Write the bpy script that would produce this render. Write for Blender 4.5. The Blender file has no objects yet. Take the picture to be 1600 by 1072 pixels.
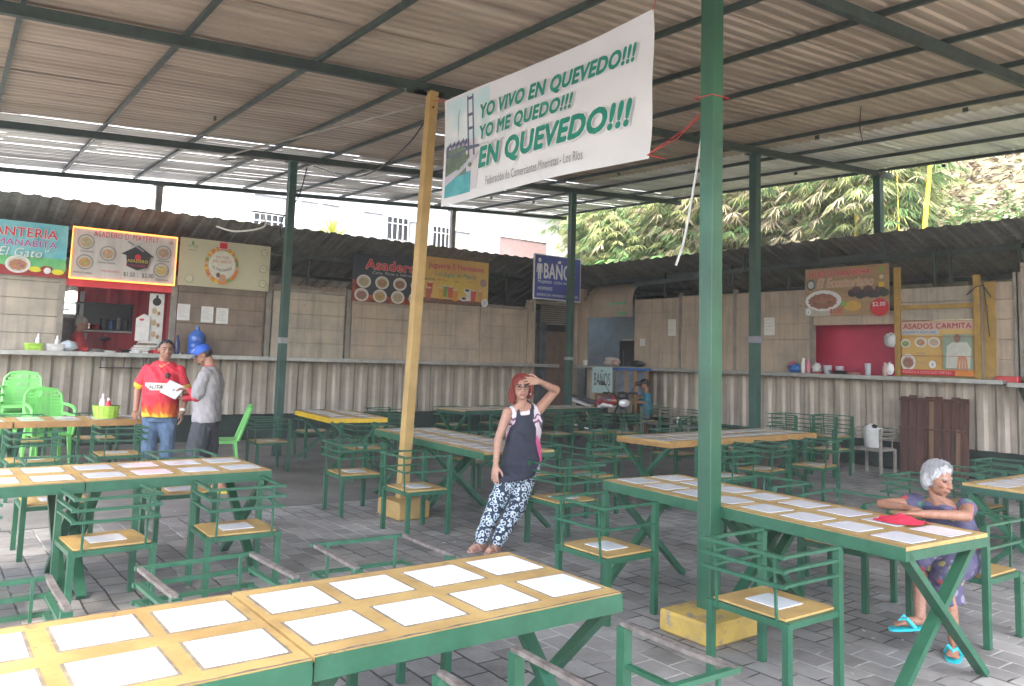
import bpy, bmesh, math, random
from math import sin, cos, pi, radians, sqrt, atan2
from mathutils import Vector, Matrix, Quaternion, noise
random.seed(7)
SC = bpy.context.scene
COL = SC.collection
V = Vector

# ------------------------------------------------------------------ camera, world, sun
cam_d = bpy.data.cameras.new('camera'); cam = bpy.data.objects.new('camera', cam_d); COL.objects.link(cam)
SC.camera = cam
AZ, PITCH, ROLL = radians(53.15), radians(5.5446), radians(1.747)
fw = V((cos(PITCH)*cos(AZ), cos(PITCH)*sin(AZ), sin(PITCH)))
r0 = V((sin(AZ), -cos(AZ), 0)); u0 = r0.cross(fw)
rr = r0*cos(ROLL)+u0*sin(ROLL); uu = -r0*sin(ROLL)+u0*cos(ROLL)
cam.matrix_world = Matrix(((rr.x, uu.x, -fw.x, 0), (rr.y, uu.y, -fw.y, 0), (rr.z, uu.z, -fw.z, 1.6), (0, 0, 0, 1)))
cam_d.sensor_width = 36; cam_d.lens = 1250/1600*36; cam_d.shift_y = -0.06
cam_d.clip_start = 0.05; cam_d.clip_end = 600

SUN_EL, SUN_AZ = 58, 225          # degrees; azimuth measured from +x towards +y
w = bpy.data.worlds.new('World'); SC.world = w; w.use_nodes = True
nt = w.node_tree; bg = nt.nodes['Background']
sky = nt.nodes.new('ShaderNodeTexSky'); sky.sky_type = 'NISHITA'; sky.sun_disc = False
sky.sun_elevation = radians(SUN_EL); sky.sun_rotation = radians(90-SUN_AZ)
sky.air_density = 1.0; sky.dust_density = 4.0; sky.ozone_density = 1.0
nt.links.new(sky.outputs[0], bg.inputs[0]); bg.inputs[1].default_value = 0.15
sl = bpy.data.lights.new('sun', 'SUN'); sl.energy = 1.0; sl.angle = radians(30); sl.color = (1, .95, .88)
so = bpy.data.objects.new('sun', sl); COL.objects.link(so)
sd = V((cos(radians(SUN_EL))*cos(radians(SUN_AZ)), cos(radians(SUN_EL))*sin(radians(SUN_AZ)), sin(radians(SUN_EL))))
so.rotation_euler = sd.to_track_quat('Z', 'Y').to_euler(); so.location = sd*40
SC.view_settings.view_transform = 'Standard'; SC.view_settings.look = 'None'
SC.view_settings.exposure = 3.33; SC.view_settings.gamma = 1
SC.render.engine = 'CYCLES'
SC.cycles.max_bounces = 8; SC.cycles.diffuse_bounces = 5; SC.cycles.glossy_bounces = 3
SC.cycles.transmission_bounces = 4; SC.cycles.sample_clamp_indirect = 6
SC.cycles.caustics_reflective = False; SC.cycles.caustics_refractive = False

# ------------------------------------------------------------------ materials
MT = {}
def mat(name, c=(.5, .5, .5), r=.6, metal=0, c2=None, sc=6, amt=1.0, bump=0, bsc=None, spots=None, stretch=(1, 1, 1), alpha=1, trans=0, spec=.5, emit=0, streak=None):
    """procedural surface: base colour, a second colour mixed in by noise, optional wear spots, optional vertical streaks and bump"""
    if name in MT: return MT[name]
    m = bpy.data.materials.new(name); m.use_nodes = True; MT[name] = m
    n = m.node_tree.nodes; l = m.node_tree.links; b = n['Principled BSDF']
    b.inputs['Base Color'].default_value = (*c, 1); b.inputs['Roughness'].default_value = r
    b.inputs['Metallic'].default_value = metal; b.inputs['Specular IOR Level'].default_value = spec
    if alpha < 1: b.inputs['Alpha'].default_value = alpha
    if trans: b.inputs['Transmission Weight'].default_value = trans; b.inputs['IOR'].default_value = 1.3
    if emit: b.inputs['Emission Color'].default_value = (*c, 1); b.inputs['Emission Strength'].default_value = emit
    g = n.new('ShaderNodeNewGeometry'); mp = n.new('ShaderNodeMapping'); l.new(g.outputs['Position'], mp.inputs[0]); mp.inputs['Scale'].default_value = stretch
    last = None
    def mix(fac, a, bcol):
        x = n.new('ShaderNodeMix'); x.data_type = 'RGBA'; l.new(fac, x.inputs[0])
        if a is None: x.inputs[6].default_value = (*c, 1)
        else: l.new(a, x.inputs[6])
        x.inputs[7].default_value = (*bcol, 1); return x.outputs[2]
    if c2 is None: c2 = tuple(v*.82 for v in c)
    t = n.new('ShaderNodeTexNoise'); t.inputs['Scale'].default_value = sc; t.inputs['Detail'].default_value = 6; t.inputs['Roughness'].default_value = .65
    l.new(mp.outputs[0], t.inputs['Vector'])
    rp = n.new('ShaderNodeMapRange'); rp.inputs[1].default_value = .38; rp.inputs[2].default_value = .62; rp.inputs[4].default_value = amt; l.new(t.outputs[0], rp.inputs[0])
    last = mix(rp.outputs[0], None, c2)
    if streak:
        mp2 = n.new('ShaderNodeMapping'); l.new(g.outputs['Position'], mp2.inputs[0]); mp2.inputs['Scale'].default_value = (9, 9, .5)
        t3 = n.new('ShaderNodeTexNoise'); t3.inputs['Scale'].default_value = 1.6; t3.inputs['Detail'].default_value = 5; l.new(mp2.outputs[0], t3.inputs['Vector'])
        r3 = n.new('ShaderNodeMapRange'); r3.inputs[1].default_value = .48; r3.inputs[2].default_value = .7; r3.inputs[4].default_value = streak[1]; l.new(t3.outputs[0], r3.inputs[0])
        last = mix(r3.outputs[0], last, streak[0])
    if spots:
        t2 = n.new('ShaderNodeTexNoise'); t2.inputs['Scale'].default_value = spots[1]; t2.inputs['Detail'].default_value = 8; t2.inputs['Roughness'].default_value = .7
        l.new(g.outputs['Position'], t2.inputs['Vector'])
        r2 = n.new('ShaderNodeMapRange'); r2.inputs[1].default_value = spots[2]; r2.inputs[2].default_value = spots[2]+.03; l.new(t2.outputs[0], r2.inputs[0])
        last = mix(r2.outputs[0], last, spots[0])
    l.new(last, b.inputs['Base Color'])
    if not emit:
        rr_ = n.new('ShaderNodeMapRange'); rr_.inputs[3].default_value = max(.02, r-.1); rr_.inputs[4].default_value = min(1, r+.12); l.new(t.outputs[0], rr_.inputs[0]); l.new(rr_.outputs[0], b.inputs['Roughness'])
    if bump:
        bp = n.new('ShaderNodeBump'); bp.inputs['Strength'].default_value = bump; bp.inputs['Distance'].default_value = .01
        tb = n.new('ShaderNodeTexNoise'); tb.inputs['Scale'].default_value = bsc or sc*4; tb.inputs['Detail'].default_value = 4; l.new(mp.outputs[0], tb.inputs['Vector'])
        l.new(tb.outputs[0], bp.inputs['Height']); l.new(bp.outputs[0], b.inputs['Normal'])
    return m
def flat(c, r=.55, emit=0):
    return mat('print %.2f %.2f %.2f' % c, c, r, c2=tuple(v*.88 for v in c), sc=14, emit=emit)

GREEN = (.024, .108, .060)
M_green = mat('green paint', GREEN, .38, c2=(.017, .084, .044), sc=7, spots=((.15, .14, .11), 22, .67), bump=.15, bsc=40)
M_greenD = mat('dark green paint', (.022, .085, .058), .45, c2=(.016, .06, .042), sc=5, spots=((.12, .1, .08), 20, .70))
M_rusty = mat('worn brown steel', (.17, .15, .135), .6, c2=(.085, .07, .06), sc=22, spots=((.32, .31, .29), 30, .64), bump=.3)
M_ply = mat('worn orange plywood paint', (.50, .335, .12), .42, c2=(.37, .235, .085), sc=3.5, spots=((.22, .15, .08), 17, .625), bump=.12, bsc=60)
M_plyE = mat('orange edge paint', (.38, .215, .07), .45, c2=(.28, .15, .05), sc=12)
M_yel = mat('yellow edge paint', (.72, .48, .01), .4, c2=(.6, .38, .01), sc=12, spots=((.2, .14, .05), 30, .68))
M_tile = mat('white ceramic tile', (.80, .81, .82), .09, c2=(.72, .74, .76), sc=3)
M_grout = mat('grey grout', (.27, .22, .14), .8, c2=(.16, .13, .09), sc=14)
M_colY = mat('ochre column paint', (.45, .295, .105), .5, c2=(.36, .235, .085), sc=4, spots=((.2, .16, .1), 12, .70))
M_blk = mat('yellow concrete block', (.50, .34, .075), .7, c2=(.38, .26, .065), sc=6, spots=((.24, .21, .16), 9, .56), bump=.5, bsc=18)
M_roof = mat('stained roof sheet', (.42, .345, .265), .42, metal=.08, c2=(.285, .225, .17), sc=1.0, stretch=(.3, 3.4, 1), bump=.12, spots=((.24, .18, .13), 3, .70), spec=.7)
M_roofGlow = mat('pale roof sheet with eave glow', (.66, .64, .60), .38, metal=.2, c2=(.50, .48, .44), sc=1.2, stretch=(.3, 3.4, 1), bump=.1)  # pale daylight glow of the eaves put into the sheet colour
M_awn = mat('dark awning sheet', (.29, .295, .275), .42, c2=(.19, .195, .18), sc=2, metal=.3, streak=((.11, .11, .10), .6))
M_steel = mat('dark roof steel', (.040, .062, .052), .5, c2=(.028, .04, .036), sc=5, spots=((.2, .2, .19), 9, .72))
M_panel = mat('beige wall panel', (.49, .395, .30), .62, c2=(.37, .31, .25), sc=1.8, streak=((.22, .18, .15), .45), spots=((.12, .1, .09), 5, .70))
M_panelG = mat('grey beige wall panel', (.47, .41, .325), .62, c2=(.35, .315, .26), sc=2.2, streak=((.2, .17, .15), .5), spots=((.12, .1, .09), 5, .69))
M_brown = mat('brown wall panel', (.27, .205, .155), .6, c2=(.18, .14, .115), sc=2.2, streak=((.12, .1, .08), .4), spots=((.08, .06, .05), 6, .69))
M_corr = mat('beige corrugated steel', (.44, .39, .32), .5, c2=(.33, .285, .235), sc=1.5, streak=((.19, .15, .12), .6), spots=((.15, .09, .06), 7, .68), metal=.1)
M_corrR = mat('pale corrugated steel', (.47, .41, .345), .5, c2=(.35, .30, .25), sc=1.5, streak=((.2, .16, .13), .65), spots=((.6, .58, .55), 5, .74), metal=.1)
M_frame = mat('grey beige frame', (.29, .265, .23), .55, c2=(.2, .18, .155), sc=5)
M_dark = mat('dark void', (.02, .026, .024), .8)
M_base = mat('dark green base', (.02, .045, .035), .7, c2=(.013, .025, .02), sc=2)
M_counter = mat('grey steel counter', (.42, .42, .40), .35, metal=.35, c2=(.32, .32, .3), sc=7)
M_red = mat('red painted sheet', (.72, .06, .085), .5, c2=(.58, .045, .065), sc=2.5)
M_magenta = mat('magenta red board', (.62, .03, .10), .45, c2=(.52, .025, .08), sc=2)
M_white = mat('white paint', (.78, .78, .76), .5, c2=(.7, .7, .68), sc=3)
M_black = mat('black plastic', (.015, .015, .017), .4)
M_chrome = mat('chrome', (.7, .7, .72), .12, metal=1)
M_wood = mat('raw wood', (.22, .13, .075), .7, c2=(.13, .07, .04), sc=2, stretch=(6, 6, .6), bump=.3)
M_woodD = mat('dark reddish planks', (.115, .05, .036), .75, c2=(.06, .028, .02), sc=2, stretch=(8, 8, .5), bump=.4, spots=((.2, .12, .09), 5, .66))
M_pg = mat('lime green plastic', (.20, .66, .16), .3, c2=(.17, .58, .14), sc=3, spec=.6)
M_skin = mat('brown skin', (.36, .19, .125), .5, c2=(.31, .155, .10), sc=25)
M_skin2 = mat('light brown skin', (.44, .245, .17), .5, c2=(.38, .20, .14), sc=25)
M_skin3 = mat('old tan skin', (.34, .175, .11), .55, c2=(.27, .125, .08), sc=30, bump=.2)
M_paper = flat((.74, .74, .72))

for m_ in (M_skin, M_skin2, M_skin3):
    b_ = m_.node_tree.nodes['Principled BSDF']; b_.inputs['Subsurface Weight'].default_value = .18; b_.inputs['Subsurface Radius'].default_value = (.012, .005, .003)

# ------------------------------------------------------------------ mesh builder
class MB:
    def __init__(s): s.v = []; s.f = []; s.mi = []; s.m = 0
    def add(s, vs, fs):
        o = len(s.v); s.v += [tuple(x) for x in vs]; s.f += [tuple(i+o for i in f) for f in fs]; s.mi += [s.m]*len(fs); return s
    def box(s, c, d, R=None):
        hx, hy, hz = d[0]/2, d[1]/2, d[2]/2; c = V(c)
        vs = [V((x, y, z)) for x in (-hx, hx) for y in (-hy, hy) for z in (-hz, hz)]
        if R is not None: vs = [R @ p for p in vs]
        return s.add([c+p for p in vs], [(0, 1, 3, 2), (4, 6, 7, 5), (0, 4, 5, 1), (2, 3, 7, 6), (0, 2, 6, 4), (1, 5, 7, 3)])
    def bx(s, x0, x1, y0, y1, z0, z1): return s.box(((x0+x1)/2, (y0+y1)/2, (z0+z1)/2), (abs(x1-x0), abs(y1-y0), abs(z1-z0)))
    def bar(s, a, b, w_, h_, up=(0, 0, 1)):
        a, b = V(a), V(b); d = b-a; L = d.length; d.normalize(); u = V(up)
        if abs(d.dot(u)) > .98: u = V((0, 1, 0))
        x = d.cross(u).normalized(); z = x.cross(d)
        R = Matrix((x, d, z)).transposed()
        return s.box((a+b)/2, (w_, L, h_), R)
    def tube(s, pts, r, n=8, caps=True):
        pts = [V(p) for p in pts]; rs = r if isinstance(r, (list, tuple)) else [r]*len(pts)
        d = (pts[1]-pts[0]).normalized(); u = V((0, 0, 1)) if abs(d.z) < .9 else V((1, 0, 0))
        x = d.cross(u).normalized(); vs = []; fs = []
        for i, p in enumerate(pts):
            d = (pts[min(i+1, len(pts)-1)]-pts[max(i-1, 0)]).normalized()
            x = (x-d*x.dot(d)).normalized(); y = d.cross(x)
            vs += [p+(x*cos(2*pi*k/n)+y*sin(2*pi*k/n))*rs[i] for k in range(n)]
        for i in range(len(pts)-1):
            for k in range(n): fs.append((i*n+k, i*n+(k+1) % n, (i+1)*n+(k+1) % n, (i+1)*n+k))
        if caps: fs += [tuple(range(n))[::-1], tuple((len(pts)-1)*n+k for k in range(n))]
        return s.add(vs, fs)
    def lathe(s, c, prof, n=20, axis=None):
        """prof: list of (r, z) from bottom to top"""
        c = V(c); vs = []; fs = []
        Q = V((0, 0, 1)).rotation_difference(V(axis)).to_matrix() if axis else None
        for r, z in prof:
            for k in range(n):
                p = V((r*cos(2*pi*k/n), r*sin(2*pi*k/n), z)); vs.append(c+(Q @ p if Q else p))
        for i in range(len(prof)-1):
            for k in range(n): fs.append((i*n+k, i*n+(k+1) % n, (i+1)*n+(k+1) % n, (i+1)*n+k))
        if prof[0][0] > 1e-4: fs.append(tuple(range(n))[::-1])
        if prof[-1][0] > 1e-4: fs.append(tuple((len(prof)-1)*n+k for k in range(n)))
        return s.add(vs, fs)
    def ell(s, c, r, R=None, n=16, m=10):
        c = V(c); vs = []; fs = []
        for i in range(m+1):
            t = pi*i/m
            for k in range(n):
                p = V((r[0]*sin(t)*cos(2*pi*k/n), r[1]*sin(t)*sin(2*pi*k/n), -r[2]*cos(t)))
                vs.append(c+(R @ p if R is not None else p))
        for i in range(m):
            for k in range(n): fs.append((i*n+k, i*n+(k+1) % n, (i+1)*n+(k+1) % n, (i+1)*n+k))
        return s.add(vs, fs)
    def cap(s, a, b, ra, rb, n=12):
        """tapered capsule"""
        a, b = V(a), V(b); d = (b-a); L = d.length
        if L < 1e-5: return s.ell(a, (ra, ra, ra))
        d.normalize(); pts = []; rs = []
        for t in (90, 60, 30): pts.append(a-d*ra*sin(radians(t))); rs.append(max(.0008, ra*cos(radians(t))))
        pts.append(a); rs.append(ra); pts.append(b); rs.append(rb)
        for t in (30, 60, 90): pts.append(b+d*rb*sin(radians(t))); rs.append(max(.0008, rb*cos(radians(t))))
        return s.tube(pts, rs, n)
    def chain(s, pts, rs):
        for i in range(len(pts)-1): s.cap(pts[i], pts[i+1], rs[i], rs[i+1])
        return s
    def loft(s, rings, n=40):
        """rings: (centre, side vector*halfwidth, front vector*halfdepth)"""
        vs = []; fs = []
        for c, a, b in rings:
            c, a, b = V(c), V(a), V(b)
            for k in range(n):
                t = 2*pi*k/n; ct, st = cos(t), sin(t)
                e = .8
                vs.append(c+a*(abs(ct)**e*(1 if ct >= 0 else -1))+b*(abs(st)**e*(1 if st >= 0 else -1)))
        for i in range(len(rings)-1):
            for k in range(n): fs.append((i*n+k, i*n+(k+1) % n, (i+1)*n+(k+1) % n, (i+1)*n+k))
        fs += [tuple(range(n))[::-1], tuple((len(rings)-1)*n+k for k in range(n))]
        return s.add(vs, fs)
    def quad(s, *p): return s.add(p, [tuple(range(len(p)))])
    def mesh(s, name, mats, org=(0, 0, 0)):
        me = bpy.data.meshes.new(name); o = V(org)
        me.from_pydata([V(p)-o for p in s.v], [], s.f)
        for m_ in (mats if isinstance(mats, (list, tuple)) else [mats]): me.materials.append(m_)
        for p, i in zip(me.polygons, s.mi): p.material_index = i
        me.update(); return me
    def build(s, name, mats, parent=None, org=(0, 0, 0), smooth=False, bevel=0, loc=None):
        me = s.mesh(name, mats, org)
        bm = bmesh.new(); bm.from_mesh(me); bmesh.ops.recalc_face_normals(bm, faces=bm.faces)
        if bevel:
            es = [e for e in bm.edges if len(e.link_faces) == 2 and e.calc_face_angle(0) > .6]
            bmesh.ops.bevel(bm, geom=es, offset=bevel, segments=1, affect='EDGES', clamp_overlap=True)
        bm.to_mesh(me); bm.free()
        if smooth:
            for p in me.polygons: p.use_smooth = True
            if smooth != 'all':
                try: me.set_sharp_from_angle(angle=radians(40))
                except Exception: pass
        o = bpy.data.objects.new(name, me); COL.objects.link(o)
        if parent: o.parent = parent
        if loc is not None: o.location = loc
        return o
def thing(name, label, cat, loc=(0, 0, 0), rz=0, group=None):
    o = bpy.data.objects.new(name, None); COL.objects.link(o); o.location = loc; o.rotation_euler = (0, 0, rz)
    o.empty_display_size = .1; o['label'] = label; o['category'] = cat
    if group: o['group'] = group
    return o
def tag(o, label, cat, group=None):
    o['label'] = label; o['category'] = cat
    if group: o['group'] = group
    return o
KIDS = {}
def copy_tree(o, parent=None):
    c = o.copy(); COL.objects.link(c); c.parent = parent
    for ch in [x for x in o.children]: copy_tree(ch, c)
    return c
def structure(o, kind='structure'): o['kind'] = kind; return o

# ------------------------------------------------------------------ lettering and printed boards
_tc = {}
def text2d(s, shear=0, bold=0, spacing=1.0):
    k = (s, shear, bold, spacing)
    if k in _tc: return _tc[k]
    cu = bpy.data.curves.new('t', 'FONT'); cu.body = s; cu.size = 1; cu.shear = shear; cu.offset = bold; cu.resolution_u = 3; cu.space_character = spacing
    ob = bpy.data.objects.new('t', cu); COL.objects.link(ob)
    dg = bpy.context.evaluated_depsgraph_get(); me = bpy.data.meshes.new_from_object(ob.evaluated_get(dg))
    vs = [v.co.copy() for v in me.vertices]; fs = [tuple(p.vertices) for p in me.polygons]
    bpy.data.objects.remove(ob); bpy.data.curves.remove(cu); bpy.data.meshes.remove(me)
    if vs:
        x0 = min(v.x for v in vs); x1 = max(v.x for v in vs); y0 = min(v.y for v in vs); y1 = max(v.y for v in vs)
        vs = [((v.x-x0)/(x1-x0), (v.y-y0)/(y1-y0)) for v in vs]
    _tc[k] = (vs, fs); return _tc[k]
class Print:
    """flat artwork on a board: P(u,v,layer) maps board metres to a local point"""
    def __init__(s, P): s.P = P; s.art = MB(); s.let = MB(); s.ma = []; s.ml = []; s.k = 0
    def _m(s, mb, lst, m):
        if m not in lst: lst.append(m)
        mb.m = lst.index(m); s.k += 1
    def rect(s, u0, v0, u1, v1, m, n=1):
        s._m(s.art, s.ma, m)
        for i in range(n):
            a = u0+(u1-u0)*i/n; b = u0+(u1-u0)*(i+1)/n
            s.art.quad(s.P(a, v0, s.k), s.P(b, v0, s.k), s.P(b, v1, s.k), s.P(a, v1, s.k))
    def poly(s, pts, m): s._m(s.art, s.ma, m); s.art.quad(*[s.P(u, v, s.k) for u, v in pts])
    def disc(s, u, v, ru, rv, m, n=24, wob=0):
        s._m(s.art, s.ma, m)
        s.art.quad(*[s.P(u+ru*(1+wob*sin(3.1*t+u*9))*cos(2*pi*t/n), v+rv*(1+wob*cos(2.3*t+v*7))*sin(2*pi*t/n), s.k) for t in range(n)])
    def plate(s, u, v, r, food, rim=None, sq=.85):
        s.disc(u, v, r, r*sq, rim or flat((.72, .70, .66))); s.disc(u, v, r*.82, r*.82*sq, flat((.55, .52, .46))); s.disc(u, v-r*.05, r*.7, r*.62*sq, flat(food), wob=.12)
        rd = random.Random(int(u*1000+v*777))
        for i in range(5):
            a = rd.random()*6.28; q = rd.random()*r*.4; c = tuple(min(.8, x*rd.uniform(.5, 1.7)) for x in food)
            s.disc(u+q*cos(a), v+q*sin(a)*sq, r*.16, r*.11, flat(tuple(round(x, 1) for x in c)), n=9)
    def text(s, t, u, v, wd, h, m, shear=0, bold=.0, outline=None, oc=None, rot=0, fn=None):
        """u,v lower left corner, wd width, h height"""
        for pas in ((1, 0) if outline else (0,)):
            vs, fs = text2d(t, shear, 0, 1.06)
            g = max(0, bold-.004)*h*.8+(outline*h*1.1 if pas else 0)
            sh_ = [(0, 0)] if g < 1e-4 else [(g*cos(a_*pi/4), g*sin(a_*pi/4)) for a_ in range(8)]+[(0, 0)]
            s._m(s.let, s.ml, oc if pas else m)
            for dx_, dy_ in sh_:
                s.k += .12; pts = []
                for x, y in vs:
                    a = u+x*wd+dx_; b = v+y*h+dy_
                    if fn: a, b = fn(a, b)
                    elif rot: dx, dy = a-u, b-v; a = u+dx*cos(rot)-dy*sin(rot); b = v+dx*sin(rot)+dy*cos(rot)
                    pts.append(s.P(a, b, s.k))
                s.let.add(pts, fs)
    def done(s, parent):
        if s.art.f: s.art.build('printed_artwork', s.ma, parent)
        if s.let.f: s.let.build('lettering', s.ml, parent)
def plane_map(o, ux, uz, n, step=.0006, base=.002):
    o, ux, uz, n = V(o), V(ux), V(uz), V(n)
    return lambda u, v, k: o+ux*u+uz*v+n*(base+step*k)
# ------------------------------------------------------------------ ground
def brickmat():
    m = bpy.data.materials.new('grey pavers'); m.use_nodes = True; n = m.node_tree.nodes; l = m.node_tree.links; b = n['Principled BSDF']
    g = n.new('ShaderNodeNewGeometry'); sp = n.new('ShaderNodeSeparateXYZ'); l.new(g.outputs['Position'], sp.inputs[0])
    nz = n.new('ShaderNodeTexNoise'); nz.inputs['Scale'].default_value = 2.2; nz.inputs['Detail'].default_value = 3; l.new(g.outputs['Position'], nz.inputs['Vector'])
    ad = n.new('ShaderNodeMath'); ad.operation = 'MULTIPLY_ADD'; l.new(nz.outputs[0], ad.inputs[0]); ad.inputs[1].default_value = .035; l.new(sp.outputs[0], ad.inputs[2])
    ad2 = n.new('ShaderNodeMath'); ad2.operation = 'MULTIPLY_ADD'; l.new(nz.outputs[0], ad2.inputs[0]); ad2.inputs[1].default_value = .03; l.new(sp.outputs[1], ad2.inputs[2])
    cb = n.new('ShaderNodeCombineXYZ'); l.new(ad2.outputs[0], cb.inputs[0]); l.new(ad.outputs[0], cb.inputs[1])
    br = n.new('ShaderNodeTexBrick'); l.new(cb.outputs[0], br.inputs['Vector']); br.offset = .5
    for k, v in dict(Scale=1, **{'Mortar Size': .008, 'Mortar Smooth': .5, 'Bias': 0, 'Brick Width': .225, 'Row Height': .17}).items(): br.inputs[k].default_value = v
    br.inputs['Color1'].default_value = (.20, .192, .178, 1); br.inputs['Color2'].default_value = (.32, .308, .285, 1); br.inputs['Mortar'].default_value = (.06, .06, .058, 1)
    # joints: partly white with efflorescence
    nj = n.new('ShaderNodeTexNoise'); nj.inputs['Scale'].default_value = 1.1; nj.inputs['Detail'].default_value = 6; l.new(g.outputs['Position'], nj.inputs['Vector'])
    rj = n.new('ShaderNodeMapRange'); rj.inputs[1].default_value = .47; rj.inputs[2].default_value = .58; l.new(nj.outputs[0], rj.inputs[0])
    mj = n.new('ShaderNodeMix'); mj.data_type = 'RGBA'; l.new(rj.outputs[0], mj.inputs[0]); mj.inputs[6].default_value = (.04, .039, .036, 1); mj.inputs[7].default_value = (.44, .43, .40, 1); l.new(mj.outputs[2], br.inputs['Mortar'])
    nd = n.new('ShaderNodeTexNoise'); nd.inputs['Scale'].default_value = .9; nd.inputs['Detail'].default_value = 8; nd.inputs['Roughness'].default_value = .7; l.new(g.outputs['Position'], nd.inputs['Vector'])
    rd = n.new('ShaderNodeMapRange'); rd.inputs[1].default_value = .35; rd.inputs[2].default_value = .65; rd.inputs[3].default_value = .55; rd.inputs[4].default_value = 1.25; l.new(nd.outputs[0], rd.inputs[0])
    mu = n.new('ShaderNodeMix'); mu.data_type = 'RGBA'; mu.blend_type = 'MULTIPLY'; mu.inputs[0].default_value = 1; l.new(br.outputs[0], mu.inputs[6]); l.new(rd.outputs[0], mu.inputs[7])
    # small pale specks of litter and dust
    ns = n.new('ShaderNodeTexNoise'); ns.inputs['Scale'].default_value = 16; ns.inputs['Detail'].default_value = 2; l.new(g.outputs['Position'], ns.inputs['Vector'])
    rs = n.new('ShaderNodeMapRange'); rs.inputs[1].default_value = .735; rs.inputs[2].default_value = .76; l.new(ns.outputs[0], rs.inputs[0])
    ms = n.new('ShaderNodeMix'); ms.data_type = 'RGBA'; l.new(rs.outputs[0], ms.inputs[0]); l.new(mu.outputs[2], ms.inputs[6]); ms.inputs[7].default_value = (.5, .49, .46, 1)
    l.new(ms.outputs[2], b.inputs['Base Color'])
    rg = n.new('ShaderNodeMapRange'); rg.inputs[3].default_value = .5; rg.inputs[4].default_value = .85; l.new(nd.outputs[0], rg.inputs[0]); l.new(rg.outputs[0], b.inputs['Roughness'])
    hm = n.new('ShaderNodeMath'); hm.operation = 'MULTIPLY_ADD'; l.new(br.outputs['Fac'], hm.inputs[0]); hm.inputs[1].default_value = -1
    nf = n.new('ShaderNodeTexNoise'); nf.inputs['Scale'].default_value = 60; nf.inputs['Detail'].default_value = 4; l.new(g.outputs['Position'], nf.inputs['Vector'])
    mf = n.new('ShaderNodeMath'); mf.operation = 'MULTIPLY'; mf.inputs[1].default_value = .5; l.new(nf.outputs[0], mf.inputs[0]); l.new(mf.outputs[0], hm.inputs[2])
    bp = n.new('ShaderNodeBump'); bp.inputs['Strength'].default_value = .5; bp.inputs['Distance'].default_value = .012; l.new(hm.outputs[0], bp.inputs['Height']); l.new(bp.outputs[0], b.inputs['Normal'])
    return m
M_pave = brickmat()
M_slab = mat('worn concrete', (.21, .203, .19), .6, c2=(.14, .135, .125), sc=1.3, bump=.2, bsc=40, spots=((.33, .33, .32), 14, .73))
M_earth = mat('earth', (.13, .10, .07), .9, c2=(.08, .07, .045), sc=1.5, bump=.4)
g = MB(); g.quad((-60, -40, -.012), (90, -40, -.012), (90, 110, -.012), (-60, 110, -.012)); structure(g.build('ground', M_earth))
def grid_sheet(x0, x1, y0, y1, nx, ny, z, amp):
    mb = MB(); vs = []; fs = []
    for j in range(ny+1):
        for i in range(nx+1):
            x = x0+(x1-x0)*i/nx; y = y0+(y1-y0)*j/ny
            vs.append((x, y, z+amp*noise.noise(V((x*.8, y*.8, 3)))))
    for j in range(ny):
        for i in range(nx): a = j*(nx+1)+i; fs.append((a, a+1, a+nx+2, a+nx+1))
    return mb.add(vs, fs)
structure(grid_sheet(-14, 13.6, -14, 8.22, 60, 60, -.003, .003).build('paved_courtyard', M_pave, smooth='all'))
structure(grid_sheet(-14, 13.6, 8.2, 18, 60, 30, .003, .003).build('concrete_floor', M_slab, smooth='all'))

# ------------------------------------------------------------------ corrugated sheets
def corr(mb, p0, ux, L, run, nrm, pitch=.25, dep=.035, flat_=.34, nseg=1, gaps=None):
    """trapezoid ribs repeated along ux over length L, swept along run"""
    p0, ux, run, nrm = V(p0), V(ux).normalized(), V(run), V(nrm).normalized()
    t = 0; prof = []
    while t < L:
        prof += [(t, 0), (t+pitch*flat_, 0), (t+pitch*.5, dep), (t+pitch*(.5+flat_), dep)]
        t += pitch
    prof = [(min(a, L), b) for a, b in prof]+[(L, 0)]
    vs = []; fs = []
    for s in range(nseg+1):
        for a, b in prof: vs.append(p0+ux*a+nrm*b+run*(s/nseg))
    n = len(prof)
    for s in range(nseg):
        for i in range(n-1): fs.append((s*n+i, s*n+i+1, (s+1)*n+i+1, (s+1)*n+i))
    return mb.add(vs, fs)

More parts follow.
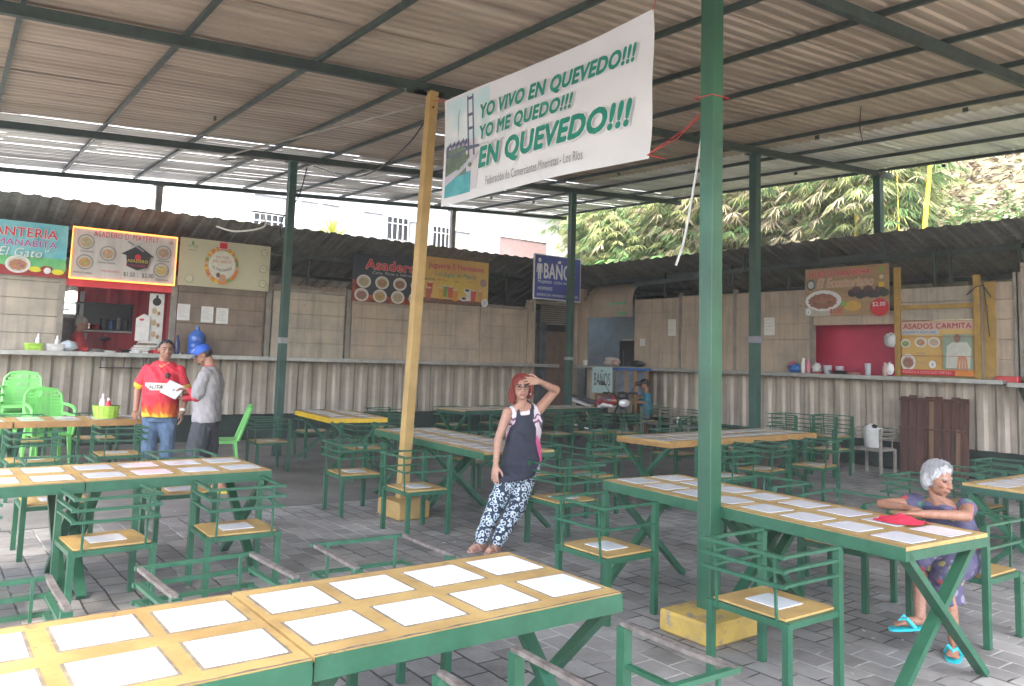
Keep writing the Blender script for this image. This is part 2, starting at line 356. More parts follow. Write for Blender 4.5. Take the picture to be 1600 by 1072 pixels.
# ------------------------------------------------------------------ the big canopy
def zr(x, y): return 3.86+.035*y+.064*x
RX0, RX1, RY0, RY1 = -1.45, 13.95, -1.2, 16.7
up = V((-.064, -.035, 1)).normalized()
roof = thing('market_canopy', 'huge low canopy of stained corrugated sheets on dark steel beams over the tables', 'canopy', (0, 0, 0))
sh = MB(); rd = random.Random(3)
wy = 1.13; rows_ = [8.66+wy*k for k in range(-9, 8)]
xs = [RX0]+[-.32+1.22*k for k in range(0, 12)]+[RX1]
for r_, y in enumerate(rows_):
    y0 = max(y, RY0); y1 = min(y+wy, RY1)
    if y1-y0 < .1: continue
    for i in range(len(xs)-1):
        pg = .0 if y < 7 else (.22 if y < 10.5 else .45)
        gap = rd.uniform(.004, .009) if rd.random() < pg else -.035
        a, b = xs[i], xs[i+1]+(.04 if i < len(xs)-2 else 0)
        sh.m = 1 if (y > 11.5 or (a > 9.8 and y > 3)) else 0  # far and right bays take the colour with the glow painted in
        lift = .236+.0015*(i % 3)+(.009 if r_ % 2 else 0)
        if y > 11.9:      # the last bay: narrow sheets whose laps let daylight through
            yy = y0
            while yy < y1-.02:
                g2 = rd.uniform(.006, .014) if rd.random() < .62 else -.02
                ye = min(yy+.29, y1); corr(sh, (a, yy, zr(a, yy)+lift+rd.uniform(0, .004)), (0, 1, .035), ye-yy-g2, (b-a, 0, .064*(b-a)), up, pitch=.145, dep=.02); yy += .29
        else:
            corr(sh, (a, y0, zr(a, y0)+lift), (0, 1, .035), y1-y0-gap, (b-a, 0, .064*(b-a)), up, pitch=.145, dep=.02)
sh.build('roofing_sheet', [M_roof, M_roofGlow], roof)
for Y, X0, X1, hh in ((3.35, -1.4, 13.9, .10), (7.35, -1.4, 14.05, .10), (12.2, -1.4, 13.9, .10), (16.2, -1.4, 13.9, .08), (-.6, -1.4, 13.9, .08)):
    b = MB(); b.bar((X0, Y, zr(X0, Y)+hh/2+.06), (X1, Y, zr(X1, Y)+hh/2+.06), .062, hh)
    if Y == 7.35:
        for xx in (4.2, 4.3): b.bar((xx-.2, Y-.05, zr(xx, Y)+.02), (xx+.25, Y-.05, zr(xx, Y)+.05), .012, .05)
    b.build('beam', M_steel, roof)
for k, x7 in enumerate([-.70, .52, 1.79, 3.05, 4.25, 5.25, 6.35, 7.5, 8.75, 10.05, 11.25, 12.55, 13.84]):
    sl_ = .034*max(0, 1-k/8); xn = x7-sl_*(7.35-RY0); xf = x7+sl_*(RY1-7.35)
    b = MB()
    b.bar((xn, RY0, zr(xn, RY0)+.206), (xf, RY1-.05, zr(xf, RY1)+.206), .038, .052)
    for yy in range(0, 16, 2):
        if rd.random() < .3: b.bar((xn+.04, yy+.3, zr(xn, yy)+.16), (xn+.04, yy+.36, zr(xn, yy)+.16), .02, .05)
    b.build('purlin', M_steel, roof)

def column(x, y, top, s, m, label, base=None, bm_=None, name='steel_column', z0=0, xtop=None, rag=None, strings=None):
    t = thing(name, label, 'column', (x, y, 0), 0)
    xt = (xtop or x)-x
    b = MB(); z1 = zr(xtop or x, y)+.06 if top is None else top
    b.add([(-s/2, -s/2, z0), (s/2, -s/2, z0), (s/2, s/2, z0), (-s/2, s/2, z0)]+[(xt+a, c, z1) for a, c in ((-s/2, -s/2), (s/2, -s/2), (s/2, s/2), (-s/2, s/2))],
          [(3, 2, 1, 0), (4, 5, 6, 7), (0, 1, 5, 4), (1, 2, 6, 5), (2, 3, 7, 6), (3, 0, 4, 7)])
    b.build('shaft', m, t, bevel=.004)
    p = MB(); p.bx(xt-s*.9, xt+s*.9, -s*.9, s*.9, z1-.012, z1-.001); p.build('cap_plate', M_steel, t)
    if base:
        p = MB(); p.bx(base[0]-x, base[1]-x, base[2]-y, base[3]-y, 0, base[4]); p.build('concrete_block', bm_, t, bevel=.015)
    if rag:
        q = MB(); q.bx(-s/2-.006, s/2+.006, -s/2-.006, s/2+.006, rag[0], rag[1]); q.build('taped_notice' if rag[2] else 'paint_band', rag[3], t)
    return t
M_col = mat('green column paint', (.022, .105, .054), .36, c2=(.015, .072, .038), sc=2.2, bump=.2, bsc=12, spots=((.13, .13, .11), 13, .68), streak=((.03, .07, .05), .5))
M_colU = mat('dark green column', (.03, .085, .065), .45, c2=(.022, .062, .048), sc=3)
GRP = 'steel columns holding up the canopy'
column(4.03, 3.28, None, .104, M_col, 'thick green column on a yellow concrete block, nearest of the columns, between the tiled tables', (3.76, 4.24, 3.04, 3.44, .13), M_blk)
column(4.13, 7.27, None, .10, M_colY, 'ochre yellow column on a concrete block, under the left end of the hanging banner', (3.94, 4.30, 6.98, 7.42, .17), M_colY, xtop=4.3)
column(4.70, 12.22, None, .115, M_colU, 'dark green column with a torn white notice taped on, behind the green plastic chair', rag=(1.74, 1.83, 1, flat((.34, .35, .35))))
column(10.63, 12.2, None, .12, M_colU, 'green column beside the blue toilets sign and the parked motorcycle', rag=(1.62, 1.68, 0, flat((.30, .34, .33))))
column(10.05, 7.35, None, .125, M_colU, 'dark green column behind the thick near one, sticker band at head height', rag=(1.95, 2.05, 1, flat((.24, .23, .27))))
column(13.62, 7.35, None, .13, M_colU, 'short green post rising through the right stall roof towards the bamboo', z0=3.3, name='roof_post')
column(3.62, 16.2, None, .11, M_frame, 'slim grey post at the far eave above the beige drinks sign', z0=2.9, name='roof_post')
column(10.3, 16.2, None, .11, M_frame, 'slim grey post at the far eave above the orange juice bar sign', z0=2.9, name='roof_post')

# ------------------------------------------------------------------ stall rows
def planks(mb, o, ux, wd, z0, z1, n, th=.03, step=.27, skew=0):
    """horizontal planks with thin open grooves and a frame, on a wall plane; o = (x,y) origin, ux = 2D unit vector, n = outward 2D normal"""
    o = V((o[0], o[1], 0)); ux = V((ux[0], ux[1], 0)); n = V((n[0], n[1], 0))
    z = z0
    while z < z1-.02:
        zt = min(z+step, z1)
        c = o+ux*wd/2+n*(th/2)+V((0, 0, (z+zt-.008)/2))
        R = Matrix((ux, n, V((0, 0, 1)))).transposed()
        mb.box(c, (wd, th, zt-.008-z), R); z = zt
    c = o+ux*wd/2-n*.012+V((0, 0, (z0+z1)/2)); mb.box(c, (wd-.01, .02, z1-z0-.01), R)
    return mb
def frame_posts(parent, o, ux, n, ts, z0, z1, m, wd=.07, th=.06):
    o = V((o[0], o[1], 0)); ux = V((ux[0], ux[1], 0)); n = V((n[0], n[1], 0)); R = Matrix((ux, n, V((0, 0, 1)))).transposed()
    for t in ts:
        b = MB(); b.box(o+ux*t+n*(th/2-.005)+V((0, 0, (z0+z1)/2)), (wd, th, z1-z0), R); b.build('frame_post', m, parent)
def hoop(parent, o, ux, back, t, z0, zc, rad, m, r=.022):
    """bent tube: up the wall then curving back"""
    p = V((o[0], o[1], 0))+V((ux[0], ux[1], 0))*t; bk = V((back[0], back[1], 0))
    pts = [p+V((0, 0, z0)), p+V((0, 0, zc))]
    for a in range(15, 91, 15): pts.append(p+bk*rad*(1-cos(radians(a)))+V((0, 0, zc+rad*sin(radians(a)))))
    pts.append(pts[-1]+bk*.7)
    b = MB(); b.tube(pts, r, 8); b.build('hoop', m, parent, smooth=True)
def brackets(parent, o, ux, n, ts, m, z=1.44, out=.38):
    o = V((o[0], o[1], 0)); ux = V((ux[0], ux[1], 0)); n = V((n[0], n[1], 0))
    for t in ts:
        b = MB(); p = o+ux*t
        b.bar(p+V((0, 0, z-.40)), p+n*out+V((0, 0, z-.01)), .025, .025, up=ux); b.bar(p+n*.05+V((0, 0, z-.012)), p+n*out+V((0, 0, z-.012)), .03, .024)
        b.build('bracket', m, parent)

# left row: wall plane y = 14.5
LW = 14.5
L = thing('left_stall_row', 'long row of beige container food stalls behind the men, corrugated lower wall and steel counter', 'food stalls', (0, LW, 0))
def lb(name, mb, m, **k): return mb.build(name, m, L, org=(0, LW, 0), **k)
b = MB(); b.bx(-4.5, 11.45, LW+.12, LW+.4, 0, .5); lb('base', b, M_base)
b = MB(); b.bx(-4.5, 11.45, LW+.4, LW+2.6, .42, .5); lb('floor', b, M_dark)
b = MB(); corr(b, (-4.5, LW+.035, .47), (1, 0, 0), 15.98, (0, 0, .985), (0, -1, 0), pitch=.29, dep=.045); lb('corrugated_front', b, M_corr)
b = MB(); b.bx(-4.5, 11.98, LW-.42, LW+.10, 1.462, 1.512); b.bx(-4.5, 11.98, LW-.425, LW-.405, 1.445, 1.516); lb('counter', b, M_counter, bevel=.003)
brackets(L, (0, LW), (1, 0), (0, -1), [-.5, 1.2, 4.15, 5.62, 7.4, 8.9, 10.4, 11.7], M_frame)
for x0, x1, z1, m in ((-4.4, -1.0, 2.75, M_panelG), (-.95, 1.86, 2.70, M_panelG), (3.66, 5.18, 2.72, M_brown), (5.34, 6.78, 2.74, M_panelG), (6.93, 8.36, 2.74, M_panel), (8.44, 10.0, 2.74, M_panel), (10.09, 11.32, 2.74, M_panel)):
    b = MB(); planks(b, (x0, LW), (1, 0), x1-x0, 1.516, z1, (0, -1)); lb('wall_panel', b, m, bevel=.003)
for x in (-.98, 1.90, 3.60, 5.26, 6.86, 8.40, 10.05, 11.38):
    b = MB(); b.bx(x-.045, x+.045, LW-.045, LW+.0, 1.514, 2.86); b.bx(x-.12 if x not in (1.90, 3.60) else x-.04, x+.12 if x not in (1.90, 3.60) else x+.04, LW+.03, LW+.05, 1.514, 2.75); lb('frame_post', b, M_frame if x < 8 else M_panel)
b = MB(); b.bx(-4.5, 1.85, LW-.01, LW+.05, 2.705, 2.80); b.bx(3.66, 11.4, LW+.0, LW+.05, 2.745, 2.80); lb('top_rail', b, M_frame)
b = MB()   # torn board rising above the brown bay and the bay beside it
for i in range(14):
    x = 5.35+i*.105; b.bx(x, x+.1, LW+.02, LW+.04, 2.80, 2.86+.06*noise.noise(V((x*3, 0, 0)))+.03*i/14)
lb('torn_board', b, M_brown)
for x in (5.2, 6.7, 9.9, 11.3): hoop(L, (0, LW), (1, 0), (0, 1), x, 2.8, 3.12, .28, M_steel)
b = MB()
for x in (6.1, 10.9, 9.0): b.bar((x, LW+.25, 2.5), (x, LW+.25, 3.55), .03, .03)
b.bar((-4, LW+.25, 3.46), (11.4, LW+.25, 3.46), .05, .07); b.bar((-4, LW+1.3, 3.18), (11.4, LW+1.3, 3.18), .05, .07); b.bar((-4, LW+2.5, 2.78), (11.4, LW+2.5, 2.78), .05, .07)
lb('roof_rail', b, M_steel)
# awning roof: front edge y=14.0 z=3.87 falling to the back
b = MB(); corr(b, (-5, 13.98, 3.86), (1, 0, 0), 18.4, (0, 3.5, -1.22), (0, .33, .94), pitch=.27, dep=.024); lb('awning_sheet', b, M_awn)
b = MB(); b.bx(-4.5, 11.4, LW+2.68, LW+2.72, .45, 2.2); b.bx(5.3, 5.34, LW+.1, LW+2.68, .45, 2.7); b.bx(1.80, 1.84, LW+.1, LW+2.0, .45, 2.7); lb('rear_wall', b, M_brown)
# red kitchen of the roast stall
b = MB(); corr(b, (2.42, LW+2.0, .5), (1, 0, 0), 2.15, (0, 0, 2.5), (0, -1, 0), pitch=.36, dep=.04); b.bx(4.50, 4.54, LW+.1, LW+2, .5, 3.0); lb('red_inner_wall', b, M_red)
b = MB(); b.bx(1.95, 3.56, LW-.01, LW+.03, 2.56, 2.80); lb('red_lintel', b, M_red)
b = MB(); b.bx(1.84, 2.5, LW+1.96, LW+2.0, .5, 2.12)
lb('inner_brick_wall', b, mat('dim brick', (.30, .22, .2), .8, c2=(.2, .14, .12), sc=6, stretch=(1, 1, 5)))
b = MB(); b.bx(1.84, 2.5, LW+1.9, LW+1.93, 2.10, 2.16); b.bx(1.84, 2.5, LW+1.9, LW+1.93, 2.36, 2.38); b.bx(2.46, 2.52, LW+1.88, LW+1.94, .5, 2.6); b.bx(1.9, 2.3, LW+1.9, LW+1.93, 2.24, 2.26); lb('inner_window_frame', b, M_white)

# right row: wall plane x = 13
RW = 13.0
Rr = thing('right_stall_row', 'long row of pale container food stalls under the bamboo slope, ribbed lower wall and counter', 'food stalls', (RW, 0, 0))
def rb(name, mb, m, **k): return mb.build(name, m, Rr, org=(RW, 0, 0), **k)
b = MB(); b.bx(RW+.12, RW+.4, -4, 14.3, 0, .5); rb('base', b, M_base)
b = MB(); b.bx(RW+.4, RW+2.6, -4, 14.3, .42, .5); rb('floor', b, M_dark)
b = MB(); corr(b, (RW+.035, -4, .45), (0, 1, 0), 18.3, (0, 0, 1.0), (-1, 0, 0), pitch=.29, dep=.045); rb('corrugated_front', b, M_corrR)
b = MB(); b.bx(RW-.42, RW+.1, 4.99, 14.35, 1.462, 1.512); b.bx(RW-.425, RW-.405, 4.99, 14.35, 1.45, 1.516); rb('counter', b, M_counter, bevel=.003)
b = MB(); b.bx(RW-.42, RW+.1, -4, 4.93, 1.432, 1.482); b.bx(RW-.425, RW-.405, -4, 4.93, 1.42, 1.486); rb('counter', b, M_counter, bevel=.003)
brackets(Rr, (RW, 0), (0, 1), (-1, 0), [5.9, 7.3, 8.6, 10.1, 11.8, 13.6, 4.4, 2.5], M_frame)
b = MB()
b.add([(RW-.30, 4.84, 1.43), (RW-.02, 4.84, 1.43), (RW-.02, 4.84, 1.1)], [(0, 1, 2)]); b.bx(RW-.04, RW-.01, 4.82, 4.86, .3, 1.43); rb('gusset_plate', b, M_steel)
for y0, y1, z0, z1, m in ((11.38, 12.68, 1.516, 3.02, M_panel), (9.98, 11.32, 1.516, 3.04, M_panel), (8.30, 9.92, 1.516, 3.03, M_panel), (6.74, 8.24, 2.37, 2.60, M_panel), (5.50, 6.66, 2.42, 2.95, M_panelG), (5.20, 5.50, 1.516, 2.95, M_panelG), (4.97, 5.20, 1.516, 2.98, M_panel), (1.0, 4.0, 1.49, 3.0, M_panel), (4.0, 4.86, 2.28, 3.25, M_panel), (-4, .9, 1.49, 3.0, M_panel)):
    b = MB(); planks(b, (RW, y0), (0, 1), y1-y0, z0, z1, (-1, 0), step=.30); rb('wall_panel', b, m, bevel=.003)
for y in (11.35, 9.95, 8.27, 4.93, 4.88):
    b = MB(); b.bx(RW-.045, RW+.04, y-.035, y+.035, 1.514, 3.1); rb('frame_post', b, M_frame)
# curved end section
b = MB(); prof = [(0, 2.64), (0, 3.05)]+[(.62*(1-cos(radians(a))), 3.05+.42*sin(radians(a))) for a in range(15, 91, 15)]+[(1.4, 3.5)]
vs = []; fs = []
for y in (12.76, 14.28):
    for px, pz in prof: vs.append((RW-.02+px, y, pz))
n = len(prof)
for i in range(n-1): fs.append((i, i+1, n+i+1, n+i))
b.add(vs, fs); b.bx(RW-.03, RW-.0, 12.76, 14.28, 2.83, 2.84); b.bx(RW-.03, RW, 12.76, 14.28, 3.03, 3.045)
rb('curved_panel', b, M_panel, smooth=True)
hoop(Rr, (RW-.03, 0), (0, 1), (1, 0), 12.73, 1.5, 3.05, .5, M_panel, r=.035)
b = MB(); b.bx(RW-.04, RW+.03, 14.26, 14.42, 1.514, 3.05); rb('frame_post', b, M_panel)
b = MB(); b.bx(RW-.032, RW-.025, 13.0, 13.5, 2.93, 2.965); b.bx(RW-.032, RW-.025, 12.98, 13.15, 2.965, 2.985); b.bx(RW-.032, RW-.025, 12.95, 13.3, 2.68, 2.71); b.bx(RW-.032, RW-.025, 12.98, 13.1, 2.71, 2.76)
rb('green_paint_smear', b, mat('mint paint smear', (.12, .5, .3), .5, sc=20))
# toilets kiosk interior
b = MB(); b.bx(RW+1.9, RW+1.94, 12.3, 18.5, .5, 3.6); b.bx(RW+.1, RW+1.9, 18.4, 18.44, .5, 3.4); b.bx(RW+.1, RW+1.9, 12.70, 12.74, .5, 2.9); rb('inner_wall', b, mat('blue grey wall', (.42, .50, .50), .6))
for y in (6.69, 5.44):
    hoop(Rr, (RW-.03, 0), (0, 1), (1, 0), y, 2.6, 3.1, .3, M_plyE if y < 6 else M_steel, r=.025)
# yellow framed shutter
b = MB()
for y in (6.69, 5.46): b.bx(RW-.075, RW-.01, y-.045, y+.045, 1.516, 3.1 if y < 6 else 3.3)
b.bx(RW-.072, RW-.012, 5.5, 6.65, 2.60, 2.67); b.bx(RW-.06, RW-.01, 5.21, 5.36, 1.516, 2.98); rb('yellow_frame', b, mat('ochre frame paint', (.42, .26, .06), .5, c2=(.32, .2, .05), sc=9))
b = MB(); planks(b, (RW-.004, 5.5), (0, 1), 1.15, 1.516, 2.42, (-1, 0), step=.3, th=.012); rb('shutter', b, mat('ochre shutter', (.4, .28, .12), .6))
b = MB(); b.bx(RW+.45, RW+.49, 6.4, 8.5, .5, 2.6); rb('magenta_inner_wall', b, M_magenta)
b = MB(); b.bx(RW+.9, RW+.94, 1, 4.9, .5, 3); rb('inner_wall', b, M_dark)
b = MB(); b.bx(RW+.9, RW+2.0, 12.0, 18.4, 3.30, 3.34); rb('added_ceiling', b, M_dark)  # unseen cover added to keep top light off the kiosk wall
b = MB(); b.bx(RW-.02, RW+.10, 14.40, 14.9, 1.5, 3.35); rb('corner_panel', b, M_panel)
b = MB(); corr(b, (12.5, -4.5, 3.82), (0, 1, 0), 20.4, (3.6, 0, -1.12), (.30, 0, .95), pitch=.27, dep=.024); rb('awning_sheet', b, M_awn)
b = MB()
b.bar((RW+.25, -4, 3.52), (RW+.25, 14, 3.52), .05, .09); b.bar((RW+1.4, -4, 3.20), (RW+1.4, 14, 3.20), .05, .07); b.bar((RW+2.7, -4, 2.8), (RW+2.7, 14, 2.8), .05, .07)
for y in (12.0, 10.2, 8.9, 7.6, 6.2, 5.95, 4.95): b.bar((RW+.2, y, 2.7), (RW+.2, y, 3.62), .04, .04)
b.bar((RW-.35, 7.9, 3.47), (RW-.35, 6.75, 3.47), .04, .10); b.bar((RW-.35, 12.4, 3.30), (RW-.35, 9.5, 3.42), .04, .09)
for y in (7.9, 6.75, 9.5): b.bar((RW-.35, y, 3.42), (RW-.35, y, 3.75), .05, .05)
rb('roof_rail', b, M_steel)
b = MB(); b.bx(RW+2.85, RW+2.9, -4, 12, .45, 1.7); rb('rear_wall', b, M_brown)
b = MB(); b.tube([(RW-.06, 5.36, 2.95), (RW-.08, 5.32, 2.6), (RW-.07, 5.30, 2.3), (RW-.08, 5.28, 2.15)], .008, 6); b.tube([(RW-.06, 5.6, 2.8), (RW-.08, 5.45, 2.92), (RW-.07, 5.36, 2.93), (RW-.08, 5.25, 2.75)], .008, 6); rb('rope', b, M_steel)

# passage at the corner
P = thing('passage_gate', 'corner passage screen with grey corrugated sheet, brown door and louvre beside the toilets sign', 'gate', (12.2, 14.8, 0))
po = (12.2, 14.8, 0)
b = MB(); corr(b, (11.5, 14.75, 0), (1, 0, 0), .62, (0, 0, 2.48), (0, -1, 0), pitch=.155, dep=.035); b.build('corrugated_sheet', mat('blue grey sheet', (.14, .165, .18), .45, c2=(.07, .08, .09), sc=2, metal=.3), P, org=po)
b = MB(); planks(b, (12.12, 14.82), (1, 0), .72, .03, 2.30, (0, -1), step=3); b.build('door', mat('brown door', (.17, .115, .085), .6, streak=((.1, .06, .04), .5)), P, org=po)
b = MB()
for i in range(9): b.bar((12.0, 14.84, 2.48+i*.052), (12.9, 14.84, 2.48+i*.052), .012, .035)
b.build('louvre', M_frame, P, org=po)
b = MB(); b.bx(11.42, 11.52, 14.42, 14.52, .0, 2.98); b.bx(11.5, 13.0, 14.70, 14.76, 2.92, 2.99); b.bx(12.9, 12.99, 14.6, 14.7, 0, 2.95); b.bx(11.55, 11.68, 14.83, 14.86, 2.5, 2.92); b.bx(11.80, 11.84, 14.83, 14.86, 2.5, 2.92); b.build('frame', M_panel, P, org=po)
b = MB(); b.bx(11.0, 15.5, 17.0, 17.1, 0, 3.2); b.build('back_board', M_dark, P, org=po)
# ------------------------------------------------------------------ tables
M_scuff = mat('scuffed dark lip', (.13, .09, .06), .8, c2=(.24, .19, .13), sc=30)
def make_table(L_, W_, edge, label, loc, rz, legs_at=(0, 1), cols=4, group='long tiled dining tables', tiles=True, seed=1):
    """length along local x from 0 to L_, width along y 0..W_, top at .75"""
    t = thing('dining_table', label, 'table', loc, rz, group)
    rd = random.Random(seed)
    b = MB()
    # top with slightly chewed front and back edges
    n = 60; vs = []
    for side in (0, 1):
        for i in range(n+1):
            x = L_*i/n; y = side*W_+(-1 if side else 1)*(.003+.004*max(0, noise.noise(V((x*14+seed*5, side*9, 1.7)))))
            vs.append((x, y, .742)); vs.append((x, y, .720))
    m_ = 2*(n+1); fs = []
    for i in range(n):
        a = 2*i; fs += [(a, a+2, m_+a+2, m_+a), (a+1, m_+a+1, m_+a+3, a+3), (a, a+1, a+3, a+2), (m_+a, m_+a+2, m_+a+3, m_+a+1)]
    fs += [(0, m_, m_+1, 1), (2*n, 2*n+1, m_+2*n+1, m_+2*n)]
    b.add(vs, fs); b.build('tabletop', M_ply, t)
    b = MB()
    for y in (.0125, W_-.0125): b.bx(0.0, L_, y-.0125, y+.0125, .672, .722)
    for x in (.0125, L_-.0125): b.bx(x-.0125, x+.0125, .025, W_-.025, .672, .722)
    b.bx(0, L_, -.004, .0, .672, .738); b.bx(0, L_, W_, W_+.004, .672, .738); b.bx(-.002, 0, -.004, W_+.004, .672, .718); b.bx(L_, L_+.002, -.004, W_+.004, .672, .718)
    b.build('edge_frame', edge, t)
    n = 90      # bare scuffed lip along both long edges
    for side in (0, 1):
        b = MB(); vs = []; fs = []; o_ = 0
        for i in range(n+1):
            x = L_*i/n; dd = .004+.011*max(0, noise.noise(V((x*11+seed*3, side*4, 6)))+.25); yy = side*W_
            sg = 1 if side == 0 else -1
            vs += [(x, yy+sg*.001, .7424), (x, yy+sg*(.004+dd), .7426)]
        for i in range(n): a = o_+2*i; fs.append((a, a+2, a+3, a+1))
        b.add(vs, fs); b.build('scuffed_lip', M_scuff, t)
    if tiles:
        px = L_/cols; tw = min(.235, px*.76); th = .225
        for i in range(cols):
            for j in range(2):
                cx = px*(i+.5)+rd.uniform(-.006, .006); cy = W_*(.27+.46*j)+rd.uniform(-.005, .005); a = rd.uniform(-.015, .015)
                R = Matrix.Rotation(a, 3, 'Z')
                b = MB(); b.box((cx, cy, .7437), (tw, th, .004), R); tl = b.build('tile', M_tile, t)
                b = MB(); b.box((cx, cy, .7425), (tw+.022, th+.022, .0022), R); b.build('grout_bed', M_grout, tl)
    for e in legs_at:
        x = .05 if e == 0 else L_-.05
        for k in (0, 1):
            b = MB(); xx = x+(.022 if k else -.022)
            y0, y1 = (.03, W_-.03) if k else (W_-.03, .03)
            b.bar((xx, y0, .69), (xx, y1, .012), .035, .06, up=(1, 0, 0)); 
            b.build('leg', M_green, t)
    b = MB(); b.bar((.06, W_/2, .66), (L_-.06, W_/2, .66), .03, .03); b.build('rail', M_greenD, t)
    return t
a4 = radians(-4.2)
make_table(1.22, .73, M_green, 'orange topped table with eight white tiles, chipped green edge, right half of the nearest row', (1.0, 2.215, 0), 0, (0, 1), seed=1)
make_table(1.22, .73, M_green, 'orange topped table with white tiles at the bottom left corner, butted to the nearest one', (-.235, 2.20, 0), 0, (0, 1), seed=2)
make_table(1.22, .73, M_green, 'tiled table of the nearest row, mostly outside the photo beyond the left edge', (-1.47, 2.19, 0), 0, (0,), seed=21)
make_table(1.22, .86, M_green, 'orange table with eight pale tiles in front of the two standing men', (.985, 5.78, 0), radians(1), (0, 1), seed=3)
make_table(1.22, .86, M_green, 'orange tiled table at the left edge, left part of the second row', (-.245, 5.75, 0), radians(1), (0, 1), seed=4)
make_table(1.5, .70, M_plyE, 'far left tiled table with the lime basket of bottles, beside the man in red', (1.02, 10.48, 0), radians(1.5), (0, 1), seed=5)
make_table(1.5, .70, M_plyE, 'far left tiled table in front of the stacked green plastic chairs, touching the photo edge', (-.5, 10.42, 0), radians(1.5), (1,), seed=6)
def ytable(L_, W_, edge, label, x0, y0, ang, **k):   # runs along +y: rotate by 90+ang
    return make_table(L_, W_, edge, label, (x0+W_*cos(ang), y0, 0), pi/2+ang, **k)
ytable(1.16, .77, M_green, 'green edged tiled table with the elderly woman and red cloth at its end', 3.985, 1.98, a4, seed=7)
ytable(1.16, .77, M_green, 'green edged tiled table running behind the thick green column', 4.073, 3.145, a4, seed=8)
ytable(1.22, .80, M_green, 'green edged table whose near end the woman in the apron leans on', 4.29, 6.02, radians(-3.5), seed=9)
ytable(1.22, .80, M_green, 'green edged table behind the ochre yellow column', 4.365, 7.245, radians(-3.5), seed=10)
ytable(1.5, .84, M_yel, 'bright yellow edged table standing alone by the green plastic side chair', 4.60, 10.06, radians(-5), cols=5, seed=11)
make_table(1.5, .80, M_plyE, 'orange edged tiled table behind the thick green column, left half', (6.82, 6.10, 0), radians(2), cols=5, seed=12)
make_table(1.5, .80, M_plyE, 'orange edged tiled table right of the thick green column, near the red bucket', (8.325, 6.155, 0), radians(2), cols=5, seed=13)
make_table(1.6, .78, M_greenD, 'far table behind the woman in the apron, its right end hidden by her', (7.36, 10.98, 0), radians(4), cols=5, seed=14)
make_table(1.6, .78, M_greenD, 'far table between the woman in the apron and the motorcycle', (8.96, 11.09, 0), radians(4), cols=5, seed=15)
make_table(1.22, .76, M_greenD, 'green edged tiled table cut by the right photo edge, behind the elderly woman', (6.70, 2.22, 0), radians(-1), seed=16)
make_table(1.22, .76, M_greenD, 'far half of the tiled table row at the right photo edge', (7.925, 2.20, 0), radians(-1), (1,), seed=17)

# ------------------------------------------------------------------ chairs
def make_chair(rows, worn, loc, rz, label, var=0):
    """front is local +y: two tall front legs carry the arm rails, which wrap round the back"""
    t = thing('metal_chair', label, 'chair', loc, rz, 'green metal dining chairs')
    W_, D_ = .46, .42; hx, hy = W_/2, D_/2; vr = random.Random(100*var+7); J = lambda a: vr.uniform(-a, a)*.42
    mt = M_rusty if worn else M_green
    b = MB(); b.bx(-hx+.012, hx-.012, -hy+.004, hy-.012, .3935, .4045); s = b.build('seat', M_ply, t)
    b = MB(); b.bx(-.105, .105, -.095, .095, .405, .408); b.build('tile', M_tile, s)
    b = MB()
    for x in (-hx, hx): b.bx(x-.013, x+.013, -hy, hy, .362, .392)
    for y in (-hy, hy): b.bx(-hx, hx, y-.013, y+.013, .360, .390)
    b.build('seat_frame', M_green, t)
    for x in (-hx, hx):
        b = MB(); b.bx(x-.0185, x+.0185, hy-.0185, hy+.0185, 0, .695); b.build('leg', M_green, t)
        b = MB(); b.bx(x-.0175, x+.0175, -hy-.0175, -hy+.0175, 0, .388); b.build('leg', M_green, t)
    zs = (.70, .635, .565) if rows == 3 else (.70, .57)
    for i, z in enumerate(zs):
        b = MB(); e = .055
        for x, sg in ((-hx, -1), (hx, 1)):
            m0 = V((x+sg*(.004+J(.006)), -.05, z+J(.008))); p0 = V((x+sg*.004, hy+.012, z+J(.006))); p1 = V((x+sg*.004, -hy-e, z)); b.bar(p0, m0, .024, .014); b.bar(m0, p1, .024, .014)
        b.m = 1; m0 = V((J(.05), -hy-e+.01+J(.008), z-.001+J(.007))); b.bar((-hx-.016-abs(J(.03)), -hy-e+.01, z-.001+J(.003)), m0, .022, .016); b.bar(m0, (hx+.016+abs(J(.03)), -hy-e+.01, z-.001+J(.003)), .022, .016)
        b.build('arm_rail', [mt if i == 0 else M_green, M_green], t)
    for x in (-hx+.05, hx-.05):
        b = MB(); b.bar((x+J(.01), -hy-.012, .37), (x+J(.02), -hy-.034, .70), .012, .012); b.build('upright', M_green, t)
    return t
protos = {}
def chair(x, y, f, label, rows=3, worn=False, z=0, jit=0):
    rz = {'N': 0, 'W': pi/2, 'S': pi, 'E': -pi/2}[f]+radians(jit+((x*37+y*53) % 3-1.5)*.9)
    k = (rows, worn, int(x*7+y*3) % 4)
    if k not in protos: protos[k] = make_chair(rows, worn, (x, y, z), rz, label, k[2]); protos.setdefault((rows, worn), protos[k]); return protos[k]
    c = copy_tree(protos[k]); c.location = (x, y, z); c.rotation_euler = (0, 0, rz); c['label'] = label
    return c
chair(1.08, 3.36, 'S', 'worn green metal chair, brown topped rail, behind the nearest table in the middle of three', 3, True, jit=2)
chair(1.84, 3.38, 'S', 'two railed green chair behind the nearest table, nearest the woman\'s sandals', 2, True, jit=-1)
chair(.28, 3.38, 'S', 'worn green metal chair at the left edge behind the nearest table', 3, True, jit=1)
chair(1.82, 1.83, 'N', 'worn chair at the bottom edge in front of the nearest table, seen from behind', 2, True, jit=-2)
chair(1.06, 1.80, 'N', 'worn chair of which only one rail end shows at the bottom edge', 2, True, jit=-2)
chair(1.09, 5.63, 'N', 'three railed green chair with yellow seat facing the second row, left of two full ones', 3, jit=2)
chair(1.89, 5.60, 'N', 'three railed green chair under the right end of the second row table', 3, jit=-1)
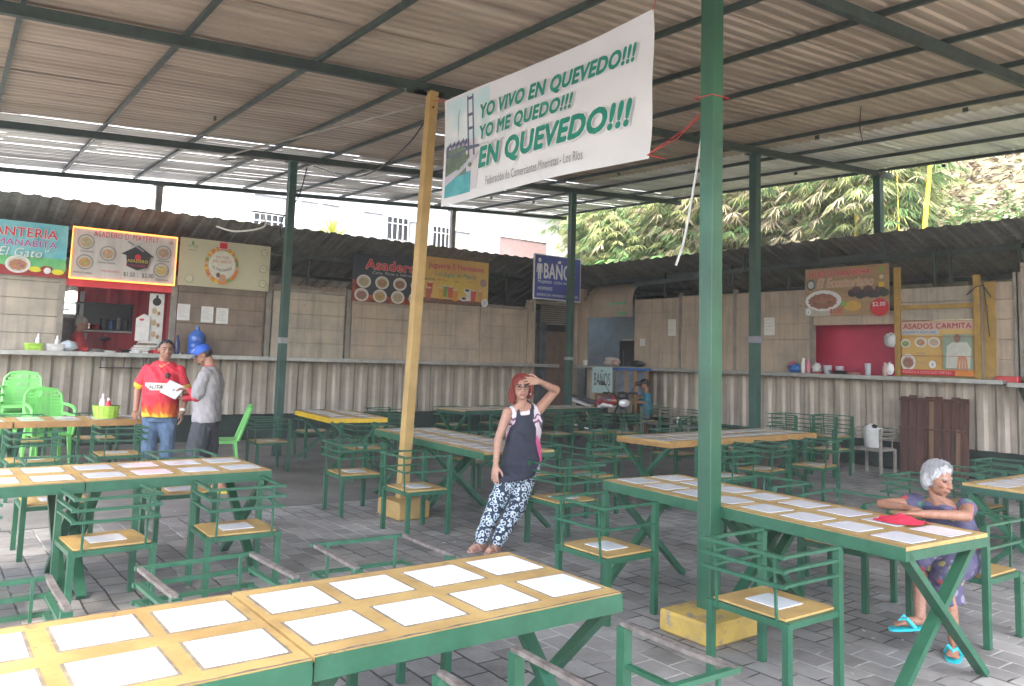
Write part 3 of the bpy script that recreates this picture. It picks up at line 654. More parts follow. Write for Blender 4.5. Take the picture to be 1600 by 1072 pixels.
chair(.25, 5.62, 'N', 'green chair cut by the left edge at the second row', 3)
chair(1.02, 7.25, 'S', 'green chair behind the second row table, orange seat showing under the table on the left', 3)
chair(1.97, 7.30, 'S', 'green chair between the second row table and the man in grey', 3, jit=2)
chair(3.76, 3.90, 'E', 'two railed chair with a bright tile, left of the thick green column', 2, jit=1)
chair(3.66, 2.56, 'E', 'three railed chair in front of the thick green column base, biggest chair seen whole', 3, jit=-1)
chair(3.87, 6.54, 'E', 'two railed chair in front of the ochre yellow column', 2)
chair(3.78, 7.66, 'E', 'three railed chair left of the ochre yellow column, beside the paving joint', 3, jit=-5)
chair(4.73, 5.46, 'N', 'green chair right of the woman in the apron, orange seat', 3, jit=-2)
chair(5.92, 6.45, 'N', 'green chair behind the one beside the woman in the apron', 3, jit=3)
chair(5.46, 6.85, 'W', 'chair tucked behind the table the woman leans on', 3)
chair(5.55, 8.00, 'W', 'chair behind the table at the ochre yellow column', 3)
chair(4.03, 10.80, 'E', 'green chair between the plastic side chair and the yellow edged table', 3, jit=-3)
chair(4.86, 9.62, 'N', 'green chair at the near side of the yellow edged table', 3, jit=-4)
chair(5.20, 11.96, 'S', 'green chair on the far side of the yellow edged table', 3)
chair(5.86, 10.7, 'W', 'green chair at the right side of the yellow edged table', 3)
chair(2.02, 10.12, 'N', 'green chair with grey seat under the lime basket table, right one', 3)
chair(1.14, 9.86, 'N', 'green chair with grey seat at the far left table, left one', 3, jit=3)
chair(2.1, 11.95, 'S', 'green chair on the wall side of the lime basket table', 3)
chair(1.25, 11.85, 'S', 'green chair on the wall side, in front of the stacked plastic chairs', 3)
chair(5.50, 3.93, 'W', 'green chair behind the middle of the tiled table right of the thick green column', 2)
chair(5.40, 3.18, 'W', 'green chair behind the tiled table, next to the elderly woman', 2, jit=3)
chair(5.40, 2.40, 'W', 'two railed chair the elderly woman sits on', 2)
chair(7.5, 7.62, 'S', 'green chair left of the orange edged table, behind it', 2, jit=-3)
chair(8.5, 7.5, 'S', 'green chair behind the orange edged table, seat seen under it', 2)
chair(7.30, 5.72, 'N', 'three railed chair just right of the thick green column under the orange edged table', 3, jit=2)
chair(8.22, 5.92, 'N', 'three railed chair in the middle of the near side of the orange edged table', 3, jit=8)
chair(9.22, 5.86, 'N', 'chair at the right end of the orange edged table, beside the red bucket', 2, jit=10)
chair(9.75, 7.65, 'S', 'chair at the far right corner of the orange edged table, under the stacked one', 3)
chair(10.9, 7.32, 'S', 'lower chair of the left pair standing past the orange edged table', 3)
chair(10.92, 7.30, 'S', 'chair stacked on top of the left pair past the orange edged table', 3, z=.19)
chair(11.35, 6.95, 'S', 'lower chair of the right pair standing past the orange edged table', 3)
chair(11.37, 6.93, 'S', 'chair stacked on top of the right pair past the orange edged table', 3, z=.19)
chair(7.8, 10.35, 'N', 'far chair in front of the back table, just left of the woman\'s arm', 3)
chair(8.72, 10.35, 'N', 'far chair in front of the back table, just right of the woman\'s shoulder', 3)
chair(9.45, 10.25, 'N', 'far chair before the motorcycle, nearer the green column', 3, jit=5)
chair(10.05, 10.1, 'N', 'far chair directly in front of the motorcycle', 3, jit=-4)
chair(8.0, 12.35, 'S', 'far chair on the wall side of the back table, left one', 3)
chair(9.0, 12.4, 'S', 'far chair on the wall side of the back table, right one', 3)
chair(6.6, 12.3, 'E', 'far chair against the wall left of the back table', 3)
chair(7.05, 3.42, 'S', 'three railed chair behind the elderly woman\'s head', 3)
chair(7.95, 3.46, 'S', 'three railed chair behind the table at the right edge, pale seat showing', 3)
chair(9.15, 3.6, 'S', 'farthest chair at the right photo edge', 3)
chair(10.6, 9.3, 'W', 'far chair between the motorcycle and the thick green column', 3)

# grey chairs by the right wall
def grey_chair(x, y, rz, label):
    c = copy_tree(protos[(3, False)]); c.location = (x, y, 0); c.rotation_euler = (0, 0, rz); c['label'] = label; c['group'] = 'unpainted grey metal chairs by the right wall'
    for o in c.children:
        o.data = o.data.copy(); o.data.materials[0] = M_greyc
        for q in list(o.children): bpy.data.objects.remove(q)
    return c
M_greyc = mat('bare grey steel', (.30, .28, .25), .55, c2=(.2, .17, .15), sc=15)
grey_chair(12.2, 6.72, pi/2, 'bare grey metal chair holding a white bucket by the right wall')
grey_chair(12.5, 11.5, pi/2, 'bare grey metal chair by the wall beside the seated child')
grey_chair(12.5, 10.75, pi/2, 'bare grey metal chair by the wall with a jar and brown pot on its seat')

# ------------------------------------------------------------------ green plastic chairs
def plastic_chair(loc, rz, label, arms=True, z=0):
    t = thing('plastic_chair', label, 'chair', (loc[0], loc[1], z), rz, 'lime green plastic chairs')
    # front is local +y
    b = MB(); n = 8
    vs = []; fs = []
    for j in range(n+1):
        for i in range(n+1):
            x = -.21+.42*i/n; y = -.20+.42*j/n; zz = .43-.018*cos((i/n-.5)*pi)*sin(j/n*pi)
            if j == n: zz -= .02
            vs.append((x*(1+.08*j/n), y, zz))
    for j in range(n):
        for i in range(n): a = j*(n+1)+i; fs.append((a, a+1, a+n+2, a+n+1))
    b.add(vs, fs); b.bx(-.225, .225, .19, .215, .385, .415); b.bx(-.225, -.205, -.2, .2, .385, .425); b.bx(.205, .225, -.2, .2, .385, .425); b.bx(-.21, .21, -.215, -.195, .385, .425); b.build('seat', M_pg, t, smooth=True)
    for sx in (-1, 1):
        for y0, y1 in ((.19, .23), (-.19, -.25)):
            b = MB(); x = sx*.205; xb = sx*.235
            b.add([(x-.028, y0-.02, .41), (x+.028, y0-.02, .41), (x+.028, y0+.02, .41), (x-.028, y0+.02, .41), (xb-.02, y1-.016, 0), (xb+.02, y1-.016, 0), (xb+.02, y1+.016, 0), (xb-.02, y1+.016, 0)],
                  [(0, 1, 2, 3), (7, 6, 5, 4), (0, 4, 5, 1), (1, 5, 6, 2), (2, 6, 7, 3), (3, 7, 4, 0)]); b.build('leg', M_pg, t, bevel=.005)
    b = MB(); H = .87; yb = lambda z_: -.20-.16*((z_-.42)/(H-.42))
    if arms:
        # shell back: rim, lattice centre, slatted sides
        rim = [(-.225, .42), (-.24, .62), (-.225, .78), (-.17, .85), (0, .875), (.17, .85), (.225, .78), (.24, .62), (.225, .42)]
        b.tube([(x, yb(z_), z_) for x, z_ in rim], .019, 8)
        for i in range(9):
            z_ = .46+.36*i/8
            for sg in (-1, 1): b.bar((sg*.095, yb(z_)-.002, z_), (sg*.225*(1-.15*max(0, i-6)), yb(z_)+.012, z_), .006, .034, up=(0, 0, 1))
        for sg in (-1, 1): b.bar((sg*.095, yb(.43), .43), (sg*.095, yb(.855), .855), .016, .012, up=(0, 1, 0))
        for i in range(-4, 12):
            for sg in (-1, 1):
                z0 = .44+.038*i; z1 = z0+.19; x0, x1 = -.09*sg, .09*sg
                if z0 < .44: x0 = x0+(x1-x0)*(.44-z0)/.19; z0 = .44
                if z1 > .85: x1 = x1-(x1-x0)*(z1-.85)/(z1-z0); z1 = .85
                if z1-z0 > .02: b.bar((x0, yb(z0), z0), (x1, yb(z1), z1), .008, .010, up=(0, 1, 0))
        b.bx(-.1, .1, yb(.85)-.008, yb(.85)+.008, .83, .875); b.bx(-.1, .1, yb(.44)-.008, yb(.44)+.008, .41, .455)
    else:
        rim = [(-.19, .42), (-.185, .70), (-.15, .84), (-.08, .87), (.08, .87), (.15, .84), (.185, .70), (.19, .42)]
        b.tube([(x, yb(z_)-.02, z_) for x, z_ in rim], [.028, .026, .026, .024, .024, .026, .026, .028], 8)
        for x in (-.05, .05): b.bar((x, yb(.43)-.02, .43), (x, yb(.86)-.02, .86), .035, .012, up=(0, 1, 0))
    b.build('backrest', M_pg, t, smooth=True)
    if arms:
        for sx in (-1, 1):
            b = MB(); b.tube([(sx*.235, yb(.66), .66), (sx*.255, -.08, .655), (sx*.262, .10, .64), (sx*.262, .20, .60), (sx*.255, .225, .50), (sx*.245, .215, .40)], [.018, .022, .024, .024, .02, .018], 8); b.build('armrest', M_pg, t, smooth=True)
    return t
plastic_chair((1.35, 13.3), radians(172), 'lime green plastic armchair at the bottom of the stack by the far left wall')
plastic_chair((1.35, 13.32), radians(172), 'second lime green plastic armchair from the floor in the rear stack by the left wall', z=.11)
plastic_chair((1.35, 13.34), radians(172), 'third lime green plastic armchair from the floor in the rear stack by the left wall', z=.22)
plastic_chair((1.35, 13.36), radians(172), 'top lime green plastic armchair of the taller rear stack by the left wall', z=.33)
plastic_chair((1.62, 12.55), radians(188), 'lower lime green plastic armchair of the shorter stack in front')
plastic_chair((1.62, 12.57), radians(188), 'upper lime green plastic armchair of the shorter stack in front', z=.13)
plastic_chair((3.42, 10.95), radians(75), 'armless lime green plastic chair seen side-on, facing the man in grey', arms=False)
# ------------------------------------------------------------------ hanging banner
K_white = flat((.78, .79, .80)); K_red = flat((.60, .03, .05)); K_black = flat((.02, .02, .025)); K_green = flat((.0, .24, .17)); K_grey = flat((.25, .25, .26))
K_cream = flat((.62, .60, .42)); K_yel = flat((.75, .55, .06)); K_org = flat((.72, .26, .05)); K_pink = flat((.72, .40, .36)); K_blue = flat((.05, .08, .36)); K_dred = flat((.32, .03, .03))
bn = thing('hanging_banner', 'white banner with green slogan and a bridge picture, hung between yellow and green columns', 'banner', (4.3, 7.0, 3.2))
def banner_xyz(u, v, k=0):
    # u 0..2.93 towards the camera side, v 0..1.13; slight sag and folds
    U = u/2.93; Vv = v/1.13
    sag = -.035*sin(pi*U)*Vv+.03*sin(pi*U)*(1-Vv)
    edge = .02*sin(6*U+3*Vv)+.006*sin(17*U-5*Vv)*(1-.5*Vv)+.012*(U**8)*sin(9*Vv)
    return V((edge-.001*k-.0015, -u+.02*Vv*(1-U), v-.05+sag-.035*U*(1-Vv)))
mb = MB(); nu, nv = 60, 24
mb.add([banner_xyz(2.93*i/nu, 1.13*j/nv, -1) for j in range(nv+1) for i in range(nu+1)], [(j*(nu+1)+i, j*(nu+1)+i+1, (j+1)*(nu+1)+i+1, (j+1)*(nu+1)+i) for j in range(nv) for i in range(nu)])
K_vinyl = mat('white vinyl', (.74, .75, .78), .45, c2=(.70, .71, .74), sc=1.2)
mb.build('vinyl_sheet', K_vinyl, bn, smooth='all')
pr = Print(lambda u, v, k: banner_xyz(u, v, 2+.35*k))
def gridrect(u0, v0, u1, v1, m, nx=14, ny=8, f=None):
    pr._m(pr.art, pr.ma, m)
    for i in range(nx):
        for j in range(ny):
            q = [(u0+(u1-u0)*(i+a)/nx, v0+(v1-v0)*(j+c)/ny) for a, c in ((0, 0), (1, 0), (1, 1), (0, 1))]
            pr.art.quad(*[pr.P(a, c, pr.k) for a, c in q])
sky_m = mat('print pale cyan sky', (.52, .70, .72), .45, c2=(.72, .74, .76), sc=3)
gridrect(.05, .62, .85, 1.10, sky_m); gridrect(.05, .10, .62, .62, mat('print pale lilac river', (.56, .54, .62), .45, c2=(.66, .62, .62), sc=4))
gridrect(.05, .08, .50, .30, mat('print teal water', (.05, .30, .36), .45, c2=(.10, .42, .46), sc=7))
gridrect(.05, .28, .42, .58, mat('print river bank', (.10, .12, .15), .5, c2=(.16, .24, .14), sc=12))
K_br = flat((.10, .11, .20))
pr.poly([(.05, .50), (.50, .52), (.66, .52), (.66, .545), (.50, .56), (.05, .60)], K_br); pr.poly([(.66, .515), (1.1, .50), (1.1, .52), (.66, .545)], flat((.55, .55, .6)))
pr.poly([(.05, .20), (.30, .30), (.62, .42), (.66, .48), (.3, .36), (.05, .30)], flat((.5, .5, .58)))
for a in (.45, .545):
    pr.poly([(a, .45), (a+.03, .45), (a+.035, 1.08), (a+.012, 1.08)], K_br)
for v in (1.03, .86, .72): pr.poly([(.465, v), (.575, v), (.575, v+.03), (.465, v+.03)], K_br)
pr.poly([(.28, .60), (.286, .60), (.30, .90), (.33, .97), (.325, .975), (.293, .91)], K_grey)
for i in range(14): pr.disc(.08+.028*i, .60+.012*(i % 3), .014, .03, K_br, 7)
for i in range(9): pr.disc(.1+.05*i, .36+.03*((i*5) % 4), .035, .025, flat((.12, .2, .12)), 8)
gm = mat('print halo', (.80, .81, .83), .45)
def lt(s, u0, u1, v0, v1, sh_=.22, bold=.035, m=K_green, out=.045):
    pr.text(s, u0, v0, u1-u0, v1-v0, m, shear=sh_, bold=bold, outline=out, oc=gm)
lt('YO VIVO EN QUEVEDO!!!', .72, 2.76, .765, .925, bold=.07)
lt('YO ME QUEDO!!!', .70, 2.06, .56, .71, bold=.07)
lt('EN QUEVEDO!!!', .67, 2.73, .26, .49, bold=.075)
pr.text('Federaci\u00f3n de Comerciantes Minoristas - Los R\u00edos', .80, .095, 1.42, .085, K_grey, bold=.008)
pr.done(bn)
K_string = mat('red plastic string', (.55, .03, .03), .5)
q = banner_xyz
def rs(*a):
    b = MB(); b.tube(*a); b.build('red_string', K_string, bn)
rs([q(2.91, .03), V((-.10, -3.35, .03)), V((-.20, -3.63, .11))], .0035, 5); rs([q(2.91, .03), V((-.12, -3.3, -.03)), V((-.19, -3.63, .10))], .003, 5)
rs([V((-.345, -3.66, .12)), V((-.345, -3.79, .115)), V((-.195, -3.795, .12)), V((-.195, -3.645, .12)), V((-.345, -3.645, .125))], .0035, 5)
rs([q(2.92, 1.12), V((-.0, -3.05, 1.30)), V((0, -3.1, 1.38))], .0035, 5); rs([q(2.91, .03), V((-.03, -3.1, -.12))], .004, 5)
rs([q(0, 1.12), V((0, .12, 1.11)), V((-.02, .27, 1.14))], .004, 5); rs([q(0, 1.12), V((.03, .2, 1.18)), V((0, .3, 1.2))], .0035, 5)

# ------------------------------------------------------------------ boards on the left row
def board(label, x0, x1, z0, z1, bg, thick=.02, y=14.40, cat='sign'):
    t = thing('stall_sign', label, cat, (x0, y, z0))
    b = MB(); b.bx(0, x1-x0, 0, thick, 0, z1-z0); b.build('panel', bg, t)
    return t, Print(plane_map((0, 0, 0), (1, 0, 0), (0, 0, 1), (0, -1, 0))), x1-x0, z1-z0
t, p, w_, h_ = board('turquoise food stall board lettered in red and white, cut by the left photo edge', -.62, 1.91, 2.66, 3.50, mat('print turquoise', (.10, .42, .52), .5, c2=(.22, .55, .58), sc=2))
p.rect(0, 0, w_, .10, K_dred); p.rect(0, .10, w_, .30, mat('print meadow', (.10, .42, .16), .5, c2=(.2, .55, .2), sc=4)); p.disc(.6, .45, .5, .1, flat((.15, .42, .6)))
for i in range(16): p.disc(.1+i*.155, .09+.02*(i % 3), .09, .045, flat((.75, .70, .05)) if i % 2 else K_dred, 9)
p.plate(1.88, .17, .17, (.40, .20, .10), sq=.8); p.plate(1.2, .17, .15, (.45, .3, .12))
p.disc(2.28, .10, .05, .05, K_white)
p.text('PICANTERIA', 1.22, .60, 1.16, .14, K_red, bold=.03, outline=.05, oc=K_white)
p.text('SABOR MANABITA', 1.02, .455, 1.36, .10, flat((.38, .05, .30)), bold=.02, outline=.045, oc=K_white)
p.text('"El Gato"', 1.56, .29, .72, .14, flat((.72, .78, .72)), shear=.25, bold=.01, outline=.03, oc=flat((.12, .40, .35)))
p.done(t)
t, p, w_, h_ = board('white roast grill board framed by a glowing orange light strip', 1.97, 3.56, 2.68, 3.50, mat('print pale planks', (.60, .58, .56), .5, c2=(.52, .49, .47), sc=1.5, stretch=(5, 1, .5)), y=14.38)
p.text("ASADERO D' MAYERLY", .30, .70, 1.0, .095, K_red, bold=.025, outline=.04, oc=K_white); p.text('28', 1.46, .70, .06, .04, K_black)
for u, v, f in ((.20, .60, (.45, .38, .2)), (.20, .27, (.5, .3, .12)), (.53, .44, (.45, .3, .18)), (1.38, .54, (.42, .26, .18)), (1.36, .24, (.5, .36, .14))): p.plate(u, v, .125, f, sq=1.0, rim=flat((.3, .28, .27)))
for u, v, s_ in ((.12, .43, 'Chuletas'), (.05, .08, 'Pollo al carb\u00f3n'), (.38, .27, 'Carne Asada'), (1.29, .38, 'Menestra'), (1.28, .06, 'Gallina')): p.text(s_, u, v, .19 if len(s_) < 10 else .26, .035, K_black, bold=.01)
p.poly([(.72, .46), (.98, .62), (1.24, .44), (1.18, .44), (1.14, .26), (.98, .20), (.82, .26), (.80, .44)], K_black)
p.poly([(.80, .66), (.82, .68), (1.08, .54), (1.06, .51)], K_grey); p.poly([(.86, .60), (.88, .58), (1.14, .69), (1.12, .71)], flat((.5, .5, .5)))
p.disc(.98, .42, .05, .05, K_red); p.text('ASADERO', .82, .33, .32, .05, K_yel, bold=.02); p.text("D' MAYERLY", .81, .26, .34, .04, flat((.5, .05, .12)), bold=.02)
p.text('PRECIOS DESDE', .45, .135, .26, .03, K_red); p.text('$1.50', .78, .08, .17, .08, K_black, bold=.01); p.text('y', .99, .09, .02, .03, K_grey); p.text('$2.00', 1.06, .08, .18, .08, K_black, bold=.01)
p.done(t)
b = MB(); b.tube([(.0, -.012, .0), (w_, -.012, -.0), (w_, -.012, h_), (0, -.012, h_), (0, -.012, 0)], .014, 8)
b.build('light_strip', mat('glowing orange strip', (1.0, .30, .06), .4, emit=.35), t)
t, p, w_, h_ = board('cream drinks board with a fruit wreath round its name', 3.62, 5.21, 2.70, 3.53, mat('print cream', (.56, .54, .38), .5, c2=(.50, .49, .34), sc=1))
p.text('UTEQ', .13, .66, .17, .06, flat((.12, .25, .15))); p.disc(.21, .75, .02, .035, flat((.12, .3, .15)), 10); p.rect(.14, .62, .28, .63, K_grey)
rd = random.Random(5)
for i in range(46):
    a = 6.283*i/46; c = rd.choice([K_yel, K_org, flat((.20, .40, .10)), flat((.6, .45, .3)), flat((.65, .2, .1))]); p.disc(.72+.27*cos(a), .40+.30*sin(a), .032, .04, c, 8)
p.disc(.72, .40, .235, .255, flat((.70, .69, .60))); p.poly([(.63, .68), (.82, .68), (.80, .82), (.65, .82)], K_pink); p.rect(.66, .70, .79, .80, K_red)
p.text('N\u00c9CTAR', .61, .52, .22, .05, flat((.62, .22, .1)), bold=.01); p.text('DEL SABOR', .56, .44, .32, .05, flat((.62, .22, .1)), bold=.01)
p.text('EL COLORADO', .56, .34, .33, .045, K_black, bold=.02, fn=lambda a, c: (a, c-.05*sin((a-.56)/.33*pi)))
p.disc(.66, .22, .035, .045, flat((.15, .08, .05))); p.disc(.74, .17, .06, .07, flat((.55, .3, .2)))
for v, rr_ in ((.70, .065), (.40, .07), (.13, .07)): p.disc(1.46, v, rr_, rr_, K_grey); p.disc(1.46, v, rr_*.85, rr_*.85, K_cream); p.text('UTEQ', 1.42, v-.012, .08, .03, K_grey)
p.disc(.17, .12, .07, .07, K_grey); p.disc(.17, .12, .062, .062, K_cream); p.done(t)
t, p, w_, h_ = board('black roast grill board with six oval dishes, half hidden by the ochre yellow column', 6.88, 8.47, 2.65, 3.60, flat((.035, .045, .06)))
p.rect(0, 0, w_, .14, mat('print embers', (.45, .09, .03), .5, c2=(.10, .02, .02), sc=9)); p.rect(0, .14, .22, .42, mat('print embers', (.45, .09, .03)))
p.text('Asadero', .27, .66, 1.15, .19, K_red, bold=.03, outline=.05, oc=K_pink); p.text('Cena, Ricas y Sabrosas', .42, .55, 1.0, .075, flat((.45, .50, .55)), shear=.2, bold=.01)
for i in range(4):
    for j in range(2): p.plate(.20+.40*i+(.04 if j == 0 else 0), .40-.27*j, .155, ((.42, .36, .2), (.36, .24, .12), (.28, .14, .1), (.45, .3, .12))[(i+j*2) % 4], sq=.85)
p.done(t)
t, p, w_, h_ = board('orange juice bar board with fruit glasses, right of the ochre yellow column', 8.49, 10.14, 2.74, 3.70, mat('print orange glow', (.66, .36, .12), .5, c2=(.70, .50, .14), sc=1.3))
p.rect(0, 0, w_, .09, flat((.18, .08, .06))); p.disc(.85, .40, .45, .22, flat((.72, .52, .12)))
p.text('Jugueria 5 Hermanos', .10, .70, 1.42, .15, K_red, bold=.015, outline=.04, oc=K_pink)
p.text('Los Jugos de Mayita', .26, .54, 1.05, .12, flat((.10, .25, .08)), shear=.25, bold=.01, outline=.03, oc=K_cream)
p.text('BATIDOS', .02, .46, .25, .045, K_black, bold=.02); p.text('MORA  COCO', .32, .47, .26, .03, K_dred); p.text('FRESA', .75, .46, .14, .03, K_dred); p.text('AGUA', 1.08, .48, .13, .03, K_dred)
for u, v, c in ((.15, .30, (.6, .1, .05)), (.12, .18, (.5, .15, .1)), (.52, .25, (.20, .32, .06)), (.66, .24, (.6, .12, .06)), (.78, .18, (.68, .3, .05)), (.42, .2, (.7, .4, .08)), (1.12, .2, (.7, .7, .7)), (1.25, .2, (.6, .1, .08)), (1.42, .2, (.6, .35, .15))):
    p.poly([(u-.055, v-.12), (u+.055, v-.12), (u+.07, v+.12), (u-.07, v+.12)], flat(c)); p.disc(u, v+.12, .07, .02, flat((.7, .6, .4)), 10)
for u, v in ((1.0, .12), (1.08, .3)): p.disc(u, v, .09, .05, K_white); p.disc(u, v+.01, .06, .03, flat((.08, .05, .04)))
p.disc(1.50, .50, .085, .085, K_grey); p.disc(1.50, .50, .06, .06, flat((.5, .3, .2))); p.disc(1.55, .07, .09, .09, K_white); p.text('RUC', 1.51, .075, .08, .03, K_black); p.text('12', 1.52, .03, .06, .035, K_black); p.done(t)
# toilets sign
t = thing('toilets_sign', 'blue metal sign with white lettering for the toilets, at the corner between the rows', 'sign', (11.02, 13.9, 2.96))
b = MB(); b.bx(0, 1.40, 0, .02, 0, 1.02); b.build('panel', K_white, t); b = MB(); b.bar((.05, .05, -.3), (.05, .05, 1.0), .04, .04); b.bar((1.3, .05, -.1), (1.3, .05, 1.0), .04, .04); b.build('sign_post', M_frame, t)
p = Print(plane_map((0, 0, 0), (1, 0, 0), (0, 0, 1), (0, -1, 0))); p.rect(.025, .025, 1.375, .995, flat((.06, .09, .36)))
p.disc(.16, .88, .045, .05, K_white, 16); p.poly([(.09, .80), (.23, .80), (.25, .60), (.22, .60), (.205, .72), (.205, .44), (.17, .44), (.165, .60), (.155, .60), (.15, .44), (.115, .44), (.115, .72), (.10, .60), (.07, .60)], K_white)
p.text('BA\u00d1OS', .29, .48, .92, .42, K_white, bold=.03); p.text('MUJERES  CON PAPEL', .12, .35, 1.02, .075, K_white, bold=.02); p.text('HOMBRES', .12, .21, .42, .075, K_white, bold=.02); p.text('BA\u00d1OS DE HOMBRES Y MUJERES', .10, .06, 1.22, .085, K_white, bold=.02); p.done(t)

# ------------------------------------------------------------------ boards on the right row (u runs towards -y)
def rboard(name, label, y0, z0, wd, ht, bg, x=12.93, thick=.02, cat='sign'):
    t = thing(name, label, cat, (x, y0, z0)); b = MB(); b.bx(-thick, 0, -wd, 0, 0, ht); b.build('panel', bg, t)
    return t, Print(plane_map((-thick, 0, 0), (0, -1, 0), (0, 0, 1), (-1, 0, 0)))
t, p = rboard('stall_sign', 'tan food board with a white soup plate and sausages, above the magenta serving window', 8.36, 2.53, 1.55, .85, mat('print tan planks', (.42, .28, .15), .5, c2=(.34, .22, .12), sc=2, stretch=(1, 1, 7)))
p.text('CALDO DE SALCHICHA', .05, .695, 1.18, .10, K_red, bold=.03, outline=.05, oc=K_pink); p.text('El Ecuatoriano', .24, .50, 1.05, .16, flat((.62, .30, .22)), shear=.3, bold=.02, outline=.04, oc=K_cream)
p.disc(.12, .56, .09, .10, flat((.10, .14, .12))); p.disc(.12, .56, .06, .065, flat((.55, .6, .6))); p.rect(0, 0, .50, .16, flat((.5, .5, .42)))
p.disc(.36, .27, .35, .185, K_white, 30); p.disc(.35, .26, .28, .135, flat((.30, .13, .08)), 30, wob=.08)
for i in range(12): p.disc(.18+.36*((i*7) % 12)/12, .22+.1*((i*5) % 7)/7, .05, .035, flat(((.35, .2, .1), (.22, .1, .08), (.42, .16, .1))[i % 3]), 9)
for i in range(9): p.disc(.92+.07*i, .38+.05*sin(i*2), .09, .07, flat(((.07, .05, .06), (.13, .07, .07), (.05, .06, .05))[i % 3]), 10)
p.disc(.92, .16, .16, .09, flat((.62, .38, .08))); p.disc(.76, .2, .05, .05, flat((.2, .4, .08))); p.disc(1.40, .12, .16, .15, K_red); p.text('$2.00', 1.28, .13, .22, .08, K_white, bold=.02); p.text('$ 2.50', .50, .03, .22, .09, K_red, bold=.02)
p.disc(.08, .08, .055, .06, K_white); p.text('8', .065, .05, .025, .04, K_black); p.disc(1.44, .76, .04, .05, flat((.25, .4, .08))); p.disc(1.44, .63, .035, .035, K_cream); p.rect(1.39, .46, 1.49, .54, K_yel); p.done(t)
t, p = rboard('stall_sign', 'roast meat poster with a cook in a pale shirt, pasted on the yellow framed shutter', 6.63, 1.55, 1.12, .85, mat('print amber', (.60, .42, .14), .5, c2=(.55, .34, .10), sc=2), x=12.965, thick=.012)
p.rect(0, .72, 1.12, .85, flat((.60, .40, .34))); p.text('ASADOS CARMITA', .03, .735, 1.05, .085, K_dred, bold=.03, outline=.035, oc=K_pink)
p.rect(0, .64, .6, .72, flat((.48, .5, .5))); p.text('\u00a1MUCHO Y ALGO M\u00c1S...', .02, .655, .57, .045, flat((.10, .12, .35)), bold=.02)
p.plate(.31, .52, .095, (.42, .26, .14)); p.plate(.52, .52, .095, (.5, .4, .3)); p.plate(.07, .5, .08, (.25, .32, .1)); p.plate(.11, .20, .12, (.30, .14, .1), sq=1.1)
p.text('CHULETA', .24, .33, .15, .03, K_grey); p.text('LOMO FINO', .24, .28, .15, .03, K_grey); p.text('COSTILLAS', .24, .18, .14, .03, K_grey)
p.rect(.66, .10, 1.10, .64, flat((.26, .34, .26))); p.poly([(.70, .12), (.72, .45), (.80, .52), (1.02, .52), (1.08, .42), (1.06, .12)], flat((.55, .57, .50))); p.disc(.88, .58, .05, .07, flat((.26, .15, .10)))
for i in range(4): p.poly([(.86+.05*i, .08), (.89+.05*i, .08), (.92+.03*i, .30), (.89+.03*i, .30)], flat((.60, .26, .14)))
p.disc(.50, .17, .055, .06, K_white); p.text('9', .485, .14, .03, .045, K_black); p.rect(0, 0, 1.12, .085, K_red); p.text('PEDIDOS A DOMICILIO 0987654', .03, .022, .75, .045, K_pink, bold=.01); p.rect(.84, 0, 1.12, .08, K_org)
for v in (.30, .60): p.rect(0, v, 1.12, v+.006, K_dred)
p.done(t)

def paper(x, y, z, wd, ht, side, label, n=6, group='notices taped to the stall walls'):
    t = thing('paper_notice', label, 'notice', (x, y, z), 0, group)
    b = MB(); 
    if side == 'L': b.bx(0, wd, -.004, 0, 0, ht); b.build('sheet', M_paper, t); p = Print(plane_map((0, -.004, 0), (1, 0, 0), (0, 0, 1), (0, -1, 0), base=.001))
    else: b.bx(-.004, 0, -wd, 0, 0, ht); b.build('sheet', M_paper, t); p = Print(plane_map((-.004, 0, 0), (0, -1, 0), (0, 0, 1), (-1, 0, 0), base=.001))
    for i in range(n): v = ht*(.88-.78*i/n); p.rect(wd*.12, v, wd*(.55+.3*((i*7) % 5)/5), v+ht*.02, flat((.45, .45, .48)))
    p.done(t)
paper(3.66, 14.46, 2.10, .21, .28, 'L', 'white paper notice nearest the red kitchen, left of three on the brown boards', 8)
paper(4.06, 14.46, 2.08, .21, .28, 'L', 'white paper notice in the middle of three on the brown boards', 8)
paper(4.32, 14.46, 2.07, .21, .28, 'L', 'white paper notice farthest right of three on the brown boards', 8)
paper(12.965, 11.68, 2.20, .22, .35, 'R', 'white paper notice on the pale wall beside the toilets kiosk', 3)
paper(12.965, 9.27, 2.20, .23, .33, 'R', 'white paper notice between the dark column and the tan soup board', 4)
paper(12.965, 12.5, 1.98, .16, .16, 'R', 'small bluish sticker low on the panel beside the kiosk window', 3)

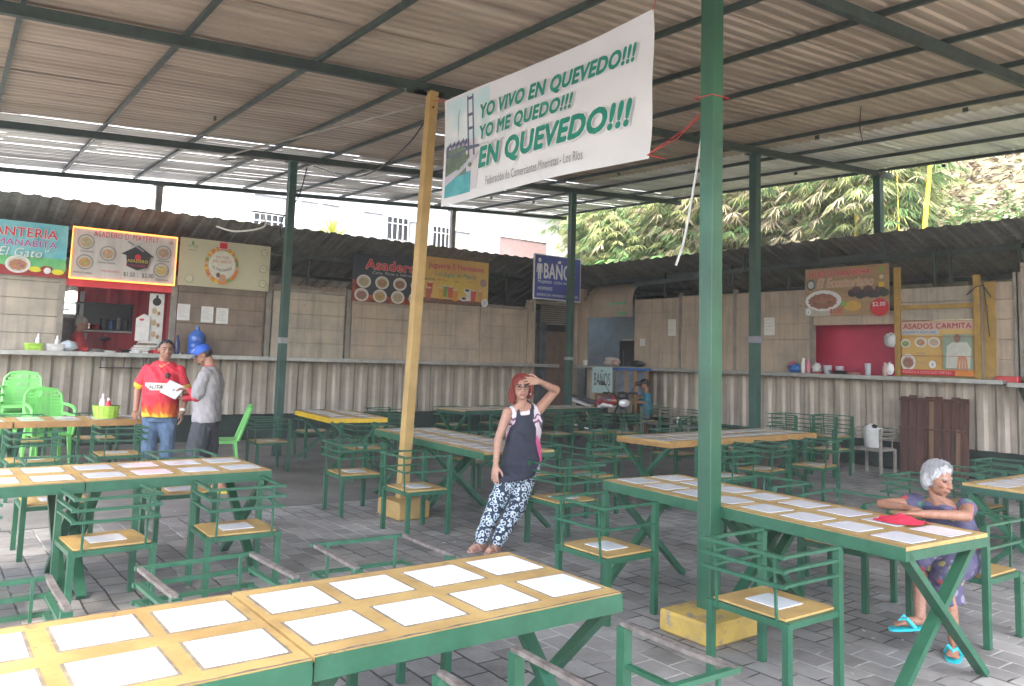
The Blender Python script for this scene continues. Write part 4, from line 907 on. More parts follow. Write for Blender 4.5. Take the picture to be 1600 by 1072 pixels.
# ------------------------------------------------------------------ things on the left counter (top z 1.512, y about 14.1..14.45)
CZ = 1.513
def bottle(x, y, z, label, m, h=.2, r=.035, neck=.013, capm=None, group=None, cat='bottle', name='sauce_bottle'):
    t = thing(name, label, cat, (x, y, z), 0, group)
    b = MB(); b.lathe((0, 0, 0), [(r*.9, 0), (r, .01), (r, h*.62), (r*.75, h*.74), (neck, h*.82), (neck, h*.9)], 14); b.build('body', m, t, smooth=True)
    b = MB(); b.lathe((0, 0, h*.88), [(neck*1.35, 0), (neck*1.35, h*.05), (neck*.4, h*.14)], 10); b.build('cap', capm or m, t, smooth=True); return t
def basket(x, y, z, label, m, L_=.26, W_=.16, H_=.11, round_=False, name='plastic_basket'):
    t = thing(name, label, 'basket', (x, y, z))
    b = MB(); n = 24
    def ring(s, zz):
        out = []
        for k in range(n):
            a = 2*pi*k/n; c, q = cos(a), sin(a); e = 1 if round_ else .45
            out.append(((abs(c)**e)*(1 if c >= 0 else -1)*L_/2*s, (abs(q)**e)*(1 if q >= 0 else -1)*W_/2*s, zz))
        return out
    levels = [(.80, 0), (.84, H_*.3), (.88, H_*.33), (.90, H_*.62), (.94, H_*.65), (.97, H_*.93), (1.03, H_*.95), (1.03, H_)]
    vs = []; fs = []
    for s, zz in levels+[(.97, H_), (.80, .008)]: vs += ring(s, zz)
    for i in range(len(levels)+1):
        for k in range(n): fs.append((i*n+k, i*n+(k+1) % n, (i+1)*n+(k+1) % n, (i+1)*n+k))
    fs.append(tuple(range(n))[::-1]); fs.append(tuple((len(levels)+1)*n+k for k in range(n)))
    b.add(vs, fs); b.build('bowl', m, t, smooth=True)
    b = MB()
    for k in range(16):
        a = 2*pi*k/16; c, q = cos(a), sin(a); e = 1 if round_ else .45
        px = (abs(c)**e)*(1 if c >= 0 else -1)*L_/2; py = (abs(q)**e)*(1 if q >= 0 else -1)*W_/2; b.bar((px*.87, py*.87, .004), (px*1.0, py*1.0, H_*.93), .006, .006)
    b.build('rib', m, t); return t
M_lime = mat('lime plastic', (.42, .68, .10), .4, c2=(.36, .6, .08), sc=9)
M_wp = mat('white plastic', (.70, .70, .68), .35); M_rp = mat('red plastic', (.60, .04, .05), .35); M_bp = mat('blue plastic', (.03, .14, .45), .35)
basket(1.55, 14.22, CZ, 'lime green basket on the left counter, beside a white one', M_lime)
basket(1.84, 14.22, CZ, 'white basket on the left counter between lime basket and plastic bag', M_wp)
bottle(1.60, 14.22, CZ+.02, 'white squeeze bottle standing in the lime counter basket', M_wp, .24, .038)
bottle(1.86, 14.22, CZ+.02, 'white squeeze bottle standing in the white counter basket', M_wp, .22, .035)
basket(1.98, 10.72, .749, 'round lime basket with sauce bottles on the far left table', M_lime, .30, .30, .15, True)
bottle(1.93, 10.68, .77, 'white squeeze bottle in the round lime basket', M_wp, .27, .036)
bottle(1.985, 10.64, .77, 'red ketchup bottle in the round lime basket', M_rp, .22, .036, capm=M_wp)
t = thing('plastic_tray', 'small black tray in the round lime basket', 'tray', (2.05, 10.74, .83)); b = MB(); b.lathe((0, 0, 0), [(.05, 0), (.07, .07), (.075, .07), (.055, .005)], 16); b.build('bowl', M_black, t, smooth=True)
def bag(x, y, z, s, label, m, name='plastic_bag', cat='bag', seed=0):
    b = MB(); n, k = 24, 14; vs = []; fs = []
    for i in range(k+1):
        tt = pi*i/k
        for j in range(n):
            a = 2*pi*j/n; p = V((sin(tt)*cos(a), sin(tt)*sin(a), -cos(tt))); f = 1+.28*noise.noise(p*2.3+V((seed, 0, 0)))+.12*noise.noise(p*7+V((0, seed, 0)))
            vs.append((x+s[0]*p.x*f, y+s[1]*p.y*f, z+s[2]+max(-s[2], s[2]*p.z*f)))
    for i in range(k):
        for j in range(n): fs.append((i*n+j, i*n+(j+1) % n, (i+1)*n+(j+1) % n, (i+1)*n+j))
    b.add(vs, fs); o = b.build(name, m, org=(x, y, z), smooth='all', loc=(x, y, z)); tag(o, label, cat); return o
bag(2.02, 14.25, CZ, (.13, .09, .08), 'bluish crumpled plastic bag on the left counter', mat('bluish film', (.45, .55, .62), .2, c2=(.6, .66, .7), sc=20), seed=2)
bag(2.26, 14.35, CZ, (.09, .06, .035), 'red folded bag on the left counter below the vendor', M_rp, seed=5)
def pan(x, y, z, r, h, m, label, handle=None, name='cooking_pan', cat='pan', food=None):
    t = thing(name, label, cat, (x, y, z)); b = MB(); b.lathe((0, 0, 0), [(r*.8, 0), (r, h), (r*1.04, h), (r*.78, .008), (0, .008)], 20); b.build('body', m, t, smooth=True)
    if handle: b = MB(); b.bar((r*handle[0], r*handle[1], h*.8), (r*2.1*handle[0], r*2.1*handle[1], h*1.1), .02, .012); b.build('handle', M_black, t)
    if food: b = MB(); b.lathe((0, 0, h*.6), [(0, .0), (r*.85, 0), (r*.5, h*.5), (0, h*.55)], 16); b.build('food', food, t, smooth=True)
    return t
pan(2.42, 14.3, CZ, .12, .045, M_chrome, 'shallow steel plate on the left counter', food=K_cream); pan(2.62, 14.25, CZ, .10, .03, M_wp, 'flat white plate on the left counter')
pan(2.86, 14.28, CZ, .08, .05, M_black, 'small black pan on the left counter', (-.8, -.5))
t = thing('foam_box_stack', 'stack of white foam boxes and trays on the left counter beside the man in red', 'boxes', (3.12, 14.25, CZ))
for i in range(6):
    b = MB(); b.bx(-.22+.03*i, .18 if i > 2 else .05, -.13, .13, i*.034, i*.034+.028); b.build('tray', M_wp if i != 4 else M_grout, t, bevel=.006)
pan(3.32, 14.2, CZ, .09, .06, M_rp, 'small red bowl right of the foam box stack')
pan(3.02, 14.15, CZ, .06, .05, M_wp, 'small white cup bowl before the foam boxes')
t = thing('water_jug', 'large blue twenty litre water bottle on the left counter behind the capped man', 'water bottle', (3.95, 14.2, CZ))
b = MB(); b.lathe((0, 0, 0), [(.12, 0), (.14, .02), (.14, .08), (.132, .095), (.14, .11), (.14, .18), (.132, .195), (.14, .21), (.14, .30), (.12, .36), (.06, .41), (.03, .425), (.028, .455)], 24); b.build('body', mat('blue water bottle', (.04, .14, .48), .15, c2=(.03, .10, .40), sc=3), t, smooth=True)
b = MB(); b.lathe((0, 0, .452), [(.034, 0), (.034, .028), (.02, .03)], 14); b.build('cap', M_bp, t)
bottle(3.64, 14.22, CZ, 'dark blue bottle left of the large water bottle', mat('navy plastic', (.02, .03, .10), .3), .32, .045, .02, name='bottle')
pan(3.70, 14.12, CZ, .05, .03, M_chrome, 'tiny steel dish by the dark blue bottle')
# hanging rack below the counter
t = thing('hanging_rack', 'black shelf bar with two jars hung below the left counter', 'rack', (2.85, 14.3, 1.26)); b = MB(); b.bx(-.36, .36, -.06, .06, 0, .015); b.bar((-.34, 0, .01), (-.34, 0, .19), .012, .012); b.bar((.34, 0, .01), (.34, 0, .19), .012, .012); b.bar((0, 0, .01), (0, 0, .19), .012, .012); b.build('bar', M_black, t)
bottle(2.56, 14.3, 1.276, 'squat jar on the hanging rack, left one', M_frame, .15, .05, .03, name='jar', cat='jar'); bottle(3.12, 14.3, 1.276, 'tall jar on the hanging rack, right one', M_frame, .17, .035, .02, name='jar', cat='jar')
# kitchen shelf inside
t = thing('kitchen_shelf', 'black wall shelf crowded with pots inside the red kitchen', 'shelf', (2.88, 16.35, 1.9))
b = MB(); b.bx(-.48, .46, -.02, .12, 0, .02); b.bx(-.48, -.46, -.02, .12, 0, .5); b.bx(.44, .46, -.02, .12, 0, .5); b.bx(-.5, .48, -.03, .12, .48, .50); b.bx(-.48, .46, .10, .12, 0, .5); b.build('case', M_black, t)
b = MB(); b.bx(-.38, .46, -.04, .10, -.03, .0); b.build('lower_board', M_wp, t)
for i, (c, r, h) in enumerate(((M_black, .06, .14), (M_chrome, .05, .1), (K_red, .06, .08), (M_black, .07, .2), (M_bp, .05, .16), (K_grey, .03, .22), (M_black, .06, .18))):
    b = MB(); b.lathe((-.38+.125*i, .04, .02), [(r, 0), (r*1.05, h), (r*.6, h*1.02), (0, h*1.1)], 12); b.build('pot', c, t, smooth=True)
pan(2.90, 16.3, 1.72, .13, .05, M_chrome, 'steel bowl hanging under the kitchen shelf'); pan(2.55, 16.3, 1.72, .05, .12, M_wp, 'white jug hanging under the kitchen shelf')
t = thing('menu_strip', 'tall white strip poster of dishes hung at the right side of the red kitchen', 'poster', (3.26, 14.7, 1.56)); b = MB(); b.bx(0, .24, 0, .01, 0, .98); b.build('panel', M_paper, t); p = Print(plane_map((0, 0, 0), (1, 0, 0), (0, 0, 1), (0, -1, 0)))
p.disc(.12, .84, .07, .07, K_black); p.disc(.12, .92, .02, .04, K_black)
for i in range(4): p.plate(.09, .68-.2*i, .05, (.5, .35, .2), sq=1.4); p.plate(.16, .64-.2*i, .035, (.35, .2, .1), sq=1.4)
p.done(t)
t = thing('paper_sheet', 'white sheet with red print hung left of the dish strip', 'poster', (3.06, 14.66, 1.72)); b = MB(); b.add([(0, 0, 0), (.22, 0, 0), (.22, 0, .42), (.12, 0, .46), (0, 0, .38), (0, .006, 0), (.22, .006, 0), (.22, .006, .42), (.12, .006, .46), (0, .006, .38)], [(0, 1, 2, 3, 4), (9, 8, 7, 6, 5), (0, 5, 6, 1), (1, 6, 7, 2), (2, 7, 8, 3), (3, 8, 9, 4), (4, 9, 5, 0)]); b.build('sheet', M_paper, t)
p = Print(plane_map((0, 0, 0), (1, 0, 0), (0, 0, 1), (0, -1, 0))); p.disc(.09, .36, .04, .02, K_red); p.done(t)

# ------------------------------------------------------------------ things on the right counter
bag(12.8, 8.50, CZ, (.08, .13, .08), 'blue and pink bag at the left end of the magenta window counter', M_bp, seed=3); bag(12.86, 8.58, CZ, (.06, .10, .10), 'pink bag behind the blue one on the right counter', flat((.65, .15, .22)), seed=8)
bottle(12.8, 8.33, CZ, 'tall white bottle beside the blue bag on the right counter', M_wp, .27, .05, .03, name='bottle'); bottle(12.78, 8.22, CZ, 'pink topped bottle on the right counter', flat((.62, .2, .28)), .25, .04, .02, name='bottle')
bag(12.82, 8.08, CZ, (.07, .09, .09), 'crumpled white bag next to the pink bottle', flat((.6, .62, .62)), seed=9)
def tub(x, y, z, r, h, label, m=None):
    t = thing('clear_tub', label, 'container', (x, y, z)); b = MB(); b.lathe((0, 0, 0), [(r*.8, 0), (r, h), (r*.95, h), (r*.76, .006), (0, .006)], 16); b.build('body', m or mat('milky plastic', (.6, .6, .66), .25, alpha=.75), t, smooth=True); return t
tub(12.8, 7.86, CZ, .075, .15, 'milky tub standing left in the magenta window'); tub(12.84, 7.66, CZ, .07, .14, 'milky tub behind the black pan in the magenta window'); tub(12.8, 7.13, CZ, .055, .20, 'tall milky cup at the middle of the magenta window')
pan(12.76, 7.60, CZ, .12, .06, M_black, 'black frying pan in the magenta window', (0, 1), food=K_dred); pan(12.78, 8.02, CZ, .09, .03, M_rp, 'red dish at the left of the magenta window')
pan(12.78, 7.36, CZ, .12, .045, flat((.42, .18, .15)), 'reddish dish of vegetables in the magenta window', food=flat((.3, .3, .15)))
bottle(12.8, 6.84, CZ, 'pinkish bottle by the yellow frame', flat((.5, .3, .3)), .22, .04, .02, name='bottle'); bag(12.84, 6.78, CZ+.02, (.05, .07, .10), 'white rag by the yellow frame on the counter', K_white, seed=12); bag(12.9, 6.80, 1.98, (.05, .10, .12), 'striped cloth hung at the window edge by the yellow frame', flat((.5, .5, .5)), name='hanging_cloth', cat='cloth', seed=14)
basket(12.8, 5.02, CZ-.03, 'blue basket stacked over a red box at the right counter end', M_bp, .16, .3, .07); t = thing('red_crate', 'red box with white jars beside it at the right counter', 'box', (12.78, 4.72, 1.483)); b = MB(); b.bx(-.07, .07, .12, .42, 0, .09); b.build('body', M_rp, t, bevel=.01)
bottle(12.8, 4.72, 1.483, 'small grey jar beside the red box', M_frame, .16, .04, .03, name='jar', cat='jar'); bottle(12.82, 4.60, 1.483, 'second small grey jar beside the red box', M_frame, .13, .04, .03, name='jar', cat='jar')
tub(12.8, 14.1, CZ, .06, .12, 'white cup on the kiosk counter left of the bags', M_wp)
bag(12.85, 13.25, CZ, (.10, .24, .10), 'pile of white bags on the kiosk counter', flat((.6, .55, .52)), seed=21); bag(12.75, 13.05, CZ, (.06, .12, .07), 'striped red and white bag on the kiosk counter', flat((.45, .3, .28)), seed=24); bag(12.8, 12.45, CZ, (.10, .22, .07), 'black bag with green lining on the kiosk counter', M_black, seed=27)
# fridge and kit inside kiosk
t = thing('oven_cabinet', 'dark oven cabinet inside the toilets kiosk window', 'oven', (13.9, 13.6, .5)); b = MB(); b.bx(-.3, .3, -.75, .2, 0, 1.62); b.build('body', M_black, t, bevel=.02); b = MB(); b.bx(-.32, .32, -.78, .05, 1.62, 1.66); b.build('top_plate', M_wp, t); b = MB(); b.bar((-.33, 0, .9), (-.33, 0, 1.4), .02, .02); b.build('handle', M_chrome, t)
bag(13.8, 13.2, 2.16, (.08, .12, .05), 'dark tins on top of the oven cabinet', M_black, name='tin', cat='tin', seed=33)

# toilets cart: wooden table with blue top and hanging cloth banner
t = thing('wooden_cart', 'wooden selling cart with a blue top under the kiosk counter', 'cart', (12.35, 12.45, 0))
b = MB(); b.bx(-.22, .18, -.70, .66, 1.44, 1.49); b.build('top', M_bp, t, bevel=.004)
b = MB(); b.bx(-.20, .16, -.66, .62, .86, .93); b.build('shelf', M_wood, t)
for x in (-.19, .15):
    for y in (-.62, -.35, .58): b = MB(); b.bx(x-.025, x+.025, y-.025, y+.025, 0, 1.44); b.build('leg', mat('yellow pine', (.36, .22, .09), .6, c2=(.26, .15, .06), sc=5), t)
b = MB(); b.bx(-.19, .14, -.60, -.02, .94, 1.43); b.build('glass_case', mat('grey glass', (.18, .22, .28), .1, c2=(.12, .14, .18)), t)
pan(12.3, 12.15, 1.0, .1, .06, M_rp, 'red bowl behind the cart glass')
t = thing('cloth_sign', 'pale blue cloth sign hand lettered for the toilets, hung on the wooden cart', 'sign', (12.10, 13.08, .93)); b = MB(); b.bx(-.008, 0, -.62, 0, 0, .56); b.build('sheet', flat((.45, .62, .64)), t)
p = Print(plane_map((-.008, 0, 0), (0, -1, 0), (0, 0, 1), (-1, 0, 0))); p.text('BA\u00d1OS', .06, .16, .50, .34, K_black, bold=0); p.done(t)

# ------------------------------------------------------------------ motorcycle
mc = thing('motorcycle', 'black, white and red motorcycle parked by the toilets kiosk', 'motorcycle', (11.22, 11.85, 0), radians(-74))
M_tyre = mat('tyre rubber', (.02, .02, .02), .8)
for x, nm in ((.64, 'front_wheel'), (-.64, 'rear_wheel')):
    b = MB(); n = 28; vs = []; fs = []
    for i in range(n):
        a = 2*pi*i/n
        for j in range(8): q = 2*pi*j/8; r = .255+.05*cos(q); vs.append((x+r*cos(a), .05*sin(q), .305+r*sin(a)))
    for i in range(n):
        for j in range(8): fs.append((i*8+j, i*8+(j+1) % 8, ((i+1) % n)*8+(j+1) % 8, ((i+1) % n)*8+j))
    b.add(vs, fs); o = b.build(nm, M_tyre, mc, smooth=True)
    b = MB(); b.tube([(x, -.05, .305), (x, .05, .305)], .05, 12)
    for k in range(6): a = pi*k/3; b.bar((x, 0, .305), (x+.22*cos(a), 0, .305+.22*sin(a)), .02, .03, up=(0, 1, 0))
    b.tube([(x+.21*cos(2*pi*k/20), 0, .305+.21*sin(2*pi*k/20)) for k in range(21)], .014, 6); b.build('rim', M_frame, o)
b = MB()
for s_ in (-1, 1): b.tube([(.64, s_*.075, .305), (.44, s_*.075, .86)], [.026, .022], 8)
b.build('fork', M_steel, mc); b = MB(); b.add([(.64+.33*cos(a), y, .305+.33*sin(a)) for a in (0.3, .8, 1.3, 1.8, 2.3, 2.7) for y in (-.06, .06)], [(2*i, 2*i+1, 2*i+3, 2*i+2) for i in range(5)]); b.build('front_mudguard', M_black, mc, smooth=True)
b = MB(); b.tube([(.40, -.36, 1.0), (.38, -.2, 1.0), (.42, -.1, .93), (.42, .1, .93), (.38, .2, 1.0), (.40, .36, 1.0)], .013, 8); b.tube([(.40, -.38, 1.0), (.395, -.26, 1.0)], .02, 8); b.tube([(.40, .38, 1.0), (.395, .26, 1.0)], .02, 8); b.build('handlebar', M_black, mc, smooth=True)
for s_ in (-1, 1):
    b = MB(); b.tube([(.40, s_*.24, 1.0), (.38, s_*.30, 1.12), (.38, s_*.36, 1.17)], .008, 6); b.ell((.385, s_*.40, 1.19), (.02, .075, .045)); b.build('mirror', M_black, mc, smooth=True)
    b = MB(); b.ell((.50, s_*.15, .85), (.035, .035, .028)); b.build('indicator', flat((.7, .35, .1)), mc, smooth=True)
b = MB(); b.loft([((.47, 0, .68), (0, .05, 0), (.05, 0, 0)), ((.52, 0, .76), (0, .12, 0), (.05, 0, 0)), ((.52, 0, .86), (0, .15, 0), (.06, 0, 0)), ((.48, 0, .96), (0, .10, 0), (.05, 0, 0)), ((.44, 0, 1.03), (0, .07, 0), (.03, 0, 0))]); o = b.build('headlight_cowl', mat('dark silver cowl', (.10, .10, .115), .25, c2=(.05, .05, .06), sc=9, metal=.4), mc, smooth=True)
b = MB(); b.ell((.575, 0, .81), (.035, .12, .075)); b.build('lamp_glass', mat('lamp glass', (.78, .79, .82), .15, metal=.2), o, smooth=True); b = MB(); b.ell((.545, 0, .945), (.04, .115, .085)); b.build('visor', M_black, o, smooth=True)
b = MB(); b.loft([((.38, 0, .84), (0, .09, 0), (0, 0, .07)), ((.22, 0, .84), (0, .15, 0), (0, 0, .12)), ((.02, 0, .80), (0, .14, 0), (0, 0, .11)), ((-.12, 0, .76), (0, .08, 0), (0, 0, .06))]); b.build('fuel_tank', mat('red tank paint', (.42, .02, .03), .25, c2=(.03, .03, .045), sc=11, spots=((.6, .6, .62), 9, .62)), mc, smooth=True)
b = MB(); b.loft([((.30, 0, .74), (0, .165, 0), (0, 0, .03)), ((.12, 0, .76), (0, .17, 0), (0, 0, .06)), ((-.02, 0, .70), (0, .14, 0), (0, 0, .03))]); b.build('side_fairing', K_white, mc, smooth=True)
b = MB(); b.loft([((-.05, 0, .78), (0, .09, 0), (0, 0, .05)), ((-.25, 0, .80), (0, .13, 0), (0, 0, .045)), ((-.45, 0, .85), (0, .12, 0), (0, 0, .04)), ((-.70, 0, .90), (0, .09, 0), (0, 0, .03))]); b.build('saddle', mat('violet black saddle', (.05, .045, .06), .35), mc, smooth=True)
b = MB(); b.loft([((-.30, 0, .72), (0, .11, 0), (0, 0, .03)), ((-.60, 0, .80), (0, .12, 0), (0, 0, .035)), ((-.86, 0, .90), (0, .05, 0), (0, 0, .02))]); b.build('tail_fairing', K_white, mc, smooth=True)
b = MB(); b.ell((.05, 0, .42), (.20, .14, .15)); b.box((-.02, 0, .58), (.24, .2, .2)); b.tube([(.2, 0, .55), (.15, 0, .3)], .05, 10); b.build('engine', M_black, mc, smooth=True)
b = MB(); b.tube([(.42, 0, .85), (.3, 0, .6), (.18, 0, .28), (-.2, 0, .28), (-.35, 0, .7), (-.75, 0, .86)], .022, 8); b.tube([(-.1, -.05, .33), (-.64, -.07, .305)], .02, 8); b.tube([(-.1, .05, .33), (-.64, .07, .305)], .02, 8); b.build('frame', M_black, mc)
b = MB(); b.tube([(.2, -.12, .3), (-.1, -.15, .24), (-.45, -.16, .30), (-.8, -.16, .38)], [.02, .022, .045, .04], 10); b.build('exhaust', M_chrome, mc, smooth=True)
b = MB(); b.add([(-.64+.35*cos(a), y, .305+.35*sin(a)) for a in (.5, .9, 1.3, 1.8, 2.3, 2.8) for y in (-.06, .06)], [(2*i, 2*i+1, 2*i+3, 2*i+2) for i in range(5)]); b.build('rear_mudguard', M_black, mc, smooth=True)

for ch in mc.children:      # handlebars turned towards the courtyard
    if ch.name.split('.')[0] in ('fork', 'front_mudguard', 'handlebar', 'mirror', 'indicator', 'headlight_cowl', 'front_wheel'):
        for o_ in [ch]+list(ch.children):
            for v_ in o_.data.vertices: x_, y_ = v_.co.x-.45, v_.co.y; a_ = radians(-34); v_.co.x = .45+x_*cos(a_)-y_*sin(a_); v_.co.y = x_*sin(a_)+y_*cos(a_)

# ------------------------------------------------------------------ pallet, buckets, cloth, pot
t = thing('wooden_pallet', 'tall reddish wooden crate side leaning against the right wall under the yellow frame', 'pallet', (12.72, 6.05, 0)); tt = radians(7)
def PL(y, z, d=0): return V((z*sin(tt)*.55-.02-d, y, z*cos(tt)))
for i in range(8):
    y = -.52+.13*i; b = MB(); b.bar(PL(y+.065, .02), PL(y+.065, 1.22+.02*sin(i*2.3)), .122, .02, up=(1, 0, 0)); b.build('board', M_woodD, t)
for a, c in ((.72, .80), (1.17, 1.2)): b = MB(); b.bar(PL(-.5, a, .025), PL(.52, a, .025), .03, .06, up=(1, 0, 0)); b.build('cross_batten', M_woodD, t)
b = MB(); b.bar(PL(.02, .1, .03), PL(.02, 1.2, .03), .06, .03, up=(1, 0, 0)); b.bar(PL(-.38, .1, .03), PL(-.38, .75, .03), .05, .03, up=(1, 0, 0)); b.build('upright_batten', M_wood, t)
def bucket(x, y, z, label, m, h=.27, r=.13):
    t = thing('bucket', label, 'bucket', (x, y, z)); b = MB(); b.lathe((0, 0, 0), [(r*.78, 0), (r*.98, h*.86), (r*1.04, h*.87), (r*1.04, h*.93), (r, h*.94), (r*1.03, h), (r*.97, h), (r*.75, .01), (0, .01)], 22); b.build('body', m, t, smooth=True)
    b = MB(); b.tube([(0, -r*1.04, h*.88), (-.03, -r*.9, h*.55), (-.06, 0, h*.45), (-.03, r*.9, h*.55), (0, r*1.04, h*.88)], .004, 6); b.build('handle', M_steel, t); return t
bucket(12.18, 6.72, .408, 'white bucket on a grey chair seat by the right wall', M_wp, .30, .15)
bag(12.18, 6.74, .64, (.08, .10, .06), 'white plastic bag stuffed in the white bucket', flat((.68, .68, .68)), seed=41); bag(12.13, 6.66, .70, (.02, .05, .03), 'black cloth poking out of the white bucket', M_black, name='black_cloth', cat='cloth', seed=43)
bucket(12.5, 7.62, 0, 'faded red bucket on the floor beyond the tables by the right wall', mat('faded red plastic', (.45, .10, .10), .5, c2=(.5, .3, .28), sc=6), .34, .15); bag(12.5, 7.62, .25, (.08, .1, .09), 'crumpled white liner in the red bucket', flat((.55, .5, .48)), seed=45)
bottle(12.45, 10.9, .408, 'glass jar on the grey chair by the wall', M_wp, .16, .05, .04, name='jar', cat='jar'); pan(12.45, 10.65, .408, .08, .12, M_woodD, 'brown pot on the grey chair by the wall', name='clay_pot', cat='pot')
b = MB(); vs = []; fs = []; n = 16
for i in range(n+1):
    for j in range(n+1):
        u, v = i/n-.5, j/n-.5; f = 1-abs(u)*.5
        vs.append((4.60+.24*v*f+.03*u, 2.37-.24*u, .7495+max(.001, .045*(1-2.2*abs(v))*(1-1.6*abs(u))+.012*noise.noise(V((u*9, v*9, 2))))))
for i in range(n):
    for j in range(n): a = i*(n+1)+j; fs.append((a, a+1, a+n+2, a+n+1))
b.add(vs, fs); tag(b.build('red_cloth', mat('red cloth', (.62, .03, .07), .7, c2=(.5, .02, .05), sc=20), org=(4.6, 2.37, .75), smooth='all', loc=(4.6, 2.37, .75)), 'crumpled red cloth on the table by the elderly woman\'s hands', 'cloth')

# ------------------------------------------------------------------ cables and hose
def cable(pts, r, m, label, name='cable'):
    b = MB(); P_ = [V(p) for p in pts]; out = []
    for i in range(len(P_)-1):
        p0 = P_[max(i-1, 0)]; p1 = P_[i]; p2 = P_[i+1]; p3 = P_[min(i+2, len(P_)-1)]
        for k in range(6):
            t_ = k/6; out.append(.5*((2*p1)+(p2-p0)*t_+(2*p0-5*p1+4*p2-p3)*t_*t_+(3*p1-p0-3*p2+p3)*t_**3))
    out.append(P_[-1]); b.tube(out, r, 6); tag(b.build(name, m, org=P_[0], smooth=True, loc=P_[0]), label, name)
cable([(4.25, 7.3, 4.3), (3.9, 9, 4.33), (3.5, 12.0, 4.45), (4.2, 12.25, 4.62), (5.2, 12.15, 4.66)], .014, M_frame, 'grey cable sagging under the roof from the yellow column')
cable([(4.28, 7.2, 4.26), (4.5, 8.2, 4.05), (4.8, 10.0, 4.05), (5.0, 12.1, 4.6)], .010, M_black, 'black cable looping from the yellow column top')
cable([(4.95, 12.25, 4.6), (4.85, 12.3, 4.1), (4.62, 12.35, 3.7), (4.62, 12.35, 3.4)], .010, M_black, 'black cable hanging behind the dark green column')
cable([(4.62, 13.2, 3.9), (4.7, 13.4, 3.72), (4.3, 13.6, 3.62), (4.0, 13.7, 3.68)], .016, M_white, 'white wire curling off the awning edge')
cable([(4.10, 3.42, 3.10), (4.09, 3.46, 2.85), (4.06, 3.52, 2.45), (4.02, 3.56, 2.25)], .008, M_wp, 'pale hose hanging left of the thick green column', 'hose')
cable([(8.9, 5.0, 4.75), (8.9, 5.02, 4.5), (8.9, 4.98, 4.3)], .006, M_black, 'short black wire dangling from the roof right of the green column')
# ------------------------------------------------------------------ people
def voxel(mb, name, mats, parent, org, vox=.006, smooth=2, color=None, cut=None):
    me = mb.mesh(name+'_raw', mats[0], org)
    ob = bpy.data.objects.new(name+'_raw', me); COL.objects.link(ob)
    bm = bmesh.new(); bm.from_mesh(me); bmesh.ops.recalc_face_normals(bm, faces=bm.faces); bm.to_mesh(me); bm.free()
    md = ob.modifiers.new('r', 'REMESH'); md.mode = 'VOXEL'; md.voxel_size = vox
    ms = ob.modifiers.new('s', 'SMOOTH'); ms.factor = .5; ms.iterations = smooth
    dg = bpy.context.evaluated_depsgraph_get(); new = bpy.data.meshes.new_from_object(ob.evaluated_get(dg))
    bpy.data.objects.remove(ob); bpy.data.meshes.remove(me); new.name = name
    new.materials.clear()
    for m in mats: new.materials.append(m)
    o3 = V(org)
    if cut:
        bm = bmesh.new(); bm.from_mesh(new)
        for co, no in cut:
            bmesh.ops.bisect_plane(bm, geom=bm.verts[:]+bm.edges[:]+bm.faces[:], plane_co=V(co)-o3, plane_no=V(no), clear_outer=True)
            bmesh.ops.holes_fill(bm, edges=[e for e in bm.edges if e.is_boundary])
        bm.to_mesh(new); bm.free()
    wr = {'shirt': .007, 'jersey': .009, 'apron': .006, 'blouse': .005, 'trousers': .008, 'jeans': .009, 'shorts': .009, 'dress': .007, 'undersleeve': .005}.get(name, 0)
    if wr:      # cloth folds
        nn = [v_.normal.copy() for v_ in new.vertices]
        for v_, no in zip(new.vertices, nn):
            q = v_.co+o3; w1 = noise.noise(V((q.x*9+q.z*6, q.y*9-q.z*5, q.z*5))); w2 = noise.noise(V((q.x*22, q.y*22, q.z*13+q.x*9)))
            v_.co += no*wr*((1-abs(w1)*3.2)*.8+w2*.7)
    for p in new.polygons:
        p.use_smooth = True
        p.material_index = color(p.center+o3) if color else 0
    o = bpy.data.objects.new(name, new); COL.objects.link(o); o.parent = parent
    return o
def basis(front, upv=(0, 0, 1)):
    f = V(front).normalized(); u = V(upv); l = u.cross(f).normalized(); u = f.cross(l); return f, l, u     # l = the person's left
def hand(mb, wrist, d, palm_n, side, curl=.5, s=1.0, spread=.0, th_out=1.0):
    """d: direction wrist to fingertips, palm_n: palm facing direction, side: +1/-1 where the thumb sits (d x palm_n)"""
    w = V(wrist); d = V(d).normalized(); n = V(palm_n).normalized(); t = d.cross(n).normalized()*side; n = t.cross(d).normalized()*(1 if t.cross(d).dot(n) > 0 else -1)
    pl = .085*s; half = .036*s
    rings = []
    for k, (a, hw, hd) in enumerate(((-.01, .026, .019), (.02, .032, .017), (.06, .038, .014), (.088, .037, .011))): rings.append((w+d*a*s, t*hw*s, n*hd*s))
    mb.loft(rings, 14)
    for i, ln in enumerate((.066, .074, .069, .054)):
        o = .028-.0187*i
        base = w+d*(pl-.004*abs(i-1))*1.0+t*o*s
        c = curl*(1+.12*i); dd = (d+t*(spread*(1.5-i)*.5)).normalized()
        r = (.0088, .0092, .0086, .0076)[i]*s
        p = base; pts = [p]; ang = 0
        for j, f in enumerate((.45, .32, .23)):
            ang += c*(.55, .75, .5)[j]; v = dd*cos(ang)+n*sin(ang); p = p+v*ln*f*s; pts.append(p)
        mb.chain(pts, [r, r*.95, r*.88, r*.75])
    b0 = w+d*.022*s+t*.024*s; b1 = b0+(d*.55+t*.8*th_out+n*.25)*.036*s; b2 = b1+(d*.85+t*.35*th_out+n*.35)*.028*s; b3 = b2+(d*.95+t*.05+n*.45)*.022*s
    mb.chain([b0, b1, b2, b3], [.0135*s, .011*s, .0098*s, .008*s])
